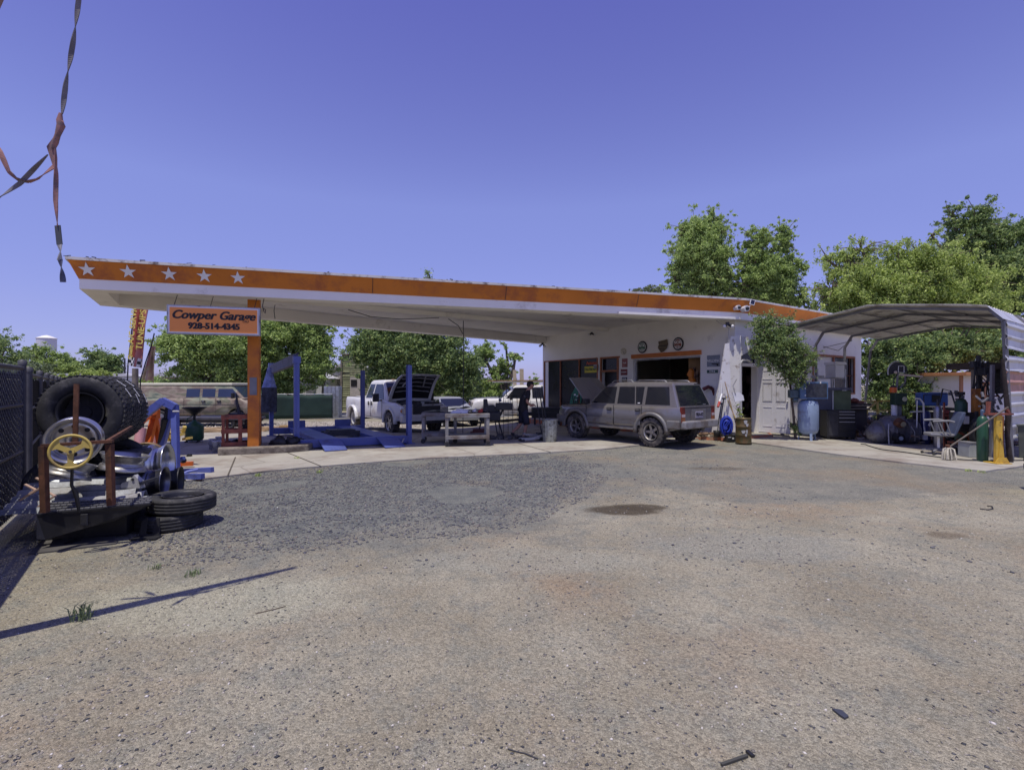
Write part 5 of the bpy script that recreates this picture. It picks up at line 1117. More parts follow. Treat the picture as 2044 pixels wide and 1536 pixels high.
for x_, y_ in ((1.36, .76), (1.36, -.76), (-1.33, .76), (-1.33, -.76)): wheel(suv, x_, y_, .372, .24, mat('wheel_alloy', (.42, .40, .37), .4, .7, .15, 6, 0, (.16, .14, .12), .4) if x_ > 0 and y_ > 0 else bpy.data.materials['wheel_alloy'], 5, dusty, 22, .215, .05)
hm, hf = hood_mb(.98, 2.12, .74, 1.06, R(48), .03, .06, .03); hb = obj('bonnet', hm, silver, suv)
mb = MB(); mb.tube([hf(.08, .3, -.004), hf(.5, .33, -.006), hf(.95, .40, -.004)], .007, 4); mb.tube([hf(.08, .7, -.004), hf(.5, .67, -.006), hf(.95, .60, -.004)], .007, 4); obj('bonnet_crease', mb, silver, hb)
mb = MB(); rs = random.Random(1); [mb.box((rs.uniform(1.1, 1.9), rs.uniform(-.5, .5), rs.uniform(.78, .92)), (rs.uniform(.1, .4), rs.uniform(.1, .4), .12)) for _ in range(14)]; obj('engine', mb, dark, suv)
mb = MB(); mb.box((2.2, 0, .6), (.16, 1.55, .2)); obj('front_bumper', mb, cladm, suv, bevel=.03); mb = MB(); mb.box((2.19, 0, .84), (.03, 1.1, .16)); obj('grille', mb, black, suv)
mb = MB(); q_ = side_pane(suv, g, [(-.93, 1.12), (-.86, 1.12), (-.86, 1.14), (-.93, 1.14)], 1, signwhite, .009, 'window_sticker')
mb = MB(); end_pane(suv, g, True, .70, .6, 1.10, 1.60)
# ---- white pickup with raised bonnet
wpaint = mat('truck_white', (.72, .72, .72), .3, 0, .04, 1.5, 0, (.45, .38, .30), .22, 1.2, .5)
ram = thing('white_pickup', 'white quad cab pickup truck with its bonnet wide open behind the blue lift', 'pickup truck', (-4.72, 19.95, -.12), math.atan2(-.8, .6))
p = dict(x0=-2.95, x1=2.85, w=.97, ra=.50, wheels=[(1.80, .40), (-1.85, .40)], sill=[(-2.95, .62), (-2.3, .5), (2.2, .48), (2.85, .55)],
         belt=[(-2.95, 1.27), (-.72, 1.27), (-.7, 1.20), (1.15, 1.20), (2.3, 1.14), (2.6, 1.05), (2.85, .98)], crown=[(-2.95, .01), (2.85, .03)], kf=.14, tf=.7, bay=(1.35, 2.80))
obj('body', bodyshell(p), wpaint, ram); chassis(ram, p)
g = p['cab'] = dict(b0=-.74, b1=1.50, t0=-.52, t1=.72, wb=.92, wt=.70, zb=1.18, zt=1.96); obj('cab', cabin(p), wpaint, ram, bevel=.05)
for sd_ in (1, -1):
    side_pane(ram, g, [(-.60, 1.27), (.0, 1.27), (.0, 1.80), (-.46, 1.80)], sd_); side_pane(ram, g, [(.10, 1.27), (1.15, 1.23), (.72, 1.80), (.10, 1.80)], sd_)
    mb = MB(); [mb.box((x_, sd_ * .972, .88), (.014, .01, .66)) for x_ in (-.66, .05, 1.18)]; mb.box((.26, sd_ * .972, .56), (1.8, .01, .012)); obj('door_gap', mb, dark, ram)
    for xh in (-.12, .28 - .08): mb = MB(); mb.box((xh, sd_ * .985, 1.07), (.1, .02, .15)); h_ = obj('door_handle', mb, dark, ram, bevel=.01); mb = MB(); mb.box((xh, sd_ * 1.0, 1.10), (.05, .02, .05)); obj('handle_grip', mb, chrome, h_)
    for xw in (1.80, -1.85): mb = MB(); arch(mb, xw, .40, .49, .55, sd_ * .88, sd_ * (1.0 if xw > 0 else 1.08)); obj('wheel_arch', mb, wpaint, ram)
    mb = MB(); mb.box((1.0, sd_ * 1.13, 1.30), (.12, .22, .30)); mb.box((1.02, sd_ * 1.0, 1.2), (.05, .2, .05)); obj('mirror', mb, black, ram, bevel=.02)
    mb = MB(); mb.box((2.70, sd_ * .70, .87), (.34, .36, .28)); l_ = obj('headlight', mb, mat('headlamp', (.5, .48, .46), .15, .3, .2, 8) if sd_ > 0 else bpy.data.materials['headlamp'], ram, bevel=.05)
    mb = MB(); mb.box((2.62, sd_ * .84, .86), (.26, .12, .12)); obj('indicator', mb, mat('lamp_amber2', (.5, .2, .08), .2) if sd_ > 0 else bpy.data.materials['lamp_amber2'], l_, bevel=.03)
    mb = MB(); mb.cyl((2.9, sd_ * .66, .58), (2.935, sd_ * .66, .58), .10, n=16); obj('fog_lamp', mb, black, ram)
mb = MB(); mb.box((2.78, 0, .60), (.32, 1.86, .30)); obj('bumper', mb, mat('bumper_white', (.52, .52, .54), .35, .3, .08), ram, bevel=.05)
mb = MB(); mb.box((2.82, 0, .86), (.12, 1.06, .34)); obj('grille', mb, black, ram)
mb = MB(); mb.box((2.9, 0, .47), (.08, 1.5, .14)); obj('air_dam', mb, black, ram, bevel=.02)
hm, hf = hood_mb(1.42, 2.72, .86, 1.24, R(58), .035, .34, .06); hb = obj('bonnet', hm, wpaint, ram)
mb = MB(); mb.grid(lambda u, v: hf(.06 + .90 * u, .93 - .86 * v, .045), 8, 8); obj('bonnet_liner', mb, black, hb)
mb = MB(); [mb.tube([hf(.30 + .62 * k, .1, .055), hf(.34 + .62 * k, .5, .055), hf(.30 + .62 * k, .9, .055)], .014, 5) for k in (0, .25, .5, .8, 1)]; mb.tube([hf(.5, .22, .06), hf(.95, .3, .06)], .03, 5); mb.tube([hf(.5, .72, .06), hf(.95, .64, .06)], .03, 5); obj('bonnet_rib', mb, lgrey, hb)
mb = MB(); rs = random.Random(7); [mb.box((rs.uniform(1.5, 2.6), rs.uniform(-.65, .65), rs.uniform(.9, 1.08)), (rs.uniform(.15, .45), rs.uniform(.12, .5), .2), rs.uniform(-.4, .4)) for _ in range(16)]; mb.tube([(1.5, -.5, 1.15), (2.0, -.4, 1.2), (2.5, -.1, 1.12)], .05); obj('engine', mb, dark, ram)
mb = MB(); mb.box((2.56, 0, 1.05), (.12, 1.5, .07)); obj('radiator_support', mb, lgrey, ram)
end_pane(ram, g, True, .78, .64, 1.27, 1.84); end_pane(ram, g, False, .6, .5, 1.32, 1.8, glass, .01, 'rear_window')
mb = MB(); [mb.box((.66, k, 1.985), (.06, .09, .03)) for k in (-.3, 0, .3)]; islands('roof_marker_lamp', mb, bpy.data.materials['lamp_amber2'], ram)
mb = MB(); mb.box((-1.85, 0, 1.20), (2.1, 1.7, .16)); obj('bed_shade_slab', mb, black, ram)  # flat black slab stands in for the shade inside the open bed
for x_, y_ in ((1.80, .84), (1.80, -.84), (-1.85, .84), (-1.85, -.84)): wheel(ram, x_, y_, .40, .26, alu if x_ > 0 else lgrey, 0 if x_ < 0 else 6, dusty, 20, .25, .02 if x_ > 0 else .10)
# ---- white work truck with ladder rack
gmc = thing('white_work_truck', 'white work truck carrying a ladder rack of lumber behind the man', 'pickup truck', (.75, 26.3, -.30), R(180 + 9))
p = dict(x0=-3.1, x1=2.95, w=.98, ra=.50, wheels=[(2.0, .40), (-1.9, .40)], sill=[(-3.1, .55), (2.2, .5), (2.95, .6)], belt=[(-3.1, 1.28), (-1.0, 1.28), (-.98, 1.22), (1.25, 1.24), (2.6, 1.20), (2.85, 1.10), (2.95, .95)], crown=[(-3.1, .01), (2.95, .05)], kf=.10, tf=.4)
obj('body', bodyshell(p), wpaint, gmc); chassis(gmc, p)
g = p['cab'] = dict(b0=-1.05, b1=1.5, t0=-.92, t1=.72, wb=.93, wt=.74, zb=1.20, zt=1.95); obj('cab', cabin(p), wpaint, gmc, bevel=.05)
for sd_ in (1, -1):
    side_pane(gmc, g, [(-.85, 1.28), (-.15, 1.28), (-.15, 1.80), (-.78, 1.80)], sd_); side_pane(gmc, g, [(.08, 1.28), (1.20, 1.28), (.74, 1.80), (.08, 1.80)], sd_)
    mb = MB(); [mb.box((x_, sd_ * .982, .9), (.014, .01, .66)) for x_ in (-.9, -.02, 1.25)]; mb.box((.2, sd_ * .982, .57), (2.15, .01, .02)); obj('door_gap', mb, lgrey, gmc)
    for xh in (-.7, .12): mb = MB(); mb.box((xh, sd_ * .99, 1.06), (.06, .02, .14)); obj('door_handle', mb, dark, gmc)
    for xw in (2.0, -1.9): mb = MB(); arch(mb, xw, .40, .49, .53, sd_ * .9, sd_ * .995); obj('wheel_arch', mb, dark, gmc)
    mb = MB(); mb.box((1.0, sd_ * 1.18, 1.36), (.12, .2, .32)); mb.tube([(1.02, sd_ * .95, 1.2), (1.0, sd_ * 1.2, 1.25)], .02); obj('mirror', mb, black, gmc, bevel=.02)
    mb = MB(); mb.box((2.90, sd_ * .76, .98), (.14, .26, .22)); obj('headlight', mb, bpy.data.materials['headlamp'], gmc, bevel=.02)
    mb = MB(); mb.box((.2, sd_ * .99, .45), (2.2, .16, .06)); obj('running_board', mb, black, gmc, bevel=.01)
mb = MB(); mb.box((2.93, 0, .98), (.06, 1.24, .36)); gr = obj('grille', mb, lgrey, gmc, bevel=.02); mb = MB(); [mb.box((2.965, 0, z_), (.02, 1.1, .07)) for z_ in (.88, 1.08)]; obj('grille_bar', mb, black, gr); mb = MB(); mb.box((2.985, 0, .98), (.02, .36, .07)); obj('badge', mb, mat('badge_red', (.25, .04, .03), .5), gr)
mb = MB(); mb.box((2.98, 0, .66), (.26, 1.9, .24)); obj('bumper', mb, lgrey, gmc, bevel=.04); end_pane(gmc, g, True, .80, .66, 1.28, 1.84)
mb = MB()
for x_ in (-2.6, -1.2, .9, 1.9 - .7):
    mb.bar((x_, -.85, 2.12), (x_, .85, 2.12), .05)
    if x_ < 0: [mb.bar((x_, s_ * .85, 1.25), (x_, s_ * .85, 2.14), .05) for s_ in (-1, 1)]
for s_ in (-.85, .85): mb.bar((-2.8, s_, 2.12), (1.7, s_, 2.10), .05)
[mb.bar((.0, s_ * .85, 1.9), (.0, s_ * .85, 2.12), .04) for s_ in (-1, 1)]
obj('ladder_rack', mb, lgrey, gmc)
for x_, y_ in ((2.0, .84), (2.0, -.84), (-1.9, .84), (-1.9, -.84)): wheel(gmc, x_, y_, .40, .25, lgrey, 6, dusty, 0, .24)
M_ = gmc.matrix_basis
for i, (y_, c_, lb) in enumerate(((.5, wood, 'pale lumber plank on the truck rack, nearer the camera'), (.1, oldwood, 'grey lumber plank lying in the middle of the truck rack'), (-.4, wood, 'pale lumber plank on the far side of the truck rack'))):
    mb = MB(); mb.bar(M_ @ V(-2.7, y_, 2.19), M_ @ V(2.1 - .3 * i, y_ + .1, 2.16), .24, .06); tag(obj('lumber_plank', mb, c_), lb, 'plank', 'lumber on the truck rack')
for i, (px, w_) in enumerate(((1029, 8), (1043, 9))):
    a = P(px, 768, 29.5); b = P(px - 2, 738 - i * 2, 29.5); mb = MB(); mb.bar(V(a.x, 29.5, -.3), b, w_ * .0295 * .9, .2, (0, 1, 0)); tag(obj('wooden_post', mb, mat('post_wood%d' % i, (.50, .42, .28), .85, 0, .2, 4)), ['left one of two pale wooden posts rising behind the work truck', 'right one of two pale wooden posts rising behind the work truck'][i], 'post')
# ---- camouflage van
cam_ = bpy.data.materials.new('camouflage_paint'); cam_.use_nodes = True; t_ = cam_.node_tree; N_ = t_.nodes; b_ = N_['Principled BSDF']; b_.inputs['Roughness'].default_value = .45
tc_ = N_.new('ShaderNodeTexCoord'); mp_ = N_.new('ShaderNodeMapping'); mp_.inputs['Rotation'].default_value = (0, .5, 0); mp_.inputs['Scale'].default_value = (.8, 1, 2.0); nz_ = N_.new('ShaderNodeTexNoise'); nz_.inputs['Scale'].default_value = .85; nz_.inputs['Detail'].default_value = 4; nz_.inputs['Distortion'].default_value = .3; cr_ = N_.new('ShaderNodeValToRGB')
t_.links.new(tc_.outputs['Object'], mp_.inputs[0]); t_.links.new(mp_.outputs[0], nz_.inputs[0]); t_.links.new(nz_.outputs['Fac'], cr_.inputs[0]); t_.links.new(cr_.outputs[0], b_.inputs['Base Color'])
el = cr_.color_ramp.elements; cols = [(.34, (.10, .14, .10)), (.41, (.33, .33, .22)), (.47, (.20, .15, .11)), (.54, (.34, .28, .21)), (.60, (.17, .17, .10)), (.68, (.42, .41, .27))]
while len(el) < len(cols): el.new(.5)
for e_, (q_, c_) in zip(el, cols): e_.position = q_; e_.color = (*c_, 1)
van = thing('camouflage_van', 'long camouflage painted passenger van with a cream roof', 'van', (-14.75, 24.2, -.24), R(-1.5))
p = dict(x0=-2.95, x1=2.85, w=.98, ra=.44, wheels=[(2.0, .36), (-1.6, .36)], sill=[(-2.95, .48), (2.85, .5)], belt=[(-2.95, 1.28), (2.2, 1.27), (2.4, 1.16), (2.75, 1.03), (2.85, .9)], crown=[(-2.95, .0), (2.85, .03)], kf=.15, tf=.6, kr=.04)
obj('body', bodyshell(p), cam_, van); chassis(van, p)
g = p['cab'] = dict(b0=-2.92, b1=2.35, t0=-2.72, t1=1.72, wb=.94, wt=.84, zb=1.25, zt=1.88); obj('upper_body', cabin(p), cam_, van, bevel=.05)
mb = MB(); mb.box((-.50, 0, 1.925), (4.50, 1.68, .13)); obj('roof', mb, mat('roof_cream', (.68, .66, .48), .5, 0, .08, 2), van, bevel=.04)
for sd_ in (1, -1):
    for poly in ([(-.38, 1.33), (.25, 1.33), (.25, 1.71), (-.38, 1.71)], [(.38, 1.33), (.98, 1.33), (.98, 1.71), (.38, 1.71)], [(1.12, 1.33), (2.12, 1.33), (1.78, 1.71), (1.12, 1.71)]): side_pane(van, g, poly, sd_, pglass)
    mb = MB(); [mb.box((x_, sd_ * .978, .9), (.012, .012, .72)) for x_ in (-.45, .31, 1.06, 2.0)]; mb.box((-.3, sd_ * .985, .62), (5.0, .01, .02)); mb.box((-.3, sd_ * .985, 1.0), (5.0, .008, .012)); obj('body_seam', mb, mat('seam', (.10, .09, .07), .7) if sd_ > 0 else bpy.data.materials['seam'], van)
    for xh in (.48, 1.22): mb = MB(); mb.box((xh, sd_ * .99, 1.13), (.18, .02, .09)); h_ = obj('handle_recess', mb, black, van); mb = MB(); mb.box((xh, sd_ * 1.0, 1.14), (.1, .015, .03)); obj('door_handle', mb, chrome, h_)
    mb = MB(); mb.box((-2.96, sd_ * .88, 1.0), (.10, .16, .26)); obj('tail_light', mb, red if False else bpy.data.materials['lamp_red'], van, bevel=.03)
    mb = MB(); mb.box((1.95, sd_ * 1.12, 1.4), (.1, .18, .26)); obj('mirror', mb, black, van, bevel=.02)
    mb = MB(); mb.box((2.86, sd_ * .68, .82), (.06, .2, .2)); obj('headlight', mb, bpy.data.materials['headlamp'], van)
end_pane(van, g, True, .78, .7, 1.32, 1.82, pglass); mb = MB(); mb.box((2.9, 0, .55), (.14, 1.8, .16)); mb.box((-3.0, 0, .52), (.14, 1.8, .16)); islands('bumper', mb, dark, van, bevel=.03)
for x_, y_ in ((2.0, .84), (2.0, -.84), (-1.6, .84), (-1.6, -.84)): wheel(van, x_, y_, .36, .22, lgrey, 0, rubber, 0, .21)
# ---- pale sedan glimpsed behind the workbench
sed = thing('pale_sedan', 'pale silver sedan glimpsed between the open pickup and the workbench', 'car', (-3.1, 24.6, -.33), R(-62))
p = dict(x0=-2.25, x1=2.2, w=.86, ra=.38, wheels=[(1.35, .32), (-1.35, .32)], sill=[(-2.25, .35), (2.2, .38)], belt=[(-2.25, .95), (.9, .94), (1.9, .82), (2.2, .68)], crown=[(-2.25, .02), (2.2, .04)], kf=.2, tf=.6)
obj('body', bodyshell(p), mat('sedan_silver', (.45, .46, .46), .3, .4, .05), sed); chassis(sed, p); g = p['cab'] = dict(b0=-1.5, b1=1.05, t0=-.9, t1=.3, wb=.80, wt=.6, zb=.92, zt=1.40); obj('roof', cabin(p), bpy.data.materials['sedan_silver'], sed, bevel=.05); end_pane(sed, g, True, .72, .56, .96, 1.32); end_pane(sed, g, False, .7, .5, .98, 1.3, glass, .01, 'rear_window')
for sd_ in (1, -1): side_pane(sed, g, [(-1.2, .98), (-.1, .98), (-.1, 1.28), (-.85, 1.28)], sd_); side_pane(sed, g, [(0, .98), (.75, .98), (.35, 1.28), (0, 1.28)], sd_); mb = MB(); mb.box((2.12, sd_ * .6, .66), (.12, .3, .13)); obj('headlight', mb, bpy.data.materials['headlamp'], sed, bevel=.03)
for x_, y_ in ((1.35, .75), (1.35, -.75), (-1.35, .75), (-1.35, -.75)): wheel(sed, x_, y_, .32, .19, lgrey, 6)
# ---- tyre of a vehicle at the right edge
ft = thing('offroad_wheel', 'black off road wheel just entering the frame at the right edge', 'wheel', (8.07, 7.55, 0), R(60))
M0 = Matrix.Translation((0, 0, .42)); mb = tyre_mb(.42, .30, .23, 20); mb.v = [M0 @ Vector(v) for v in mb.v]; obj('tyre', mb, rubber, ft)
mb = rim_mb(.24, .30, 6); mb.v = [M0 @ Vector(v) for v in mb.v]; obj('rim', mb, dark, ft)
# ---------------------------------------------------------------- four post lift
FLp, LU, LV = V(-5.42, 12.6, 0), V(.9, .436, 0).normalized(), V(-.55, .835, 0).normalized()
lift = thing('four_post_lift', 'royal blue four post car lift lowered to the concrete under the canopy', 'car lift', FLp)
def LP(a, b, h=0): return FLp + LU * a + LV * b + V(0, 0, h)
Z = V(0, 0, 1)
for a, b, hh in ((0, 0, 2.2), (2.86, 0, 2.2), (0, 4.24, 2.2), (2.86, 4.24, 2.2)):
    mb = MB(); s_ = 1 if a == 0 else -1; g0 = gz(*LP(a, b)[:2])
    mb.obox(LP(a, b, hh / 2 + g0), LU * .012, LV * .065, Z * hh / 2)
    for k in (-1, 1): mb.obox(LP(a + s_ * .035, b + k * .060, hh / 2 + g0 - .001), LU * .024, LV * .007, Z * (hh / 2 - .002))
    mb.obox(LP(a - s_ * .036, b, hh / 2 + g0 - .003), LU * .025, LV * .05, Z * (hh / 2 - .004))
    po = obj('post', mb, blue, lift, True)
    mb = MB(); mb.obox(LP(a, b, .01 + g0 + .03), LU * .13, LV * .12, Z * .008); obj('base_plate', mb, blue, po, True)
    if a == 0: mb = MB(); mb.obox(LP(a, b, hh + .08 + g0), LU * .085, LV * .085, Z * .085); obj('post_cap', mb, blue, po, True)
mb = MB(); mb.bar(LP(0, .1, 2.3), LP(0, 4.15, 2.14), .12, .26); obj('top_beam', mb, mat('beam_grey_blue', (.09, .095, .17), .6, 0, .3, 4), lift, True)
mb = MB(); [mb.bar(LP(.06 + .03 * k, .3, 2.44 + .02 * k), LP(-.02, 3.9, 2.27), .05, .04) for k in range(2)]; obj('hose_bundle', mb, black, lift, True)
for b in (0, 4.24): mb = MB(); mb.obox(LP(1.43, b, .16), LU * 1.36, LV * .10, Z * .10); obj('crossbar', mb, blue, lift, True, bevel=.01)
for a0, nm in ((.50, 'a'), (1.95, 'b')):
    mb = MB(); mb.obox(LP(a0 + .26, 2.1, .235), LU * .26, LV * 2.15, Z * .03); mb.obox(LP(a0 + .26, 2.1, .15), LU * .25, LV * 2.1, Z * .05); rw = obj('runway', mb, blue, lift, True, bevel=.008)
    mb = MB(); p0, p1 = LP(a0 + .26, -.06, .25), LP(a0 + .26, -.78, .045); mb.bar(p0, p1, .53, .025); obj('ramp', mb, blue, lift, True)
    mb = MB(); mb.obox(LP(a0 + .26, 4.3, .36), LU * .26, LV * .02, Z * .12); obj('wheel_stop', mb, blue, rw, True)
mb = MB(); mb.obox(LP(1.48, 1.5, .25), LU * .48, LV * .09, Z * .07); mb.obox(LP(1.48, 1.9, .25), LU * .48, LV * .06, Z * .06); mb.obox(LP(1.48, 1.7, .34), LU * .35, LV * .25, Z * .02); obj('jack_bridge', mb, dark, lift, True)
mb = MB(); mb.bar(LP(2.72, -.05, .22), LP(2.55, -.25, .06), .03); mb.cyl(LP(.16, -.08, .05), LP(.26, -.08, .05), .06); obj('release_lever', mb, lgrey, lift, True)
t = thing('hanging_overalls', 'crumpled blue overalls and rags hanging on the rear lift post', 'overalls', LP(-.05, 4.02, .75))
mb = MB(); rs = random.Random(2)
def dr(u, v):
    w = .05 + .17 * min(1, v * 2.2); a = u * 6.283; r_ = w * (1 + .25 * math.sin(5 * a + 3 * v) * v); return V(r_ * math.cos(a), r_ * .5 * math.sin(a) - .1, 1.45 - 1.4 * v)
mb.grid(lambda u, v: dr(u, v * .45), 24, 12); obj('upper_cloth', mb, mat('jacket_blue', (.22, .27, .55), .7, 0, .4, 9), t)
mb = MB(); mb.grid(lambda u, v: dr(u, .45 + v * .55), 24, 12); obj('lower_cloth', mb, mat('rag_dark', (.05, .055, .08), .85, 0, .5, 8), t)
mb = MB(); mb.tube([V(0, -.05, 1.44), V(.02, 0, 1.55), V(.05, .05, 1.5)], .01, 5); obj('hook', mb, lgrey, t)
# ---------------------------------------------------------------- workbenches, grill, racks under the canopy
def bench(name, label, c, rz, L_, Wd, H_, m, casters=True, shelf=True):
    t = thing(name, label, 'workbench', c, rz, 'rolling workbenches under the canopy')
    mb = MB(); mb.box((0, 0, H_ - .05), (L_, Wd, .10)); obj('table_top', mb, m, t, bevel=.008)
    for x_ in (-L_ / 2 + .05, L_ / 2 - .05):
        for y_ in (-Wd / 2 + .05, Wd / 2 - .05):
            mb = MB(); mb.box((x_, y_, H_ / 2), (.08, .06, H_ - .24)); lg = obj('leg', mb, m, t)
            mb = MB(); mb.cyl((x_ - .0, y_ - .02, .065), (x_, y_ + .02, .065), .065, n=14); mb.box((x_, y_, .12), (.05, .06, .06)); obj('caster', mb, rubber, lg)
    if shelf: mb = MB(); mb.box((0, 0, .24), (L_ - .02, Wd - .02, .09)); obj('lower_shelf', mb, m, t, bevel=.006)
    return t
benchm = mat('bench_metal', (.30, .30, .29), .6, .2, .25, 5, .05, (.15, .12, .10), .5)
b1 = G(975, 893); bench('rolling_workbench', 'nearer grey steel workbench on casters with car parts on top', V(-1.22, 13.55, .03), R(8), 1.18, .75, .86, benchm)
bench('rolling_workbench', 'farther grey steel workbench on casters beside the open pickup', V(-2.05, 14.2, .03), R(6), .98, .7, .85, mat('bench_grey2', (.22, .22, .24), .6, .2, .25, 5, .05, (.12, .1, .09), .5))
def blob(name, label, cat, c, r, sc, m, seed, n=14, jit=.18): rs_ = random.Random(seed); mb = MB(); mb.ball(c, r, n, sc, None, jit, rs_); return tag(obj(name, mb, m), label, cat)
mb = MB(); mb.grid(lambda u, v: V(-2.45 + 1.15 * u + .1 * v, 13.95 + .5 * v, .915 + .13 * (u ** 1.5) * (1 - v * .3) + .012 * math.sin(u * 20)), 12, 6); tag(obj('sheet_panel', mb, mat('panel_green_grey', (.16, .17, .14), .6, .2, .2, 4), solid=.012), 'dull green grey sheet panel lying across both workbenches', 'sheet metal')
mb = MB(); rs = random.Random(9)
mb.grid(lambda u, v: V(-1.7 + .62 * u, 13.55 + .45 * v,   .87 + .10 * math.sin(math.pi * u) ** .6 * math.sin(math.pi * v) ** .6 + .07 * noise.noise(Vector((u * 7, v * 6, 2)))), 14, 10); tag(obj('crumpled_cloth', mb, signwhite, solid=.01), 'crumpled white cloth heaped on the nearer workbench', 'cloth')
for i, (x_, y_, r_, m_, lb) in enumerate(((-1.02, 13.55, .07, chrome, 'small shiny engine part left on the bench top'), (-.86, 13.6, .06, red, 'small red part at the end of the bench top'), (-.75, 13.75, .08, dark, 'dark lumpy part at the bench corner'), (-1.12, 13.35, .05, dark, 'small dark part in front of the white cloth'))):
    mb = MB(); mb.ball((x_, y_, .90 + r_ * .6), r_, 8, (1.3, 1, .8), None, .2, rs); mb.cyl((x_ - .05, y_, .91), (x_ + .06, y_, .94 + r_), r_ * .4, n=8); tag(obj('engine_part', mb, m_), lb, 'car part', 'car parts on the workbench')
t = thing('red_floor_machine', 'dark red machine seen under the far side of the workbench', 'machine', V(-1.0, 15.0, .03)); mb = MB(); mb.box((0, 0, .22), (.34, .3, .18)); mb.cyl((-.25, 0, .12), (.25, 0, .12), .11); obj('body', mb, mat('dark_red', (.09, .022, .02), .7), t, bevel=.03); mb = MB(); mb.cyl((-.3, -.2, .1), (-.3, .2, .1), .1); mb.bar((.2, 0, .3), (.45, 0, .75), .03); obj('handle', mb, black, t)
# black barbecue style parts stand
t = thing('black_grill', 'black grill like stand on splayed legs behind the workbench', 'grill', V(-.66, 15.1, .03))
mb = MB(); mb.box((0, 0, .68), (.62, .45, .26)); mb.prism([(-.28, .8), (.28, .8), (.10, 1.02), (-.06, 1.0), (-.09, 1.2), (-.2, 1.2), (-.2, .95)], V(0, -.12, 0), V(1, 0, 0), Z, V(0, .24, 0)); obj('body', mb, black, t, bevel=.02)
for a, b in ((-.25, -.4), (.25, .42), (-.1, -.2), (.15, .25)): mb = MB(); mb.bar((a, -.1, .56), (b, -.15, .0), .035); obj('leg', mb, black, t)
mb = MB(); mb.box((.42, -.05, .98), (.50, .28, .20)); mb.bar((.3, 0, .7), (.4, 0, .9), .06); obj('side_box', mb, black, t, bevel=.01)
mb = MB(); mb.box((-.46, -.1, .87), (.5, .3, .03)); mb.bar((-.5, -.1, .87), (-.2, -.1, .72), .03); obj('side_shelf', mb, dark, t)
t = thing('wire_rack', 'thin black wire display rack in front of the work truck', 'wire rack', V(-.12, 15.45, .03))
mb = MB()
for i in range(5): x_ = -.28 + .14 * i; mb.tube([(x_, 0, 0), (x_, 0, 1.28)], .006, 4); mb.tube([(x_, .32, 0), (x_, .32, 1.28)], .006, 4)
obj('upright_wire', mb, black, t); mb = MB()
for z_ in (.05, .45, .85, 1.28): mb.tube([(-.3, 0, z_), (.3, 0, z_), (.3, .32, z_), (-.3, .32, z_), (-.3, 0, z_)], .006, 4)
mb.tube([(-.05, 0, 1.28), (-.05, 0, 1.6)], .012, 5); obj('ring_wire', mb, black, t)
mb = MB(); mb.box((-.12, .1, 1.0), (.3, .12, .15)); mb.ball((-.25, .1, 1.15), .05); obj('small_stock', mb, mat('stock_blue', (.15, .18, .3), .6, 0, .5, 12), t)
mb = MB(); rs = random.Random(12)
for i in range(46):
    x_ = -.35 + rs.uniform(-1.0, .75); y_ = 14.95 + rs.uniform(-.15, .15); z_ = .05 + rs.uniform(0, .10)
    if i % 3 == 0: mb.cyl((x_, y_, z_), (x_ + rs.uniform(-.16, .16), y_, z_ + rs.uniform(-.03, .08)), rs.uniform(.02, .07), n=10)
    elif i % 3 == 1: mb.box((x_, y_, z_), (rs.uniform(.06, .2), .1, rs.uniform(.04, .13)), rs.random() * 3, rx=rs.uniform(-.5, .5))
    else: mb.bar((x_, y_, z_), (x_ + rs.uniform(-.3, .3), y_ + .05, z_ + rs.uniform(-.03, .08)), .03)
tag(obj('greasy_parts_row', mb, mat('greasy', (.10, .095, .09), .7, .1, .5, 8)), 'low row of greasy car parts lying in the canopy shade', 'car parts', None, 'stuff')
# galvanised garbage can
c = V(1.08, 14.35, .03); t = thing('garbage_can', 'ribbed galvanised garbage can standing alone before the SUV', 'garbage can', c)
mb = MB(); n = 64; vs = []; prof = [(.185, 0), (.19, .02), (.2, .15), (.212, .55), (.218, .62)]
for r_, z_ in prof: vs += [((r_ + (.007 if (j % 4 < 2 and .1 < z_ < .6) else 0)) * math.cos(2 * math.pi * j / n), (r_ + (.007 if (j % 4 < 2 and .1 < z_ < .6) else 0)) * math.sin(2 * math.pi * j / n), z_) for j in range(n)]
mb.add(vs, [(i * n + j, i * n + (j + 1) % n, (i + 1) * n + (j + 1) % n, (i + 1) * n + j) for i in range(4) for j in range(n)], False)
canm = mat('can_galv', (.36, .38, .35), .45, .5, .3, 10, .1, (.15, .15, .13), .4, 9); obj('can_body', mb, canm, t)
mb = MB(); mb.lathe([(.20, .60), (.235, .62), (.24, .635), (.21, .64), (.2, .60)], n=32); obj('rim', mb, canm, t)
mb = MB(); mb.add([(.2 * math.cos(a * .2618), .2 * math.sin(a * .2618), .56) for a in range(24)], [tuple(range(24))]); obj('contents', mb, dark, t)
for s_ in (-1, 1): mb = MB(); mb.tube([(s_ * .215, -.05, .5), (s_ * .26, -.05, .47), (s_ * .26, .05, .47), (s_ * .215, .05, .5)], .008, 5); obj('handle', mb, canm, t)
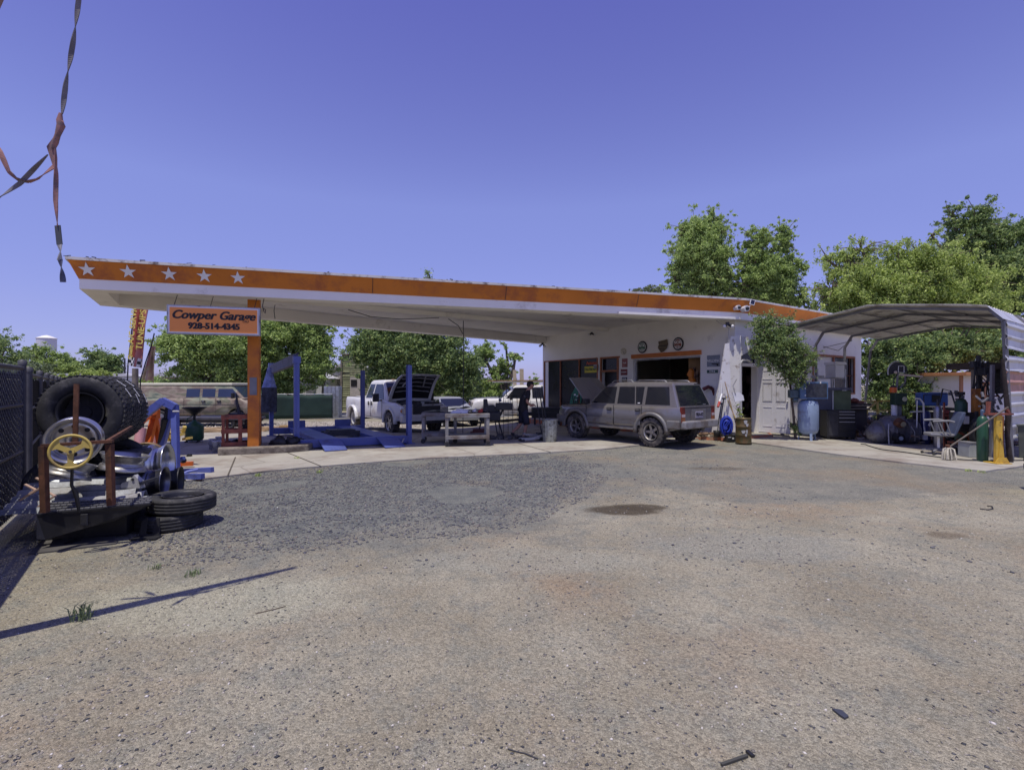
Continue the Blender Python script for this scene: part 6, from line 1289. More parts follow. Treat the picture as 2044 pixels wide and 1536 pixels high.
# floor jack, poles, black boxes by the shop corner
t = thing('floor_jack', 'low grey trolley jack on the concrete beside the man', 'floor jack', V(.62, 14.55, .03), R(25))
for s_ in (-.1, .1): mb = MB(); mb.prism([(-.42, .05), (-.36, .03), (.32, .06), (.36, .16), (.2, .19), (-.1, .10), (-.42, .09)], V(0, s_ - .01, 0), V(1, 0, 0), Z, V(0, .02, 0)); obj('side_plate', mb, lgrey, t)
mb = MB(); mb.box((.24, 0, .17), (.22, .2, .12)); mb.cyl((.2, -.15, .06), (.2, .15, .06), .055); mb.cyl((-.38, -.14, .04), (-.38, .14, .04), .04); obj('chassis', mb, dark, t, bevel=.01)
mb = MB(); mb.bar((.2, 0, .16), (-.28, 0, .20), .07, .05); mb.cyl((-.3, 0, .19), (-.3, 0, .25), .05); obj('lift_arm', mb, grey, t)
mb = MB(); mb.tube([(.30, 0, .16), (.33, .02, .7), (.25, .05, 1.35)], .02, 7); obj('handle', mb, black, t)
q0 = G(1090, 878); pole('prop_pole', 'black steel pole leaning beside the shop corner', [V(1.10, 15.4, .03), V(.93, 15.6, 1.62)], .022, .022, black)
pole('prop_pole', 'second dark pole crossing in front of the white truck', [V(.92, 15.2, .03), V(.72, 15.5, 1.45)], .018, .018, dark)
t = thing('black_trailer_box', 'flat black steel box lying before the shop window', 'steel box', V(1.45, 21.0, .0)); mb = MB(); mb.box((0, 0, .50), (1.25, .9, .42)); mb.box((-.75, 0, .45), (.4, .5, .15)); obj('body', mb, black, t, bevel=.02); mb = MB(); mb.box((0, -.46, .52), (.9, .02, .05)); [mb.box((x_, -.2, .2), (.08, .08, .4)) for x_ in (-.5, .5)]; obj('trim', mb, dark, t)
t = thing('white_drum', 'pale plastic drum stuffed with black sticks beside the bonnet', 'drum', V(2.35, 18.7, .1)); mb = MB(); mb.lathe([(.0, .0), (.22, 0), (.23, .4), (.22, .8), (.2, .82), (.19, .4), (0, .38)], n=20); obj('body', mb, lgrey, t); mb = MB(); rs = random.Random(5); [mb.tube([(rs.uniform(-.12, .12), rs.uniform(-.1, .1), .45), (rs.uniform(-.2, .2), rs.uniform(-.1, .1), rs.uniform(.95, 1.2))], .014, 5) for _ in range(8)]; obj('stick', mb, black, t)
mb = MB(); mb.tube([V(2.2, 16.6, .03), V(2.2, 16.6, 1.1)], .016, 6); mb.box((2.2, 16.6, .03), (.2, .2, .03)); tag(obj('thin_stand', mb, black), 'thin black stand rising behind the garbage can', 'stand')
# cart and clutter on the island
t = thing('red_steel_cart', 'faded red open steel rack standing on the concrete island', 'steel rack', V(-6.55, 12.15, .19), R(18))
for x_ in (-.36, .0, .36):
    for y_ in (-.2, .2):
        if x_ == 0 and y_ > 0: continue
        mb = MB(); mb.box((x_, y_, .36), (.06 if x_ < 0 else .08, .04, .70)); obj('upright', mb, redrust, t)
for z_ in (.05, .36, .70): mb = MB(); mb.box((0, -.2, z_), (.80, .045, .10)); mb.box((0, .2, z_), (.80, .045, .10)); mb.box((0, 0, z_ - .03), (.78, .38, .02)); obj('shelf', mb, redrust, t)
mb = MB(); mb.cyl((.1, 0, .42), (.1, 0, .52), .09); mb.ball((.12, -.05, .56), .07, 10); mb.cyl((.2, -.1, .08), (.2, -.1, .26), .05); mb.box((-.1, 0, .75), (.3, .2, .06)); mb.tube([(-.05, 0, .78), (-.1, 0, 1.0), (-.13, .02, 1.25)], [.05, .03, .02]); tag(obj('oily_tools', mb, dark, t), None)
rs = random.Random(8)
for i, (x_, y_, s_, lb) in enumerate(((-5.75, 12.35, .17, 'black oily rag heap at the post foot, nearer the lift'), (-5.45, 12.45, .14, 'black oily rag heap on the island edge by the lift'), (-6.75, 12.25, .10, 'small black rag heap at the left end of the island'))):
    mb = MB(); mb.ball((x_, y_, .24), s_, 10, (1.3, 1, .9), None, .3, rs); mb.box((x_ - .1, y_, .22), (.12, .1, .06), .4); tag(obj('rag_heap', mb, black), lb, 'rags')
for i, (px, py, lb) in enumerate(((424, 899, 'white bucket, leftmost of the four'), (431, 904, 'white bucket nearest the camera in the group of four'), (442, 903, 'white bucket next to the concrete island, rightmost of the four'), (437, 894, 'white bucket at the back of the group of four'))):
    c = G(px, py); t = thing('white_bucket', lb, 'bucket', (c.x, c.y, .03), 0, 'white buckets left of the island'); mb = MB(); mb.lathe([(0, 0), (.068, 0), (.08, .24), (.086, .245), (.086, .27), (.078, .27), (.07, .02), (0, .02)], n=20); obj('shell', mb, mat('bucket_white', (.55, .57, .62), .5, 0, .1, 5) if i == 0 else bpy.data.materials['bucket_white'], t); mb = MB(); mb.tube([(-.083, 0, .22), (-.06, -.06, .14), (0, -.09, .10), (.06, -.06, .14), (.083, 0, .22)], .004, 4); obj('bail', mb, dark, t)
t = thing('oil_drain', 'dark green oil drain tank with a wide black funnel on top', 'oil drain', G(388, 884), 0)
mb = MB(); mb.lathe([(0, .08), (.20, .08), (.235, .14), (.235, .46), (.20, .54), (.06, .62), (.05, .66)], n=26); obj('tank', mb, green, t)
mb = MB(); mb.lathe([(.03, .78), (.06, .80), (.30, 1.0), (.31, 1.02), (.29, 1.0), (.04, .82)], n=30); mb.cyl((0, 0, .64), (0, 0, .82), .035); obj('funnel', mb, black, t)
mb = MB(); [mb.cyl((x_, y_ - .02, .04), (x_, y_ + .02, .04), .04) for x_, y_ in ((-.17, -.1), (.17, -.1), (0, .18))]; islands('caster', mb, rubber, t)
mb = MB(); mb.tube([(-.22, 0, .5), (-.2, 0, .7), (-.06, 0, .76)], .014, 5); obj('handle', mb, green, t)
# flat trailer and timber pile behind
t = thing('flat_trailer', 'low dark flatbed trailer frame in front of the camouflage van', 'trailer', V(-13.0, 21.4, -.18), R(-2))
mb = MB(); mb.box((0, 0, .42), (4.6, .9, .10)); mb.box((0, 0, .30), (4.4, .5, .14)); obj('deck', mb, mat('trailer_dark', (.07, .07, .09), .6, .2, .3, 5), t, bevel=.01)
for x_ in (-1.2, 1.2): mb = tyre_mb(.24, .16); mb.v = [(v[0] + x_, v[1] - .35, v[2] + .24) for v in mb.v]; obj('wheel', mb, rubber, t)
rs = random.Random(21); timber = mat('timber', (.42, .30, .17), .85, 0, .3, 5, .2)
for i in range(12):
    x_, y_ = -12.5 + 5.4 * i / 11, rs.uniform(17.6, 19.6); a = rs.uniform(-.35, .35); z_ = gz(x_, y_) + .06 + rs.uniform(0, .1)
    mb = MB(); d = V(math.cos(a), math.sin(a), 0) * rs.uniform(.5, 1.1); mb.bar(V(x_, y_, z_) - d, V(x_, y_, z_ + rs.uniform(-.04, .05)) + d, rs.uniform(.1, .2), rs.uniform(.05, .1))
    tag(obj('timber_offcut', mb, timber), 'weathered timber offcut in the loose pile, number %s counted from the left' % 'one two three four five six seven eight nine ten eleven twelve'.split()[i], 'timber', 'timber offcuts in the rubble behind the lift')
mb = MB(); mb.box((-8.15, 18.0, .08), (.34, .3, .24), .2); o = tag(obj('cardboard_box', mb, card), 'small open cardboard box on the rubble behind the lift post', 'box'); mb = MB(); mb.box((-8.15, 17.84, .08), (.1, .01, .07), .2); obj('hand_hole', mb, dark, o, True)
# ---------------------------------------------------------------- engine cranes at the left
def crane(name, label, base, rz, m, ramc, s=1.0):
    t = thing(name, label, 'engine crane', base, rz); t.scale = (s, s, s)
    mb = MB(); mb.bar((0, 0, .12), (0, 0, 1.32), .09, .09, (1, 0, 0)); obj('mast', mb, m, t)
    for s_ in (-1, 1): mb = MB(); mb.bar((.0, s_ * .04, .12), (1.25, s_ * .38, .10), .07, .08); lg = obj('leg', mb, m, t); mb = MB(); mb.cyl((1.22, s_ * .38 - .02, .05), (1.22, s_ * .38 + .02, .05), .05); obj('caster', mb, rust, lg)
    mb = MB(); mb.bar((-.02, -.35, .12), (-.02, .35, .12), .07, .08); obj('rear_crossbar', mb, m, t); mb = MB(); [mb.cyl((-.02, k - .02, .05), (-.02, k + .02, .05), .05) for k in (-.33, .33)]; islands('rear_caster', mb, rubber, t)
    for s_ in (-1, 1): mb = MB(); mb.bar((.02, s_ * .05, 1.1), (-.12 + .0, s_ * .33, .14), .05, .05); obj('brace', mb, m, t)
    mb = MB(); mb.bar((-.1, 0, 1.33), (.95, 0, 1.08 - .1), .09, .12); obj('boom', mb, m, t)
    mb = MB(); mb.cyl((.05, 0, .55), (.34, 0, 1.02), .055, n=14); obj('hydraulic_ram', mb, ramc, t); mb = MB(); mb.cyl((.33, 0, 1.0), (.42, 0, 1.15), .025); obj('piston', mb, chrome, t)
    return t
t = thing('engine_crane', 'lavender blue engine crane with folded legs at the edge of the concrete', 'engine crane', V(-6.05, 9.1, .0))
def c3(px, py, D): return P(px, py, D)
mb = MB(); mb.bar(c3(349, 808, 9.2), c3(352, 958, 9.0), .10, .09, (0, 1, 0)); obj('mast', mb, craneblue, t, True)
mb = MB(); mb.bar(c3(346, 806, 9.15), c3(322, 896, 9.3), .09, .07, (0, 1, 0)); obj('brace', mb, craneblue, t, True)
mb = MB(); mb.bar(c3(262, 848, 9.0), c3(327, 799, 9.1), .11, .12); mb.bar(c3(323, 799, 9.1), c3(349, 812, 9.15), .12, .12); obj('boom', mb, craneblue, t, True)
mb = MB(); mb.cyl(c3(330, 835, 9.15), c3(320, 885, 9.3), .05); mb.cyl(c3(334, 812, 9.15), c3(330, 835, 9.15), .03); obj('hydraulic_ram', mb, black, t, True)
for a, b in ((c3(348, 950, 8.7), c3(405, 950, 8.6)), (c3(350, 941, 9.4), c3(424, 937, 9.3))):
    mb = MB(); mb.bar(a, b, .09, .09); lg = obj('leg', mb, craneblue, t, True); mb = MB(); e = b + V(-.06, 0, -.075); mb.cyl(V(e.x, e.y - .02, .045), V(e.x, e.y + .02, .045), .045); mb.box((e.x, e.y, .085), (.05, .06, .05)); obj('caster', mb, rust, lg, True)
mb = MB(); mb.tube([c3(352, 952, 8.9), c3(375, 941, 9.0), c3(395, 937, 9.1)], .028, 7); mb.cyl(c3(352, 918, 9.2), c3(368, 914, 9.2), .035); obj('folded_bar', mb, craneblue, t, True)
mb = MB(); e = c3(366, 918, 9.3); mb.cyl(V(e.x, e.y - .02, .25), V(e.x, e.y + .02, .25), .05); obj('caster', mb, rubber, t, True)
mb = MB(); mb.box(c3(351, 820, 9.05), (.03, .1, .03)); mb.cyl(c3(345, 821, 8.95), c3(358, 821, 8.95), .015); obj('bolt', mb, lgrey, t, True)
t = thing('engine_crane', 'bright orange engine crane behind the stacked wheels', 'engine crane', V(-7.35, 10.1, 0))
mb = MB(); mb.bar(c3(308, 820, 9.7), c3(238, 882, 9.4), .10, .10); obj('boom', mb, orng, t, True)
mb = MB(); mb.bar(c3(308, 832, 9.8), c3(290, 912, 9.6), .11, .08, (0, 1, 0)); obj('mast', mb, orng, t, True)
mb = MB(); mb.bar(c3(309, 832, 9.85), c3(324, 912, 9.9), .085, .07, (0, 1, 0)); obj('brace', mb, orng, t, True)
mb = MB(); mb.obox(c3(307, 826, 9.72), V(.09, 0, 0), V(0, .06, 0), V(0, 0, .09)); mb.cyl(c3(307, 822, 9.6), c3(307, 822, 9.8), .06); obj('pivot', mb, orng, t, True, bevel=.01)
mb = MB(); mb.cyl(c3(282, 855, 9.45), c3(274, 905, 9.3), .085, n=18); obj('hydraulic_ram', mb, pink, t, True); mb = MB(); mb.cyl(c3(284, 845, 9.5), c3(282, 856, 9.45), .035); obj('piston', mb, dark, t, True)
mb = MB(); mb.cyl(c3(316, 832, 10.1), c3(309, 905, 10.1), .045, n=14); tag(obj('spare_ram', mb, pink, t, True), None)
mb = MB(); mb.bar(c3(290, 910, 9.6), V(-6.9, 9.5, .05), .08); mb.bar(c3(324, 910, 9.9), V(-6.6, 9.9, .05), .08); mb.bar(V(-7.4, 9.5, .1), V(-6.3, 9.9, .1), .08); obj('leg', mb, orng, t, True)
t = thing('engine_stand', 'small yellow engine stand head with four arms', 'engine stand', G(352, 912))
mb = MB(); mb.obox(c3(344, 871, 10.2), V(.15, 0, 0), V(0, .03, 0), V(0, 0, .09)); mb.cyl(c3(344, 871, 10.0), c3(344, 871, 10.3), .055); obj('head_plate', mb, yellow, t, True, bevel=.01)
for a, b in (((336, 864), (336, 852)), ((365, 862), (369, 851)), ((338, 874), (322, 873)), ((366, 876), (382, 873)), ((356, 868), (367, 866))): mb = MB(); mb.bar(c3(*a, 10.15), c3(*b, 10.05), .055, .045); obj('arm', mb, yellow, t, True)
mb = MB(); mb.bar(c3(346, 876, 10.4), c3(348, 905, 10.4), .08); mb.bar(G(335, 915), G(380, 913), .07); mb.cyl(G(378, 913) + V(0, -.03, .04), G(378, 913) + V(0, .03, .04), .05); obj('column', mb, black, t, True)
# ---------------------------------------------------------------- heap of wheels, rails and tyres at the left
ax = V(-.32, .95, 0).normalized()
def bigtyre(c, label, rimm, k):
    t = thing('truck_tyre', label, 'tyre', c, 0, 'truck tyres stacked on their sides'); M = ax.to_track_quat('Y', 'Z').to_matrix().to_4x4()
    mb = tyre_mb(.425, .27, .235, 0, 60); 
    for j in range(46):
        a = 2 * math.pi * j / 46
        for q in (-.09, -.03, .03, .09): 
            aa = a + (.05 if abs(q) > .05 else 0); c_ = V(math.cos(aa), 0, math.sin(aa)); tt = V(-math.sin(aa), 0, math.cos(aa)); mb.obox(c_ * .427 + V(0, q, 0), tt * .021 + V(0, .006, 0), V(0, .024, 0), c_ * .008)
    mb.v = [M @ Vector(v) for v in mb.v]; tr_ = obj('tread', mb, rubber, t)
    mb = rim_mb(.235, .27, 8, .13, -1); mb.cyl((0, .02, 0), (0, .03, 0), .2, n=24); mb.v = [M @ Vector(v) for v in mb.v]; obj('rim', mb, rimm, t)
    if k:
        mb = MB()
        for aa, q in ((.55, -.10), (.9, -.02), (.35, .08)): c_ = V(math.cos(aa), 0, math.sin(aa)); tt = V(-math.sin(aa), 0, math.cos(aa)); mb.obox(c_ * .4335 + V(0, q, 0), tt * .06, V(0, .006, 0), c_ * .003)
        mb.v = [M @ Vector(v) for v in mb.v]; obj('chalk_mark', mb, signwhite, t)
c0 = V(-5.04, 5.92, 1.33)
bigtyre(c0, 'big off road tyre on a black rim, front one of the raised stack', black, 0); bigtyre(c0 + ax * .26, 'big off road tyre in the middle of the raised stack', dark, 1); bigtyre(c0 + ax * .52, 'big off road tyre at the back of the raised stack', dark, 1)
# supports: dark tyres lying flat under the raised stack
def flat_tyre(c, r_, w_, label, grp, m=rubber, tilt=(0, 0, 1), rimm=None):
    t = thing('car_tyre', label, 'tyre', c, 0, grp); M = Vector(tilt).normalized().to_track_quat('Y', 'Z').to_matrix().to_4x4()
    mb = tyre_mb(r_, w_, r_ * .62, 0, 44)
    for q in (-.28, 0, .28): mb.lathe([(r_ * 1.0, w_ * (q - .035)), (r_ * 1.012, w_ * (q - .12)), (r_ * 1.012, w_ * (q + .12 - .155)), (r_ * 1.0, w_ * (q - .005))], (0, 0, 0), (0, 1, 0), 44) if False else None
    for q in (-.30, -.1, .1, .30): mb.lathe([(r_ - .002, w_ * (q - .09)), (r_ + .003, w_ * (q - .082)), (r_ + .003, w_ * (q + .082)), (r_ - .002, w_ * (q + .09))], (0, 0, 0), (0, 1, 0), 44)
    mb.v = [M @ Vector(v) for v in mb.v]; obj('tread', mb, m, t)
    if rimm: mb = rim_mb(r_ * .62, w_, 0, .04, 1); mb.v = [M @ Vector(v) for v in mb.v]; obj('rim', mb, rimm, t)
    return t
for i, (x_, y_, z_, lb) in enumerate(((-5.15, 6.55, .14, 'dark tyre lying flat at the bottom of the heap behind the rails'), (-5.12, 6.5, .42, 'dark tyre lying flat, second of the heap behind the rails'), (-5.15, 6.55, .70, 'dark tyre lying flat directly below the raised stack'))): flat_tyre(V(x_, y_, z_), .40, .26, lb, 'tyres buried in the heap')
flat_tyre(P(235, 925, 6.5), .33, .2, 'dark tyre standing tilted behind the bright rims', 'tyres buried in the heap', rubber, (.35, -.9, .25), dark)
flat_tyre(V(-5.35, 5.95, .45), .34, .22, 'dark tyre standing at the fence side of the heap', 'tyres buried in the heap', rubber, (.5, -.8, .2))
c = G(331, 1050); flat_tyre(V(-4.0, 5.85, .09), .335, .18, 'worn tyre lying flat on the ground, lower one of the pair', 'pair of car tyres lying on the gravel', rubber)
flat_tyre(V(-3.90, 5.93, .272), .345, .18, 'worn tyre lying on top of the other at the gravel edge', 'pair of car tyres lying on the gravel', rubber, (.03, 0, 1), dark)
def loose_rim(c, r_, w_, axis, m, label, spokes=0, dish=.05):
    t = thing('wheel_rim', label, 'wheel rim', c, 0, 'loose wheel rims on the heap'); M = Vector(axis).normalized().to_track_quat('Y', 'Z').to_matrix().to_4x4()
    mb = MB(); h = w_ / 2; mb.lathe([(r_ * .93, -h + .01), (r_, -h), (r_ * 1.01, -h + .012), (r_ * .95, -h + .03), (r_ * .90, -h + .06), (r_ * .82, -h * .4), (r_ * .82, h * .2), (r_ * .9, h - .06), (r_ * .95, h - .03), (r_ * 1.01, h - .012), (r_, h), (r_ * .93, h - .01), (r_ * .86, h * .5), (r_ * .80, 0), (r_ * .84, -h * .6)], (0, 0, 0), (0, 1, 0), 40, closed=True)
    mb.v = [M @ Vector(v) for v in mb.v]; o = obj('barrel', mb, m, t)
    mb = MB(); y = -h + dish
    mb.lathe([(r_ * .82, y + .02), (r_ * .6, y), (r_ * .45, y + .03), (r_ * .3, y + .01), (r_ * .16, y + .02), (r_ * .16, y + .05), (r_ * .3, y + .04), (r_ * .82, y + .04)], (0, 0, 0), (0, 1, 0), 36)
    mb.v = [M @ Vector(v) for v in mb.v]; obj('centre_disc', mb, m, t)
    mb = MB(); [mb.cyl((math.cos(a) * r_ * .62, y - .004, math.sin(a) * r_ * .62), (math.cos(a) * r_ * .62, y + .004, math.sin(a) * r_ * .62), r_ * .10, n=10) for a in [2 * math.pi * k / 8 for k in range(8)]]; mb.v = [M @ Vector(v) for v in mb.v]; obj('vent_hole', mb, black, t)
c = P(149, 878, 5.2); loose_rim(c, .235, .20, (-.55, .83, .05), chrome, 'bright silver rim facing out behind the yellow steering wheel', 0, .09)
c = P(190, 925, 5.6); loose_rim(P(140, 935, 5.5), .22, .18, (.2, .3, 1), alu, 'scuffed rim lying flat below the bright silver one')
loose_rim(P(247, 921, 5.9), .24, .19, (.15, .1, 1), alu, 'wide scuffed rim lying flat behind the rusty frame post')
loose_rim(P(320, 925, 6.75), .265, .20, (1, .30, .05), chrome, 'polished rim on edge beside the blue crane mast')
loose_rim(P(292, 922, 6.95), .275, .08, (-.35, .95, .1), mat('brass_drum', (.30, .2, .10), .45, .6, .3, 5), 'brown rim seen face on behind the polished one')
loose_rim(P(308, 962, 6.15), .185, .24, (1, .3, 0), mat('dark_alloy', (.16, .16, .18), .3, .9, .2, 5), 'dark ribbed rim on edge next to the top tyre')
loose_rim(P(345, 960, 7.0), .2, .2, (1, .4, 0), black, 'black rim half hidden behind the dark ribbed one')
# galvanised rails stacked across
rs = random.Random(14)
def rail(a, b, lab, m=None):
    a, b = Vector(a), Vector(b); d = (b - a); u = d.normalized(); n = V(u.y, -u.x, 0).normalized(); mb = MB()
    prof = [(-.13, .0), (-.10, .05), (-.06, .05), (-.02, .0), (.02, .0), (.06, .05), (.10, .05), (.13, .0)]
    def f(i, j): pp = prof[j]; q = a + d * i / 10 + n * pp[0] + V(0, 0, pp[1] + .008 * math.sin(i * 1.3)); return q
    vs = [f(i, j) for i in range(11) for j in range(8)]; mb.add(vs, [(i * 8 + j, i * 8 + j + 1, (i + 1) * 8 + j + 1, (i + 1) * 8 + j) for i in range(10) for j in range(7)])
    tag(obj('steel_rail', mb, m or galv, solid=.006), lab, 'steel rail', 'galvanised rails stacked across the heap')
RL = ['lowest galvanised rail, just behind the black step', 'second galvanised rail up from the black step', 'third galvanised rail of the stack, middle one', 'fourth galvanised rail, under the flat scuffed rims', 'topmost galvanised rail of the stack']
for k in range(5): rail(P(12 + 12 * k, 1024 - 13 * k, 5.3 + .12 * k), P(288 - 4 * k, 1002 - 11 * k, 5.6 + .12 * k), RL[k], galv if k % 2 == 0 else lgrey)
for i, (px, py) in enumerate(((40, 998), (62, 985), (78, 1010))):
    a = P(px, py, 5.0); mb = MB(); mb.bar(a, a + V(.14, .02, .10), .04, .012); mb.bar(a + V(.14, .02, .10), a + V(.05, .0, .16), .03, .01); tag(obj('bent_bracket', mb, mat('peach_plastic', (.55, .38, .28), .6) if i == 0 else bpy.data.materials['peach_plastic']), ['small peach bracket at the far left rail end', 'small peach bracket, upper middle of the rail ends', 'small peach bracket nearest the rusty post'][i], 'bracket')
mb = MB(); a = P(262, 965, 5.75); mb.prism([(-.12, -.05), (.12, -.05), (.10, .03), (.03, .10), (-.02, .04), (-.12, 0)], a, V(1, 0, 0), Z, V(0, .06, 0)); o = tag(obj('white_bracket', mb, lgrey), 'pale angular steel bracket on the rails beside the rusty post', 'bracket'); mb = MB(); mb.cyl(a + V(.02, -.01, .05), a + V(.02, 0, .05), .015); mb.bar(a + V(.1, -.01, 0), a + V(.24, .1, .05), .05, .03); obj('bolt', mb, dark, o, True)
# black step with treads
t = thing('black_vehicle_step', 'black steel truck step with a patterned tread lying in front of the rails', 'step', P(180, 1040, 5.15))
def hz(px, D, z): return V((px - 1022) / 1000 * D, D, z)
stp = mat('step_black', (.022, .022, .026), .45, .2, .3, 6, 0, (.06, .055, .05), .3)
A_ = [hz(75, 5.0, .36), hz(300, 5.35, .385), hz(300, 5.62, .40), hz(84, 5.32, .40)]
mb = MB(); mb.add(A_ + [v - V(0, 0, .02) for v in A_], [(0, 1, 2, 3), (4, 7, 6, 5), (0, 4, 5, 1), (1, 5, 6, 2), (2, 6, 7, 3), (3, 7, 4, 0)]); obj('tread_plate', mb, stp, t, True)
mb = MB(); B_ = [hz(73, 5.0, .36), hz(300, 5.35, .385), hz(282, 5.33, .33), hz(225, 5.25, .22), hz(170, 5.15, .18), hz(90, 5.02, .10), hz(73, 4.98, .12)]; mb.add(B_ + [v + V(.01, .03, 0) for v in B_], [tuple(range(7))[::-1], tuple(range(7, 14))] + [(i, (i + 1) % 7, (i + 1) % 7 + 7, i + 7) for i in range(7)]); obj('front_skirt', mb, stp, t, True)
mb = MB()
for i in range(18):
    for j in range(4): u_, v_ = .04 + .93 * i / 17 + .02 * (j % 2), .12 + .24 * j; q = (A_[0].lerp(A_[1], u_)).lerp(A_[3].lerp(A_[2], u_), v_); mb.box(q + V(0, 0, .006), (.045, .02, .012), .3)
islands('tread_stud', mb, grey, t, True)
mb = MB(); mb.box((-4.62, 5.5, .17), (.8, .3, .30), .25); obj('under_step_shade', mb, stp, t, True)  # black box put in for the shadow under the step, no real part
mb = MB(); mb.obox(hz(168, 5.13, .27), V(.03, .01, 0), V(0, .006, 0), V(0, 0, .06)); obj('slot', mb, dark, t, True, bevel=.02)
mb = MB(); q = [G(55, 1108), G(232, 1086), G(228, 1062), G(100, 1068)]; mb.add([v + V(0, 0, .015) for v in q] + [v + V(0, 0, .002) for v in q], [(0, 1, 2, 3), (0, 4, 5, 1), (1, 5, 6, 2)]); o = tag(obj('grey_sheet', mb, mat('sheet_grey', (.10, .095, .09), .6, .1, .2, 4)), 'flat grey metal sheet lying on the dirt below the black step', 'metal sheet'); 
mb = MB(); c = G(136, 1087) + V(0, 0, .018); mb.cyl(c, c + V(0, 0, .002), .035, n=16); mb.box(c + V(0, .06, .0015), (.068, .12, .003)); obj('slot', mb, black, o, True)
t = thing('black_bracket', 'black perforated bracket leaning on the lower tyre', 'bracket', G(288, 1072)); mb = MB()
mb.prism([(-.10, 0), (-.085, .16), (-.04, .2), (-.03, .03), (.04, .03), (.05, .19), (.085, .19), (.11, 0)], V(-3.93, 5.42, .01), V(1, .1, 0), V(0, .25, 1), V(0, -.012, 0)); mb.box((-3.92, 5.36, .015), (.26, .12, .012), .1); obj('plate', mb, black, t, True)
# rusty frame with the yellow steering wheel
t = thing('rusty_steel_rack', 'rusty steel frame of posts and bars standing over the rails', 'steel frame', P(155, 1020, 4.95))
D1, D2 = 4.85, 5.05
for a, b, w in ((P(90, 1022, D1), P(86, 890, D1), .058), (P(222, 1008, D2), P(219, 886, D2), .058)): mb = MB(); mb.bar(a, b, w, .05, (0, 1, 0)); obj('post', mb, rust, t, True)
mb = MB(); mb.bar(P(83, 889, D1), P(226, 880, D2), .05, .03); obj('top_bar', mb, rust, t, True)
mb = MB(); mb.bar(P(150, 888, 4.97), P(153, 766, 4.97), .05, .012, (0, 1, 0)); obj('upright_bar', mb, rust, t, True)
mb = MB(); mb.bar(P(215, 880, D2), P(262, 852, 5.9), .03, .03); obj('side_bar', mb, rust, t, True)
t = thing('steering_wheel', 'mustard yellow three spoke steering wheel on the rusty frame', 'steering wheel', P(141, 901, 4.78)); wax = V(.55, -.83, .12).normalized(); M = wax.to_track_quat('Z', 'Y').to_matrix().to_4x4()
mb = MB(); pts = [(.155 * math.cos(2 * math.pi * k / 40), .155 * math.sin(2 * math.pi * k / 40), 0) for k in range(41)]; mb.tube(pts, .013, 8, False); mb.v = [M @ Vector(v) for v in mb.v]; obj('rim', mb, yellow, t)
mb = MB()
for k in range(3):
    a = math.pi / 2 * 1 + 2 * math.pi * k / 3 + math.pi; c_ = V(math.cos(a), math.sin(a), 0); s_ = V(-math.sin(a), math.cos(a), 0)
    pr_ = [(.0, .028), (.06, .022), (.10, .022), (.135, .06), (.152, .075), (.152, -.075), (.135, -.06), (.10, -.022), (.06, -.022), (.0, -.028)]
    mb.prism([(p_, q_) for p_, q_ in pr_], V(0, 0, -.004 - .0005 * k), c_, s_, V(0, 0, .008))
mb.cyl((0, 0, -.02), (0, 0, .018), .03, n=18); mb.v = [M @ Vector(v) for v in mb.v]; obj('spoke', mb, yellow, t)
mb = MB(); mb.cyl((0, 0, .018), (0, 0, .026), .012); mb.v = [M @ Vector(v) for v in mb.v]; obj('hub_nut', mb, dark, t)
mb = MB(); mb.tube([P(145, 910, 4.85), P(143, 968, 4.9), P(152, 985, 4.92), P(158, 1022, 4.95)], [.012, .014, .02, .012], 8); obj('column', mb, black, t, True)
# ---------------------------------------------------------------- the man
def skinned(name, pts, edges, m, parent, root=0, sub=2, world=False):
    me = bpy.data.meshes.new(name); me.from_pydata([p[:3] for p in pts], edges, []); me.materials.append(m)
    o = bpy.data.objects.new(name, me); COL.objects.link(o); o.parent = parent
    o.modifiers.new('skin', 'SKIN')
    if not me.skin_vertices: me.attributes.new('skin_vertices', 'FLOAT', 'POINT')
    for i, p in enumerate(pts): r_ = p[3]; me.skin_vertices[0].data[i].radius = (r_, p[4] if len(p) > 4 else r_)
    me.skin_vertices[0].data[root].use_root = True
    s = o.modifiers.new('sub', 'SUBSURF'); s.levels = sub; s.render_levels = sub
    dg = bpy.context.evaluated_depsgraph_get(); dg.update(); new = bpy.data.meshes.new_from_object(o.evaluated_get(dg))
    new.polygons.foreach_set('use_smooth', [True] * len(new.polygons)); o.modifiers.clear(); o.data = new; new.name = name
    return o
def skinned_op(name, pts, edges, m, parent, root=0, sub=2):
    me = bpy.data.meshes.new(name); me.from_pydata([p[:3] for p in pts], edges, [])
    o = bpy.data.objects.new(name, me); COL.objects.link(o)
    bpy.context.view_layer.objects.active = o; o.select_set(True)
    bpy.ops.object.modifier_add(type='SKIN')
    for i, p in enumerate(pts): me.skin_vertices[0].data[i].radius = (p[3], p[4] if len(p) > 4 else p[3]); me.skin_vertices[0].data[i].use_root = (i == root)
    s = o.modifiers.new('sub', 'SUBSURF'); s.levels = sub; s.render_levels = sub
    dg = bpy.context.evaluated_depsgraph_get(); dg.update(); new = bpy.data.meshes.new_from_object(o.evaluated_get(dg))
    new.polygons.foreach_set('use_smooth', [True] * len(new.polygons)); o.modifiers.clear(); o.data = new; new.name = name; new.materials.clear(); new.materials.append(m)
    o.select_set(False); o.parent = parent; return o
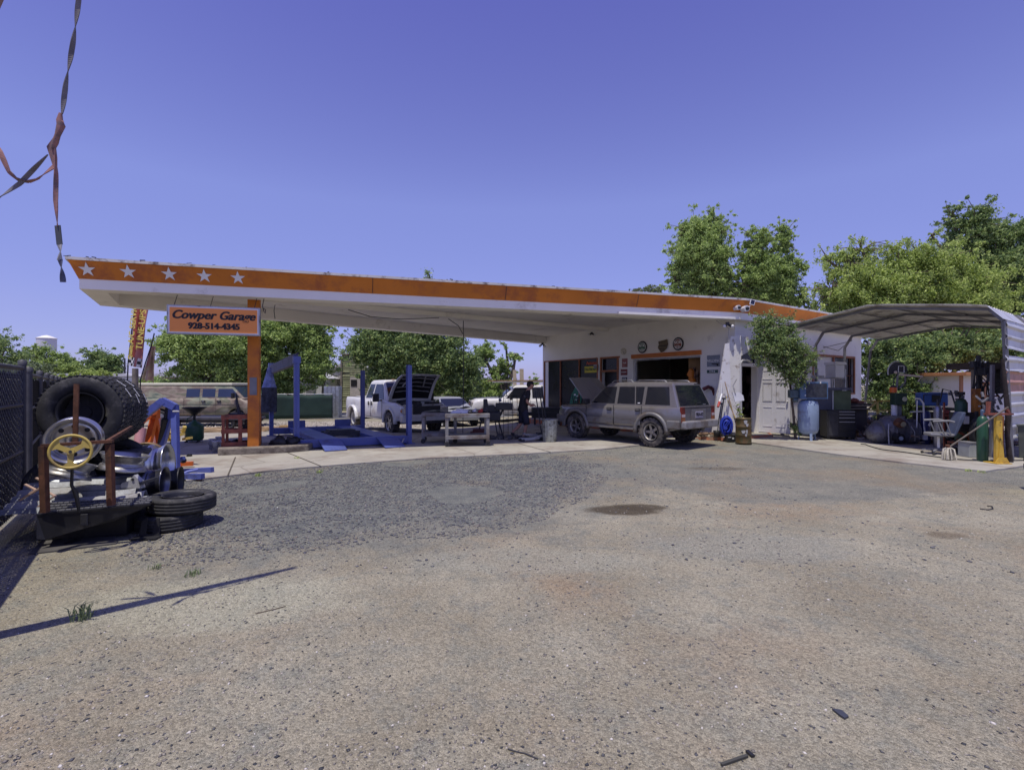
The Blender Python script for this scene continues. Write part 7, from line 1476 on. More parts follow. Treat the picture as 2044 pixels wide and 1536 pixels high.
# person faces +x (picture right) and leans forward; stepping, hands together in front of the belly
man = thing('person', 'person in black cap, black T-shirt and dark shorts walking with bent elbows', 'person', (.33, 15.1, .035), R(12))
sk = lambda *a: skinned_op(*a)
B = [(0, 0, .90, .085, .085), (.02, 0, 1.05, .08, .08), (.06, 0, 1.22, .085, .085), (.11, 0, 1.37, .075, .075), (.15, 0, 1.44, .058, .058), (.185, 0, 1.49, .060, .060), (.222, 0, 1.55, .080, .074), (.228, 0, 1.625, .095, .082),
     (.12, -.18, 1.37, .052), (.06, -.25, 1.12, .042), (.20, -.20, .99, .034), (.30, -.13, 1.0, .026),
     (.12, .18, 1.37, .052), (.05, .25, 1.14, .042), (.20, .19, 1.02, .034), (.30, .10, 1.02, .026),
     (.02, -.10, .84, .085), (.08, -.11, .50, .055), (.05, -.11, .30, .056), (.00, -.11, .09, .036), (.04, -.11, .045, .036), (.14, -.11, .035, .03),
     (-.02, .10, .84, .085), (-.02, .10, .50, .055), (-.14, .10, .33, .055), (-.30, .10, .20, .036), (-.31, .10, .13, .036), (-.22, .10, .07, .03)]
E = [(0, 1), (1, 2), (2, 3), (3, 4), (4, 5), (5, 6), (6, 7), (3, 8), (8, 9), (9, 10), (10, 11), (3, 12), (12, 13), (13, 14), (14, 15), (0, 16), (16, 17), (17, 18), (18, 19), (19, 20), (20, 21), (0, 22), (22, 23), (23, 24), (24, 25), (25, 26), (26, 27)]
fid = {11: (.30, -.13, 1.0), 15: (.30, .10, 1.02)}
body = sk('body', B, E, skin, man)
mb = MB()
for s_, (hx, hy, hz_) in ((-1, fid[11]), (1, fid[15])):
    mb.ball((hx + .01, hy, hz_ + .002), .032, 10, (1.2, 1.0, .55))
    for k, (dy, L_) in enumerate(((-.03, .065), (-.01, .078), (.01, .074), (.03, .058))):
        p0 = V(hx + .02, hy + dy * .8, hz_ + .006); p1 = p0 + V(L_ * .55, -s_ * .012, -.006); p2 = p1 + V(L_ * .12, -s_ * .02, -L_ * .42); mb.tube([p0, p1, p2], [.0095, .009, .007], 6)
    p0 = V(hx, hy + s_ * -.025, hz_ + .012); mb.tube([p0, p0 + V(.03, -s_ * .02, .015), p0 + V(.052, -s_ * .026, .004)], [.011, .010, .008], 6)
mb.ball((.232, 0, 1.605), .112, 16, (.86, .72, 1.0)); mb.ball((.262, 0, 1.545), .062, 12, (.85, .85, .8))      # skull and jaw
mb.ball((.333, 0, 1.588), .019, 8, (1.1, .65, 1.0)); [mb.ball((.225, s_ * .083, 1.592), .024, 8, (.7, .35, 1.1)) for s_ in (-1, 1)]; mb.ball((.305, 0, 1.548), .018, 8, (.8, 1.3, .5))
me_ = body.data; v0 = [tuple(v.co) for v in me_.vertices]; f0 = [tuple(p_.vertices) for p_ in me_.polygons]; n0 = len(v0)
nm_ = bpy.data.meshes.new('body'); nm_.from_pydata(v0 + [tuple(v) for v in mb.v], [], f0 + [tuple(i + n0 for i in f) for f in mb.f]); nm_.polygons.foreach_set('use_smooth', [True] * len(nm_.polygons)); nm_.materials.append(skin); body.data = nm_
mb = MB(); [mb.ball((.322, s_ * .032, 1.612), .011, 6) for s_ in (-1, 1)]; obj('eyes', mb, ink, man)
def eloft(mb, rings, n=20):                              # (centre, rx, ry) rings joined into one cloth tube
    vs = []
    for (cx, cy, cz), rx, ry in rings: vs += [(cx + rx * math.cos(2 * math.pi * j / n) , cy + ry * math.sin(2 * math.pi * j / n), cz + .004 * math.sin(3 * j)) for j in range(n)]
    mb.add(vs, [(i * n + j, i * n + (j + 1) % n, (i + 1) * n + (j + 1) % n, (i + 1) * n + j) for i in range(len(rings) - 1) for j in range(n)], True)
mb = MB(); eloft(mb, [((.0, 0, .84), .155, .185), ((-.005, 0, .90), .15, .18), ((.01, 0, 1.0), .135, .17), ((.035, 0, 1.12), .14, .178), ((.065, 0, 1.24), .145, .19), ((.095, 0, 1.34), .13, .19), ((.125, 0, 1.41), .10, .15), ((.15, 0, 1.445), .07, .085), ((.16, 0, 1.46), .06, .065)])
for s_ in (-1, 1): mb.tube([(.11, s_ * .13, 1.37), (.115, s_ * .19, 1.345), (.10, s_ * .225, 1.27), (.078, s_ * .245, 1.18)], [.075, .075, .068, .066], 14, False)
obj('shirt', mb, shirt, man, solid=.006)
mb = MB(); eloft(mb, [((0, 0, .93), .135, .165), ((0, 0, .86), .15, .175), ((.01, 0, .79), .145, .17), ((.02, 0, .76), .10, .13)])
mb.tube([(.02, -.085, .86), (.05, -.10, .70), (.075, -.11, .55), (.088, -.11, .43)], [.10, .10, .096, .098], 16, False); mb.tube([(-.01, .085, .86), (-.02, .10, .70), (-.02, .10, .58), (-.035, .10, .46)], [.10, .10, .096, .098], 16, False)
obj('shorts', mb, shorts, man, solid=.006)
for s_, pts in ((-1, [(-.02, -.11, .07, .05), (.06, -.11, .05, .05), (.18, -.11, .045, .04)]), (1, [(-.33, .10, .19, .05), (-.27, .10, .10, .05), (-.18, .10, .055, .042)])): sk('shoe', pts, [(0, 1), (1, 2)], black, man)
mb = MB(); mb.lathe([(.103, 1.635), (.108, 1.66), (.100, 1.70), (.066, 1.728), (0, 1.737)], (.228, 0, 0), n=20); mb.prism([(.06, -.075), (.17, -.06), (.19, 0), (.17, .06), (.06, .075)], V(.228, 0, 1.642), V(1, 0, -.25), V(0, 1, 0), V(0, 0, .012)); obj('cap', mb, shirt, man)
mb = MB(); mb.ball((.205, 0, 1.615), .106, 12, (.9, .80, .82)); obj('hair', mb, mat('hair_dark', (.02, .014, .01), .8), man)
mb = MB(); mb.box((.03, -.1975, 1.27), (.10, .006, .014), .08, ry=.4); mb.box((.03, -.197, 1.24), (.07, .006, .010), .08, ry=-.3); obj('shirt_print', mb, grey, man)
# ---------------------------------------------------------------- right of the shop door
def D3(px, py, D): return P(px, py, D)
t = thing('hose_reel', 'bright blue coiled hose on a round reel beside the brooms', 'hose reel', D3(1450, 850, 14.55)); n_ = V(-.25, -.97, 0).normalized(); M = n_.to_track_quat('Y', 'Z').to_matrix().to_4x4()
mb = MB()
for k in range(5): r_ = .175 + .028 * (k % 3); y_ = -.05 + .025 * k; mb.tube([(r_ * math.cos(a) * .72, y_, r_ * math.sin(a) * 1.25) for a in [2 * math.pi * i / 30 for i in range(31)]], .02, 6, False)
mb.v = [M @ Vector(v) for v in mb.v]; obj('hose', mb, hoseblue, t)
mb = MB(); mb.tube([(.13 * math.cos(a) * .72, .09, .13 * math.sin(a) * 1.25) for a in [2 * math.pi * i / 24 for i in range(25)]], .022, 6, False); mb.bar((-.09, .10, .16), (.04, .11, -.04), .05, .02); mb.bar((-.05, .10, .18), (.08, .11, -.02), .04, .02); mb.cyl((.04, .04, -.05), (.04, .13, -.05), .05); mb.v = [M @ Vector(v) for v in mb.v]; obj('arm', mb, hoseblue, t)
mb = MB(); mb.lathe([(.0, -.08), (.15, -.08), (.15, .06), (0, .06)], (0, 0, 0), (0, 1, 0), 20); mb.v = [M @ Vector((v[0] * .72, v[1], v[2] * 1.25)) for v in mb.v]; obj('drum', mb, mat('reel_dark_blue', (.015, .02, .16), .5), t)
mb = MB(); [mb.bar((x_, .02, -.2), (x_ * 1.3, .02, -.345), .02) for x_ in (-.08, 0, .08)]; mb.v = [M @ Vector(v) for v in mb.v]; obj('foot', mb, lgrey, t)
def stick(name, label, a, b, r_, m, cat, extra=None, em=None, en='head', grp='sticks and brooms leaning on the wall fin'):
    t = thing(name, label, cat, a, 0, grp); mb = MB(); mb.tube([V(0, 0, 0), Vector(b) - Vector(a)], r_, 7); obj('handle', mb, m, t)
    if extra: obj(en, extra, em, t, True)
    return t
a = D3(1475, 869, 14.6); b = D3(1447, 762, 15.0); stick('broom', 'long pale wooden broom handle leaning over the blue hose', a, b, .014, wood, 'broom')
a = D3(1481, 866, 14.65); b = D3(1449, 790, 15.0); mb = MB(); mb.prism([(-.07, 0), (.10, 0), (.05, .25), (-.02, .25)], a + V(0, -.03, 0), V(1, 0, 0), V(-.25, 0, 1), V(0, .06, 0)); stick('broom', 'yellow straw broom standing bristles down by the barrel', a, b, .014, yellow, 'broom', mb, mat('straw', (.40, .27, .07), .9, 0, .4, 25), 'bristles')
a = D3(1440, 862, 14.9); b = D3(1456, 772, 15.0); stick('white_pipe', 'white plastic pipe leaning on the wall fin', a, b, .02, wplas, 'pipe')
a = D3(1436, 866, 14.8); b = D3(1441, 762, 15.05); stick('white_pipe', 'second white pole at the left of the wall fin', a, b, .016, wplas, 'pipe')
a = D3(1433, 812, 14.6); b = D3(1441, 786, 14.8); mb = MB(); mb.cyl(a, a + (b - a) * .4, .035); t = stick('caulking_gun', 'red and white tube gun hanging above the blue hose', a, b, .03, wplas, 'tube gun', mb, red, 'red_cap')
for i, (px, py) in enumerate(((1432, 835), (1437, 825))):
    mb = MB(); mb.tube([D3(px, py + 30, 14.7), D3(px + 3, py, 14.75), D3(px + 8, py - 30, 14.8)], .015 + .006 * i, 6); mb.box(D3(px + 8, py - 30, 14.8), (.08, .05, .05)); tag(obj('garden_tool', mb, dark), ['dark tool handle in the corner left of the hose', 'second dark tool handle left of the hose'][i], 'tool')
t = thing('dustpan', 'white dustpan hanging beside the doorway over the barrel', 'dustpan', D3(1472, 792, 14.5)); mb = MB(); mb.prism([(-.13, .10), (.06, .10), (.16, .02), (.18, -.13), (-.08, -.16)], D3(1472, 790, 14.5), V(1, -.1, 0), V(0, .15, 1), V(0, .03, 0)); obj('pan', mb, mat('pan_white', (.6, .6, .6), .4, 0, .1, 4), t, True); mb = MB(); mb.tube([D3(1468, 786, 14.5), D3(1463, 770, 14.6), D3(1470, 757, 14.7)], .015, 6); obj('handle', mb, grey, t, True)
# barrel
t = thing('rusty_barrel', 'brown rusty steel barrel with pale patches beside the door', 'barrel', V(6.46, 13.98, .03)); R_ = .205; H_ = .70
mb = MB(); prof = [(R_, 0), (R_ + .008, .01), (R_, .03), (R_, H_ * .31), (R_ + .012, H_ * .33), (R_, H_ * .35), (R_, H_ * .64), (R_ + .012, H_ * .66), (R_, H_ * .68), (R_, H_ - .03), (R_ + .01, H_ - .01), (R_ - .005, H_), (R_ - .015, H_ - .03), (R_ - .015, .03)]
mb.lathe(prof, n=36); obj('shell', mb, mat('barrel_rust', (.17, .10, .035), .45, .3, .35, 4, .1, (.10, .09, .04), .5, 5), t)
mb = MB(); rs = random.Random(6)
def patch(a0, z0, w, h, k=9):
    vs = [((R_ + .013) * math.cos(a0 + w * math.cos(t_) * (1 + .3 * math.sin(3 * t_))), (R_ + .013) * math.sin(a0 + w * math.cos(t_) * (1 + .3 * math.sin(3 * t_))), z0 + h * math.sin(t_) * (1 + .3 * math.cos(2 * t_))) for t_ in [2 * math.pi * i / k for i in range(k)]]; mb.add(vs, [tuple(range(k))])
patch(-1.75, .60, .2, .07); patch(-1.55, .52, .16, .06); patch(-2.0, .33, .22, .06); patch(-1.6, .33, .10, .08); patch(-1.7, .24, .12, .05); obj('pale_patch', mb, mat('chalky', (.42, .42, .40), .8, 0, .2, 9), t)
mb = MB(); mb.cyl((-.02, 0, .02), (-.02, 0, .55), .17); mb.cyl((0, 0, .55), (0, 0, .58), R_ - .02, n=24); obj('contents', mb, dark, t)
t = thing('battery_box', 'small black case with a white label standing before the kerb', 'case', G(1458, 882)); mb = MB(); mb.box((0, 0, .12), (.27, .2, .2), .05); obj('case', mb, black, t, bevel=.015); mb = MB(); mb.box((.03, -.108, .12), (.05, .006, .05)); mb.box((-.07, -.108, .15), (.09, .006, .02)); obj('label', mb, wplas, t); mb = MB(); mb.box((0, 0, .235), (.1, .04, .03)); obj('handle', mb, dark, t)
for i, (px, py, r_, lb) in enumerate(((1432, 868, .12, 'black plastic pot on the kerb left of the hose'), (1466, 872, .14, 'brown coiled rope behind the black case'))):
    c = D3(px, py, 14.85); mb = MB(); z_ = .12
    if i == 0: mb.lathe([(0, 0), (r_ * .8, 0), (r_, .18), (r_ * .9, .18), (r_ * .75, .02), (0, .02)], (c.x, c.y, z_), n=18)
    else: [mb.tube([(c.x + r_ * (1 - .1 * k) * math.cos(a), c.y + r_ * math.sin(a), .08 + .03 * k) for a in [2 * math.pi * q / 16 for q in range(17)]], .02, 6, False) for k in range(3)]
    tag(obj(['plant_pot', 'rope_coil'][i], mb, [black, oldwood][i]), lb, ['pot', 'rope'][i])
rs = random.Random(31)
mb = MB(); [mb.box((5.9 + rs.uniform(-.25, .25), 15.1 + rs.uniform(-.1, .1), .14 + rs.uniform(0, .06)), (.12, .08, .05), rs.random() * 3, rx=rs.uniform(-.4, .4)) for _ in range(18)]; tag(obj('scrap_bits', mb, mat('scrap_brown', (.25, .16, .10), .7, .1, .6, 12)), 'loose brown scrap bits on the orange kerb', 'scrap', None, 'stuff')
t = thing('wall_hose', 'dark red hose bundle hanging on the wall behind the SUV', 'hose', onF(1419, 790, .06)); mb = MB(); mb.tube([(-.22, 0, .22), (-.05, -.03, .30), (.1, -.03, .22), (.16, -.03, 0), (.15, -.02, -.25)], .06, 8); obj('hose', mb, mat('hose_maroon', (.12, .03, .03), .6, 0, .5, 9), t); mb = MB(); mb.box((.02, -.03, .27), (.05, .08, .1)); obj('strap', mb, black, t)
# compressor
t = thing('air_compressor', 'upright pale blue compressor tank with a dark blue motor housing on top', 'air compressor', V(8.72, 14.75, .03), R(-12))
mb = MB(); mb.lathe([(0, .16), (.15, .17), (.24, .23), (.275, .34), (.275, 1.02), (.24, 1.13), (.15, 1.19), (0, 1.2)], n=30); obj('tank', mb, tankblue, t)
for a in (.5, 2.6, 4.7): mb = MB(); mb.bar((.22 * math.cos(a), .22 * math.sin(a), .26), (.25 * math.cos(a), .25 * math.sin(a), 0), .07, .02, (math.cos(a), math.sin(a), 0)); obj('foot', mb, tankblue, t)
mb = MB(); mb.box((.08, 0, 1.46), (.74, .46, .50)); mh = obj('housing', mb, cabblue, t, bevel=.015)
mb = MB(); mb.box((.14, -.235, 1.46), (.54, .012, .40)); obj('front_screen', mb, mat('screen_dark', (.04, .045, .06), .5, .2, .4, 9, .3), mh)
mb = MB(); mb.box((-.40, .0, 1.36), (.24, .26, .24)); mb.cyl((-.5, 0, 1.36), (-.3, 0, 1.36), .13); mb.cyl((-.42, -.05, 1.18), (-.3, -.05, 1.18), .07); obj('motor', mb, mat('motor_blue_grey', (.07, .11, .14), .5, .2, .3, 7), t, bevel=.02)
mb = MB(); [mb.box((-.16, -.25, z_), (.03, .02, .03)) for z_ in (1.52, 1.32)]; mb.box((.24, -.245, 1.69), (.03, .02, .06)); obj('latch', mb, wplas, mh)
# tool cabinet & friends
t = thing('tool_cabinet', 'black rolling tool cabinet with bright drawer pulls', 'tool cabinet', V(9.78, 15.05, .03), R(-10))
mb = MB(); mb.box((-.0, 0, .47), (.78, .5, .80)); obj('case', mb, black, t, bevel=.01)
for k, z_ in enumerate((.80, .72, .62, .50, .33, .16)): mb = MB(); mb.box((.14, -.256, z_), (.46, .012, [.06, .07, .08, .10, .14, .15][k])); d_ = obj('drawer', mb, mat('drawer_black', (.02, .02, .022), .35) if k == 0 else bpy.data.materials['drawer_black'], t); mb = MB(); mb.box((.14, -.27, z_ + .03), (.42, .015, .014)); obj('pull', mb, lgrey if k < 4 else dark, d_)
mb = MB(); mb.box((-.22, -.254, .47), (.26, .01, .70)); obj('side_door', mb, dark, t)
mb = MB(); [mb.cyl((x_, y_ - .02, .045), (x_, y_ + .02, .045), .045) for x_ in (-.33, .33) for y_ in (-.18, .18)]; islands('caster', mb, rubber, t)
t = thing('grey_locker', 'grey locker with a pale green mesh side standing behind the tool cabinet', 'locker', V(9.98, 15.75, .03), R(-10)); mb = MB(); mb.box((-.15, 0, .78), (.85, .4, 1.52)); mb.box((.0, -.05, 1.50), (.98, .5, .07)); obj('case', mb, mat('locker_grey', (.13, .135, .17), .55, .1, .2, 3), t); mb = MB(); mb.box((.26, -.22, 1.12), (.50, .02, .64)); obj('mesh_panel', mb, mat('mesh_green', (.13, .17, .085), .6, 0, .25, 3, .3), t); mb = MB(); mb.box((.0, -.235, 1.12), (.03, .02, .66)); obj('edge_strip', mb, wplas, t)
t = thing('steel_shelf', 'light steel shelving in front of the side window', 'shelf', V(10.9, 17.4, .1), R(25))
for x_, y_ in ((-.75, -.2), (0, -.2), (.75, -.2), (-.75, .2), (.75, .2)): mb = MB(); mb.box((x_, y_, 1.05), (.04, .04, 2.1)); obj('upright', mb, galv, t)
for z_ in (1.35, 1.78): mb = MB(); mb.box((0, 0, z_), (1.6, .42, .04)); obj('shelf_board', mb, lgrey, t)
t2 = thing('white_jerrycan', 'white box with a domed lid on the upper shelf before the window', 'box', V(11.15, 17.3, 1.90), R(25)); mb = MB(); mb.box((0, 0, .22), (.50, .36, .44)); obj('body', mb, wplas, t2, bevel=.02); mb = MB(); mb.box((.02, 0, .47), (.62, .42, .06)); mb.box((.02, 0, .52), (.6, .4, .04)); obj('lid', mb, signwhite, t2, bevel=.01)
mb = MB(); mb.lathe([(0, 0), (.20, 0), (.21, .03), (.15, .12), (0, .15)], (10.45, 17.1, 1.48), n=18); mb.lathe([(.17, 0), (.27, .0), (.27, .015)], (10.45, 17.1, 1.47), n=18); tag(obj('straw_hat', mb, dark), 'dark round hat lying on the middle shelf', 'hat')
mb = MB(); mb.cyl((10.35, 17.0, 1.90), (10.35, 17.0, 2.02), .03); mb.box((10.4, 17.05, 1.93), (.4, .2, .08), .4); tag(obj('paint_tray', mb, lgrey), 'shallow grey tray on the upper shelf left of the white box', 'tray')
rs = random.Random(41)
def heap(label, cx, cy, w, d, h, n, ms, seed, name='scrap_heap'):
    rs_ = random.Random(seed); mb = MB()
    for _ in range(n):
        x_, y_ = cx + rs_.gauss(0, w / 3), cy + rs_.gauss(0, d / 3); z_ = .04 + abs(rs_.gauss(0, h / 2.2)); k = rs_.random()
        if k < .35: a = V(x_, y_, z_); b = a + V(rs_.uniform(-.35, .35), rs_.uniform(-.2, .2), rs_.uniform(-.12, .18)); b.z = max(.03, b.z); mb.bar(a, b, rs_.uniform(.02, .06), rs_.uniform(.01, .04))
        elif k < .7: mb.box((x_, y_, z_), (rs_.uniform(.05, .22), rs_.uniform(.05, .2), rs_.uniform(.03, .14)), rs_.random() * 3, rx=rs_.uniform(-.6, .6))
        elif k < .85: mb.cyl((x_, y_, z_), (x_ + rs_.uniform(-.1, .1), y_, z_ + rs_.uniform(.02, .14)), rs_.uniform(.03, .1), n=12)
        else: mb.tube([(x_, y_, z_), (x_ + .1, y_ - .05, z_ + .1), (x_ + .25, y_, z_ + .02)], .015, 5)
    return tag(obj(name, mb, ms), label, 'scrap', None, 'stuff')
hm1 = mat('scrap_mix', (.16, .14, .13), .5, .4, .75, 3, .1, (.25, .12, .06), .4, 4); hm2 = mat('scrap_bright', (.5, .5, .5), .35, .6, .5, 3, 0, (.2, .1, .06), .45, 3)
heap('dark scrap heap on the pad between the tool cabinet and the railing', 11.2, 15.2, 1.0, .9, .35, 90, hm1, 1); heap('bright chrome scrap lying across the heap beside the tool cabinet', 10.9, 14.7, .9, .4, .3, 26, hm2, 2); heap('dark jumble of parts under the railing', 12.1, 16.6, 1.4, .9, .6, 110, hm1, 3)
heap('dark jumble of tools under the back of the carport', 14.2, 15.6, 2.6, 1.6, .7, 170, hm1, 4); heap('greasy clutter behind the office chair', 12.0, 13.6, 1.6, .7, .4, 80, hm1, 5)
for i, (px, w_) in enumerate(((1680, .42), (1705, .34))):
    pass
t = thing('parts_cabinet', 'small dark cabinet with open drawers beside the tool cabinet', 'cabinet', V(10.85, 15.9, .03), R(-5)); mb = MB(); mb.box((0, 0, .55), (.55, .4, .85)); mb.box((0, -.1, 1.02), (.66, .5, .05)); obj('case', mb, mat('cab_brown', (.05, .04, .04), .6), t); mb = MB(); [mb.box((0, -.28, z_), (.58, .14, .035)) for z_ in (.88, .97)]; obj('drawer', mb, oldwood, t); mb = MB(); mb.ball((0, 0, 1.12), .12, 10, (1.2, 1, .7), None, .2, rs); mb.box((.15, 0, 1.07), (.2, .2, .06)); obj('drawer_contents', mb, redrust, t)
mb = MB(); rs = random.Random(50); mb.lathe([(0, 0), (.24, 0), (.30, .5), (.28, .5), (0, .1)], (12.1, 17.3, .03), n=20); o = tag(obj('blue_bag', mb, mat('bag_blue', (.10, .14, .45), .7, 0, .7, 14)), 'blue and white patterned bag against the end of the white wall', 'bag'); mb = MB(); mb.box((12.05, 17.2, .56), (.5, .2, .08), .2, rx=.4); mb.bar((11.9, 17.1, .55), (11.75, 17.1, .85), .02, .05); obj('white_papers', mb, wplas, o, True)
# yellow railing
t = thing('yellow_railing', 'pale yellow pipe railing behind the carport legs', 'railing', V(11.9, 17.0, .03)); ra, rb, rc = D3(1717, 800, 17.0), D3(1752, 800, 17.4), D3(1782, 800, 16.6)
mb = MB(); 
for q, y_ in ((ra, 0), (rb, 0), (rc, 0)): mb.bar(V(q.x, q.y, .03), q, .05)
islands('post', mb, yellow, t, True); mb = MB(); mb.bar(ra, rb, .045); mb.bar(rb, rc, .045); obj('top_rail', mb, yellow, t, True); mb = MB(); dz = V(0, 0, -.32); mb.bar(ra + dz, rb + dz, .035); mb.bar(rb + dz, rc + dz, .035); obj('mid_rail', mb, yellow, t, True); mb = MB(); mb.bar(D3(1731, 819, 16.9), D3(1749, 802, 17.0), .045); mb.bar(D3(1731, 819, 16.9), D3(1731, 832, 16.9), .045); mb.bar(D3(1717, 806, 16.9), D3(1727, 818, 16.9), .03); obj('brace', mb, yellow, t, True)
# transmission block on the floor
t = thing('gearbox_casting', 'large dull grey gearbox casting lying on the pad with its bearing showing', 'gearbox', V(10.5, 13.95, .03)); cast = mat('cast_grey', (.17, .17, .19), .55, .35, .3, 4, .2, (.10, .09, .09), .4, 4)
def ps(px, py, D=13.5): q = P(px, py, D); return (q.x, q.z)
mb = MB(); mb.ball((-.28, 0, .28), .30, 18, (1.1, .9, .95), None, .05, random.Random(1)); mb.ball((.12, .05, .38), .38, 18, (1.15, .9, 1.0), None, .06, random.Random(2)); mb.cyl((-.5, 0, .3), (-.2, 0, .33), .1, .28, 16); mb.cyl((.3, .0, .3), (.62, 0, .28), .34, .30, 20); [mb.cyl((x_, 0, .33), (x_ + .03, 0, .33), r_, n=24) for x_, r_ in ((-.34, .31), (-.05, .36), (.28, .41), (.60, .36))]; [mb.cyl((.275, .385 * math.cos(a), .33 + .385 * math.sin(a)), (.33, .385 * math.cos(a), .33 + .385 * math.sin(a)), .025, n=6) for a in [2 * math.pi * k / 12 for k in range(12)]]; mb.box((.12, -.1, .70), (.3, .25, .12), .2); obj('casting', mb, cast, t)
mb = MB(); mb.cyl((.0, -.28, .20), (.0, -.42, .18), .14, .12, 20); obj('bearing_boss', mb, black, t); mb = MB(); mb.cyl((.0, -.41, .18), (.0, -.44, .18), .055, n=16); obj('shaft', mb, mat('shaft_blue', (.35, .42, .55), .35, .5), t)
mb = MB(); mb.cyl((.05, -.26, .60), (.05, -.40, .56), .13, .11, 18); obj('port', mb, rust, t); mb = MB(); mb.cyl((.08, -.39, .56), (.08, -.42, .555), .07); obj('gasket', mb, mat('gasket', (.3, .28, .2), .5, .2), t)
mb = MB(); mb.tube([(-.2, -.25, .55), (-.28, -.35, .3), (-.32, -.42, .02)], .014, 5); mb.tube([(.3, -.3, .6), (.42, -.36, .35), (.44, -.35, .1)], .012, 5); obj('hose', mb, lgrey, t)
# tyre machine
t = thing('tyre_machine', 'upright tyre changing machine with a white column and orange cap', 'machine', V(10.95, 14.35, .03))
mb = MB(); mb.box((0, .1, .4), (.5, .5, .7)); obj('cabinet', mb, dark, t, bevel=.02); mb = MB(); mb.cyl((-.02, -.02, .75), (-.02, -.02, 1.05), .075, n=16); obj('white_column', mb, wplas, t); mb = MB(); mb.box((.12, .02, 1.0), (.12, .12, .5)); obj('post', mb, grey, t)
mb = MB(); mb.box((.08, -.05, 1.22), (.34, .22, .34)); mh = obj('head', mb, mat('head_green', (.02, .045, .03), .4), t, bevel=.02); mb = MB(); mb.cyl((.17, -.165, 1.22), (.17, -.18, 1.22), .07, .06, 14); obj('emblem', mb, mat('emblem', (.5, .5, .35), .5), mh)
mb = MB(); mb.cyl((-.03, 0, 1.40), (-.03, 0, 1.55), .09, n=18); obj('orange_cap', mb, orng, t); mb = MB(); mb.cyl((-.03, 0, 1.55), (-.03, 0, 1.61), .085, .05, 18); mb.tube([(-.03, 0, 1.6), (.0, 0, 1.8), (.1, 0, 1.95)], .015, 6); mb.tube([(.1, 0, 1.5), (.3, 0, 1.6), (.35, 0, 1.9), (.2, 0, 2.05)], .015, 6); obj('fitting', mb, dark, t)
t = thing('work_lamp_arm', 'round dark guard with a white framed gauge on a horizontal arm', 'machine guard', V(11.05, 14.35, 1.95)); mb = MB()
th = [math.pi * (1.1 - 1.1 * k / 16) for k in range(17)]; mb.prism([(.27 * math.cos(a), .27 * math.sin(a)) for a in th], V(0, -.02, .08), V(1, 0, 0), Z, V(0, .04, 0)); obj('guard', mb, mat('guard_dark', (.04, .04, .05), .5), t)
mb = MB(); mb.tube([(.30 * math.cos(a), -.02, .08 + .30 * math.sin(a)) for a in th[:10]], .02, 6); obj('guard_rim', mb, lgrey, t); mb = MB(); [mb.bar(a, b, .015) for a, b in (((-.02, -.05, .06), (.14, -.05, .05)), ((-.02, -.05, .06), (-.02, -.05, .24)), ((.14, -.05, .05), (.14, -.05, .24)), ((-.02, -.05, .24), (.14, -.05, .24)))]; obj('gauge_frame', mb, wplas, t)
mb = MB(); mb.bar((.02, 0, -.0), (.62, -.1, -.06), .04, .05); mb.bar((.6, -.1, -.06), (.5, -.1, -.2), .02); mb.ball((-.1, -.05, .06), .045); obj('arm', mb, mat('arm_cream', (.6, .5, .42), .5), t); mb = MB(); mb.bar((-.03, 0, -.4), (0, 0, .05), .04); mb.tube([(.05, 0, -.4), (.22, 0, -.2), (.2, 0, .0)], .02, 6); obj('support', mb, grey, t)
t = thing('hand_truck', 'white pipe frame hand truck standing by the gearbox', 'hand truck', V(11.05, 13.7, .03)); mb = MB(); mb.tube([(-.02, 0, 1.25), (.10, 0, 1.24), (.2, 0, 1.12), (.22, 0, .5), (.2, -.05, .25)], .022, 8); mb.tube([(.03, 0, 1.2), (.02, 0, .45)], .016, 6); mb.tube([(-.16, 0, .88), (.21, 0, .90)], .016, 6); obj('frame', mb, wplas, t); mb = MB(); mb.box((.2, -.05, .2), (.1, .08, .14)); obj('joint', mb, wplas, t)
t = thing('welding_cart', 'dark tool cart with a bright blue welder box on top', 'cart', V(11.95, 14.1, .03), R(-8))
mb = MB(); mb.box((0, 0, .48), (.95, .5, .75)); obj('cabinet', mb, mat('cart_black', (.022, .022, .03), .5, 0, .3, 4), t, bevel=.01); mb = MB(); [mb.box((0, -.256, z_), (.85, .01, .015)) for z_ in (.25, .42, .58, .72)]; mb.bar((-.5, -.28, 1.35), (-.5, -.28, .9), .02); mb.bar((.45, -.28, 1.4), (.45, -.28, .9), .02); mb.bar((-.5, -.28, 1.35), (.45, -.28, 1.4), .02); obj('pull', mb, dark, t)
mb = MB(); mb.box((-.1, .05, 1.22), (.66, .35, .38)); bx_ = obj('welder', mb, mat('welder_blue', (.05, .12, .36), .4, 0, .1, 4), t, bevel=.04); mb = MB(); mb.box((-.1, -.13, 1.24), (.2, .02, .2)); obj('grille', mb, black, bx_); mb = MB(); mb.box((-.05, 0, .95), (.75, .45, .08)); obj('tray', mb, black, t)
mb = MB(); mb.box((.05, -.32, .78), (.38, .2, .05)); mb.cyl((.1, -.3, .2), (.1, -.3, .78), .03); mb.ball((.08, -.3, .86), .07, 8, (1, 1, 1), None, .2, rs); tag(obj('red_vice', mb, mat('vice_red', (.22, .04, .03), .5, 0, .3, 8)), 'small dark red vice stand before the dark cart', 'vice') if False else obj('vice', mb, mat('vice_red', (.22, .04, .03), .5, 0, .3, 8), t)
mb = MB(); [mb.cyl((x_, y_ - .02, .05), (x_, y_ + .02, .05), .05) for x_ in (-.4, .4) for y_ in (-.2, .2)]; islands('caster', mb, rubber, t)
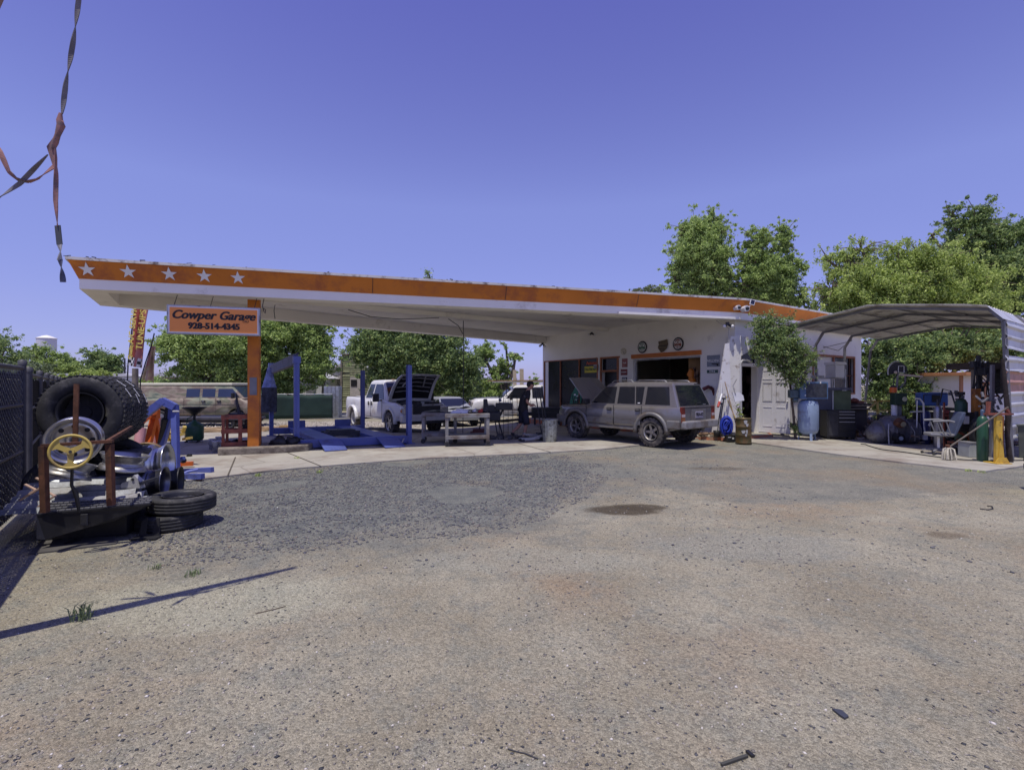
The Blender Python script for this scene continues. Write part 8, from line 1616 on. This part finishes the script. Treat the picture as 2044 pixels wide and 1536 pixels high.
t = thing('blue_jug', 'dark blue upright canister with a white mark beside the gearbox', 'canister', V(11.35, 13.75, .03)); mb = MB(); mb.lathe([(0, 0), (.10, 0), (.115, .1), (.115, .80), (.08, .9), (.04, .92)], n=20); obj('body', mb, mat('jug_blue', (.015, .022, .10), .4), t); mb = MB(); mb.box((.02, -.117, .55), (.06, .01, .10), 0, ry=.5); obj('mark', mb, wplas, t); mb = MB(); mb.tube([(.1, -.1, 1.0), (.22, -.15, .8), (.24, -.2, .4), (.05, -.25, .02)], .012, 5); obj('hose', mb, grey, t)
# gas cylinders
def cylinder(label, c, r_, h, m, cap=True):
    t = thing('gas_cylinder', label, 'gas cylinder', c, 0, 'welding gas cylinders under the carport'); mb = MB(); mb.lathe([(r_ * .96, 0), (r_, .02), (r_, h * .84), (r_ * .93, h * .90), (r_ * .7, h * .955), (r_ * .35, h * .98)], n=26); mb.cyl((0, 0, .001), (0, 0, .01), r_ * .9); obj('body', mb, m, t)
    mb = MB(); mb.lathe([(r_ * .34, h * .97), (r_ * .36, h * 1.08), (r_ * .3, h * 1.12), (0, h * 1.13)], n=18); obj('valve_cap', mb, mat('cap_blue', (.07, .11, .18), .5) if cap == 1 else dark, t); return t
q = G(1975, 920); cylinder('dark green gas cylinder standing next to the yellow post', V(10.0, 10.65, .03), .095, .98, green, 1)
cylinder('shiny grey gas cylinder behind the office chair', V(10.84, 12.75, .03), .09, 1.12, mat('cyl_silver', (.28, .28, .31), .35, .7, .1, 4), 2); cylinder('taller green gas cylinder strapped in the cart behind the chair', V(10.80, 12.05, .30), .12, 1.05, mat('cyl_dkgreen', (.02, .065, .045), .45, 0, .2, 4), 2)
t = thing('cylinder_cart', 'dark two wheeled cart carrying the taller green cylinder', 'cart', V(10.78, 11.95, .03)); mb = MB(); mb.box((0, -.05, .25), (.55, .4, .05)); mb.bar((-.3, .2, .1), (-.3, .2, 1.2), .03); mb.bar((.25, .2, .1), (.25, .2, 1.2), .03); mb.bar((-.3, .2, .7), (.25, .2, .7), .03); mb.bar((-.35, -.2, .55), (.45, -.15, .12), .04); mb.bar((-.35, -.2, .35), (.1, -.2, .10), .03); obj('frame', mb, mat('cart_rust', (.2, .06, .04), .6, .2, .4, 6), t)
for s_, r_ in ((.42, .2), (-.32, .08)): mb = tyre_mb(r_, .07, r_ * .5, 0, 20); mb.v = [(v[0] + s_, v[1] - .1, v[2] + r_) for v in mb.v]; obj('wheel', mb, rubber, t)
mb = MB(); mb.box((-.12, -.08, .75), (.35, .3, .45)); mb.box((-.15, -.24, .80), (.15, .01, .2)); obj('hanging_bag', mb, black, t); mb = MB(); mb.box((-.17, -.25, .80), (.13, .01, .18)); obj('tag', mb, wplas, t)
mb = MB(); rs = random.Random(61); [mb.box((-.25 + rs.uniform(-.15, .3), rs.uniform(-.1, .1), 1.35 + rs.uniform(-.08, .15)), (rs.uniform(.04, .14), .06, rs.uniform(.04, .12)), rs.random()) for _ in range(8)]; obj('regulator', mb, dark, t)
mb = MB(); mb.tube([V(10.84, 12.7, 1.2), V(10.92, 12.7, 1.55), V(11.08, 12.65, 1.5), V(11.14, 12.5, .9)], .018, 6); tag(obj('welding_hose', mb, black), 'black hose arching from the grey cylinder', 'hose')
# office chair
t = thing('office_chair', 'grey office chair with a star base standing at the pad edge', 'chair', V(9.98, 11.72, .03), R(-20)); cm = mat('chair_grey', (.22, .22, .23), .5, .1, .1, 5)
mb = MB(); mb.box((0, 0, .47), (.46, .44, .08)); obj('seat', mb, cm, t, bevel=.035); mb = MB(); mb.prism([(.20, .44), (.26, .46), (.42, .85), (.44, 1.0), (.38, 1.0), (.30, .8)], V(0, -.2, 0), V(1, 0, 0), Z, V(0, .42, 0)); obj('backrest', mb, mat('chair_back_blue', (.07, .09, .15), .7, 0, .2, 5), t, bevel=.02)
for s_ in (-.25, .25):
    mb = MB(); mb.tube([(-.2, s_, .78), (.1, s_, .80), (.2, s_, .77)], .025, 7); mb.tube([(-.08, s_, .78), (.03, s_, .46)], .014, 6); mb.tube([(.05, s_, .78), (.14, s_, .46)], .014, 6); obj('armrest', mb, cm, t)
mb = MB(); mb.cyl((0, 0, .12), (0, 0, .43), .028); obj('gas_strut', mb, wplas, t)
for k in range(5): a = 2 * math.pi * k / 5 + .3; mb = MB(); mb.bar((0, 0, .14), (.30 * math.cos(a), .30 * math.sin(a), .09), .045, .03); lg = obj('base_arm', mb, cm, t); mb = MB(); mb.cyl((.30 * math.cos(a) - .02, .30 * math.sin(a), .03), (.30 * math.cos(a) + .02, .30 * math.sin(a), .03), .032); obj('caster', mb, black, lg)
# long broom, hose line
a = D3(2013, 812, 10.1); b = D3(1893, 893, 10.8); t = thing('push_broom', 'long handled string mop leaning from the siding to the pad', 'mop', V(b.x, b.y, .03)); mb = MB(); mb.tube([a, b], .016, 8); obj('handle', mb, oldwood, t, True)
mb = MB(); rs = random.Random(71)
for i in range(60): an = rs.uniform(0, 6.28); r_ = rs.uniform(.03, .14); mb.tube([b + V(0, 0, .02), b + V(math.cos(an) * r_ * .7, math.sin(an) * r_ * .7, -.03), V(b.x + math.cos(an) * r_, b.y + math.sin(an) * r_, .05)], [.012, .013, .008], 4)
obj('mop_strings', mb, mat('string_cream', (.50, .47, .38), .9, 0, .3, 20), t, True); mb = MB(); mb.cyl(b + V(-.02, 0, .06), b + V(.0, 0, -.01), .04); obj('clamp', mb, rust, t, True)
mb = MB(); pts = [(1735, 893), (1760, 900), (1800, 905), (1840, 911), (1900, 919), (1960, 923), (2010, 923), (2080, 921), (2200, 915)]; 
HP_ = [(1718, 889), (1728, 890)] + pts; sm_ = []
for a_, b_, c_, d_ in zip([HP_[0]] + HP_, HP_, HP_[1:], HP_[2:] + [HP_[-1]]):
    for q_ in range(6): u_ = q_ / 6; sm_.append(tuple(.5 * ((2 * b_[k]) + (-a_[k] + c_[k]) * u_ + (2 * a_[k] - 5 * b_[k] + 4 * c_[k] - d_[k]) * u_ ** 2 + (-a_[k] + 3 * b_[k] - 3 * c_[k] + d_[k]) * u_ ** 3) for k in (0, 1)))
mb.tube([G(x_, y_) + V(0, 0, .045) for x_, y_ in sm_], .013, 6); tag(obj('air_hose', mb, black), 'thin black hose running along the edge of the concrete pad', 'hose')
# yellow and orange lift columns, bin, rest of the right edge
t = thing('yellow_column', 'yellow steel column with a flared foot at the carport corner', 'column', V(10.05, 10.35, .03)); mb = MB(); mb.prism([(-.07, .02), (-.065, 1.0), (.055, 1.0), (.07, .02)], V(0, -.03, 0), V(1, 0, 0), Z, V(0, .07, 0)); obj('column_body', mb, yelpost, t, bevel=.008)
mb = MB(); mb.prism([(-.06, .0), (.07, 0), (.01, .62), (-.02, .62)], V(.02, -.045, 0), V(1, 0, 0), Z, V(0, .02, 0)); mb.prism([(-.15, .015), (.15, .015), (.08, .13), (-.08, .13)], V(0, -.09, 0), V(1, 0, 0), Z, V(0, .02, 0)); mb.box((0, .02, .012), (.32, .30, .02)); obj('foot_plate', mb, yelpost, t)
mb = MB(); mb.box((.0, 0, 1.02), (.52, .12, .035)); mb.bar((-.22, 0, 1.04), (-.20, 0, 1.28), .05); mb.bar((.22, 0, 1.04), (.16, .0, 1.15), .04); obj('rest_bar', mb, redrust, t)
mb = MB(); [mb.cyl((x_, -.05, z_), (x_, -.04, z_), .012) for x_, z_ in ((0, .85), (0, .5))]; obj('bolt_hole', mb, black, t)
t = thing('orange_column', 'orange brown steel column behind the mop handle', 'column', V(11.02, 11.9, .03)); mb = MB(); mb.box((0, 0, .78), (.14, .12, 1.5)); mb.box((-.1, .04, .38), (.14, .1, .7)); obj('column_body', mb, mat('column_orange', (.50, .20, .04), .5, 0, .2, 3, 0, (.15, .06, .03), .4), t, bevel=.006); mb = MB(); mb.box((0, 0, .012), (.4, .3, .02)); obj('foot_plate', mb, rust, t)
mb = MB(); mb.box((.18, .1, .62), (.16, .14, 1.2)); mb.cyl((.3, .1, .9), (.3, .1, 1.02), .18, n=20); obj('rusty_mate', mb, rust, t)
t = thing('drill_press', 'tall dark drill press column tangled with cables', 'drill press', V(11.5, 12.35, .03)); mb = MB(); mb.cyl((0, 0, 0), (0, 0, 2.35), .05); mb.box((0, 0, .03), (.4, .4, .06)); obj('column_body', mb, dark, t)
mb = MB(); mb.box((.0, -.1, 1.95), (.16, .3, .2)); mb.cyl((0, -.25, 1.7), (0, -.25, 1.9), .03); mb.cyl((-.12, 0, 2.05), (-.12, 0, 2.2), .08); mb.box((.05, 0, 1.4), (.12, .10, .4)); obj('head', mb, dark, t, bevel=.02)
mb = MB(); rs = random.Random(81)
for k in range(7): x_ = rs.uniform(-.35, .25); mb.tube([(x_, -.1, 2.2), (x_ + rs.uniform(-.1, .1), -.15, 1.8), (x_ + rs.uniform(-.12, .12), -.12, 1.4), (x_ + rs.uniform(-.1, .1), -.1, 1.1)], .014, 5)
for k in range(3): mb.tube([(.1, 0, 1.9 - .1 * k), (.35, 0, 1.65 - .12 * k), (.65, 0, 1.75 - .08 * k), (.9, .1, 2.1)], .012, 5)
obj('cable', mb, black, t); mb = MB(); mb.cyl((.02, -.2, 1.35), (.3, -.2, 1.35), .02); obj('feed_handle', mb, redrust, t)
t = thing('overhead_cover', 'dark weathered awning beam behind the drill press', 'awning', V(11.95, 12.9, 1.98), R(15)); mb = MB(); mb.box((0.1, 0, .15), (1.1, .8, .16)); mb.box((.1, -.3, .02), (1.0, .08, .1)); obj('beam', mb, mat('awning_brown', (.06, .045, .035), .9, 0, .4, 4, .4), t); mb = MB(); mb.box((-.42, -.2, -.95), (.06, .06, 2.0)); mb.box((.6, .3, -.95), (.06, .06, 2.0)); islands('post', mb, oldwood, t)
mb = MB(); mb.box((.3, -.35, -.25), (.26, .14, .6)); mb.bar((.15, -.35, -.55), (.30, -.35, -.68), .03); mb.bar((.45, -.35, -.55), (.30, -.35, -.68), .03); obj('hanging_box', mb, black, t)
t = thing('clamp_bunch', 'bunch of grey clamps and castings hung beside the siding', 'clamps', V(10.62, 11.1, 1.0)); mb = MB(); rs = random.Random(91)
for k in range(20): a = V(rs.uniform(-.28, .22), rs.uniform(-.1, .1), rs.uniform(.0, .4)); mb.bar(a, a + V(rs.uniform(-.16, .16), rs.uniform(-.05, .05), rs.uniform(-.16, .16)), .04, .03)
obj('clamp', mb, mat('clamp_grey', (.25, .25, .28), .5, .5, .3, 6), t); mb = MB(); mb.bar((.1, .1, -1.0), (.12, .1, 1.1), .06); obj('hanging_post', mb, grey, t)
t = thing('hose_coil', 'thick black hose coil hanging behind the green cylinder', 'hose', V(10.62, 11.35, .55)); mb = MB(); [mb.tube([(.16 * math.cos(a) + .01 * k, .04 * k, .34 * math.sin(a)) for a in [2 * math.pi * i / 24 for i in range(25)]], .028, 6, False) for k in range(4)]; obj('hose', mb, black, t); mb = MB(); mb.bar((0, .1, -.5), (0, .1, .5), .05); obj('hook_post', mb, dark, t)
t = thing('wheelie_bin', 'grey green rectangular bin standing under the siding', 'bin', V(11.6, 10.95, .0), R(20)); mb = MB(); mb.prism([(-.28, 0), (.28, 0), (.33, .74), (-.33, .74)], V(0, -.28, .0), V(1, 0, 0), Z, V(0, .56, 0)); obj('body', mb, mat('bin_grey', (.13, .14, .12), .6, 0, .15, 4), t, bevel=.02); mb = MB(); mb.box((0, 0, .76), (.7, .62, .05)); obj('lid', mb, mat('bin_lid', (.10, .11, .10), .6), t, bevel=.015)
t = thing('charred_post', 'dark charred timber post beside the yellow column', 'post', V(10.4, 10.5, .0)); mb = MB(); mb.tube([(.05, 0, 0), (-.02, 0, .6), (.0, 0, 1.0), (-.12, 0, 2.2)], [.05, .04, .05, .03], 8); obj('timber', mb, mat('charred', (.03, .022, .02), .9, 0, .5, 8, .5), t); mb = MB(); mb.box((-.14, .05, .5), (.10, .1, 1.0)); obj('brown_board', mb, mat('board_brown', (.25, .10, .03), .7), t)
t = thing('plastic_crate', 'pale plastic container at the foot of the green cylinder', 'container', V(10.28, 11.3, .03)); mb = MB(); mb.box((0, 0, .16), (.2, .3, .32)); obj('tub', mb, mat('tub_grey', (.35, .37, .36), .5), t, bevel=.02); mb = MB(); mb.box((0, 0, .33), (.22, .32, .03)); obj('lid', mb, grey, t)
# litter on the lot
def litter(name, label, pts, r_, m, cat, flat=False):
    mb = MB()
    if flat: mb.add([G(*p) + V(0, 0, .012) for p in pts] + [G(*p) + V(0, 0, .002) for p in pts], [tuple(range(len(pts)))[::-1]] + [(i, (i + 1) % len(pts), (i + 1) % len(pts) + len(pts), i + len(pts)) for i in range(len(pts))])
    else: mb.tube([G(*p) + V(0, 0, r_ * .8) for p in pts], r_, 5)
    tag(obj(name, mb, m), label, cat)
litter('rubber_scrap', 'dark narrow rubber strip lying on the ground near the bottom edge', [(1438, 1526), (1442, 1530), (1494, 1512), (1490, 1508)], 0, mat('scrap_olive', (.06, .06, .05), .7), 'scrap', True)
litter('rubber_scrap', 'short dark stub touching the end of the narrow strip', [(1488, 1501), (1494, 1500), (1507, 1511), (1500, 1512)], 0, black, 'scrap', True)
litter('plastic_scrap', 'dark leaf shaped plastic scrap on the ground at the right', [(1661, 1417), (1680, 1420), (1694, 1432), (1686, 1436), (1674, 1428)], 0, mat('scrap_blue', (.05, .055, .07), .5), 'scrap', True)
litter('wire_scrap', 'thin dark wire lying near the bottom of the lot', [(1014, 1495), (1030, 1500), (1048, 1504), (1074, 1515)], .004, dark, 'wire')
litter('wire_scrap', 'curled black wire far right on the dirt', [(1956, 1016), (1972, 1018), (1982, 1016), (1980, 1011), (1970, 1010)], .008, black, 'wire')
litter('twig', 'dry twig lying right of the long shadow', [(510, 1225), (530, 1220), (548, 1216), (570, 1210)], .004, bark, 'twig')
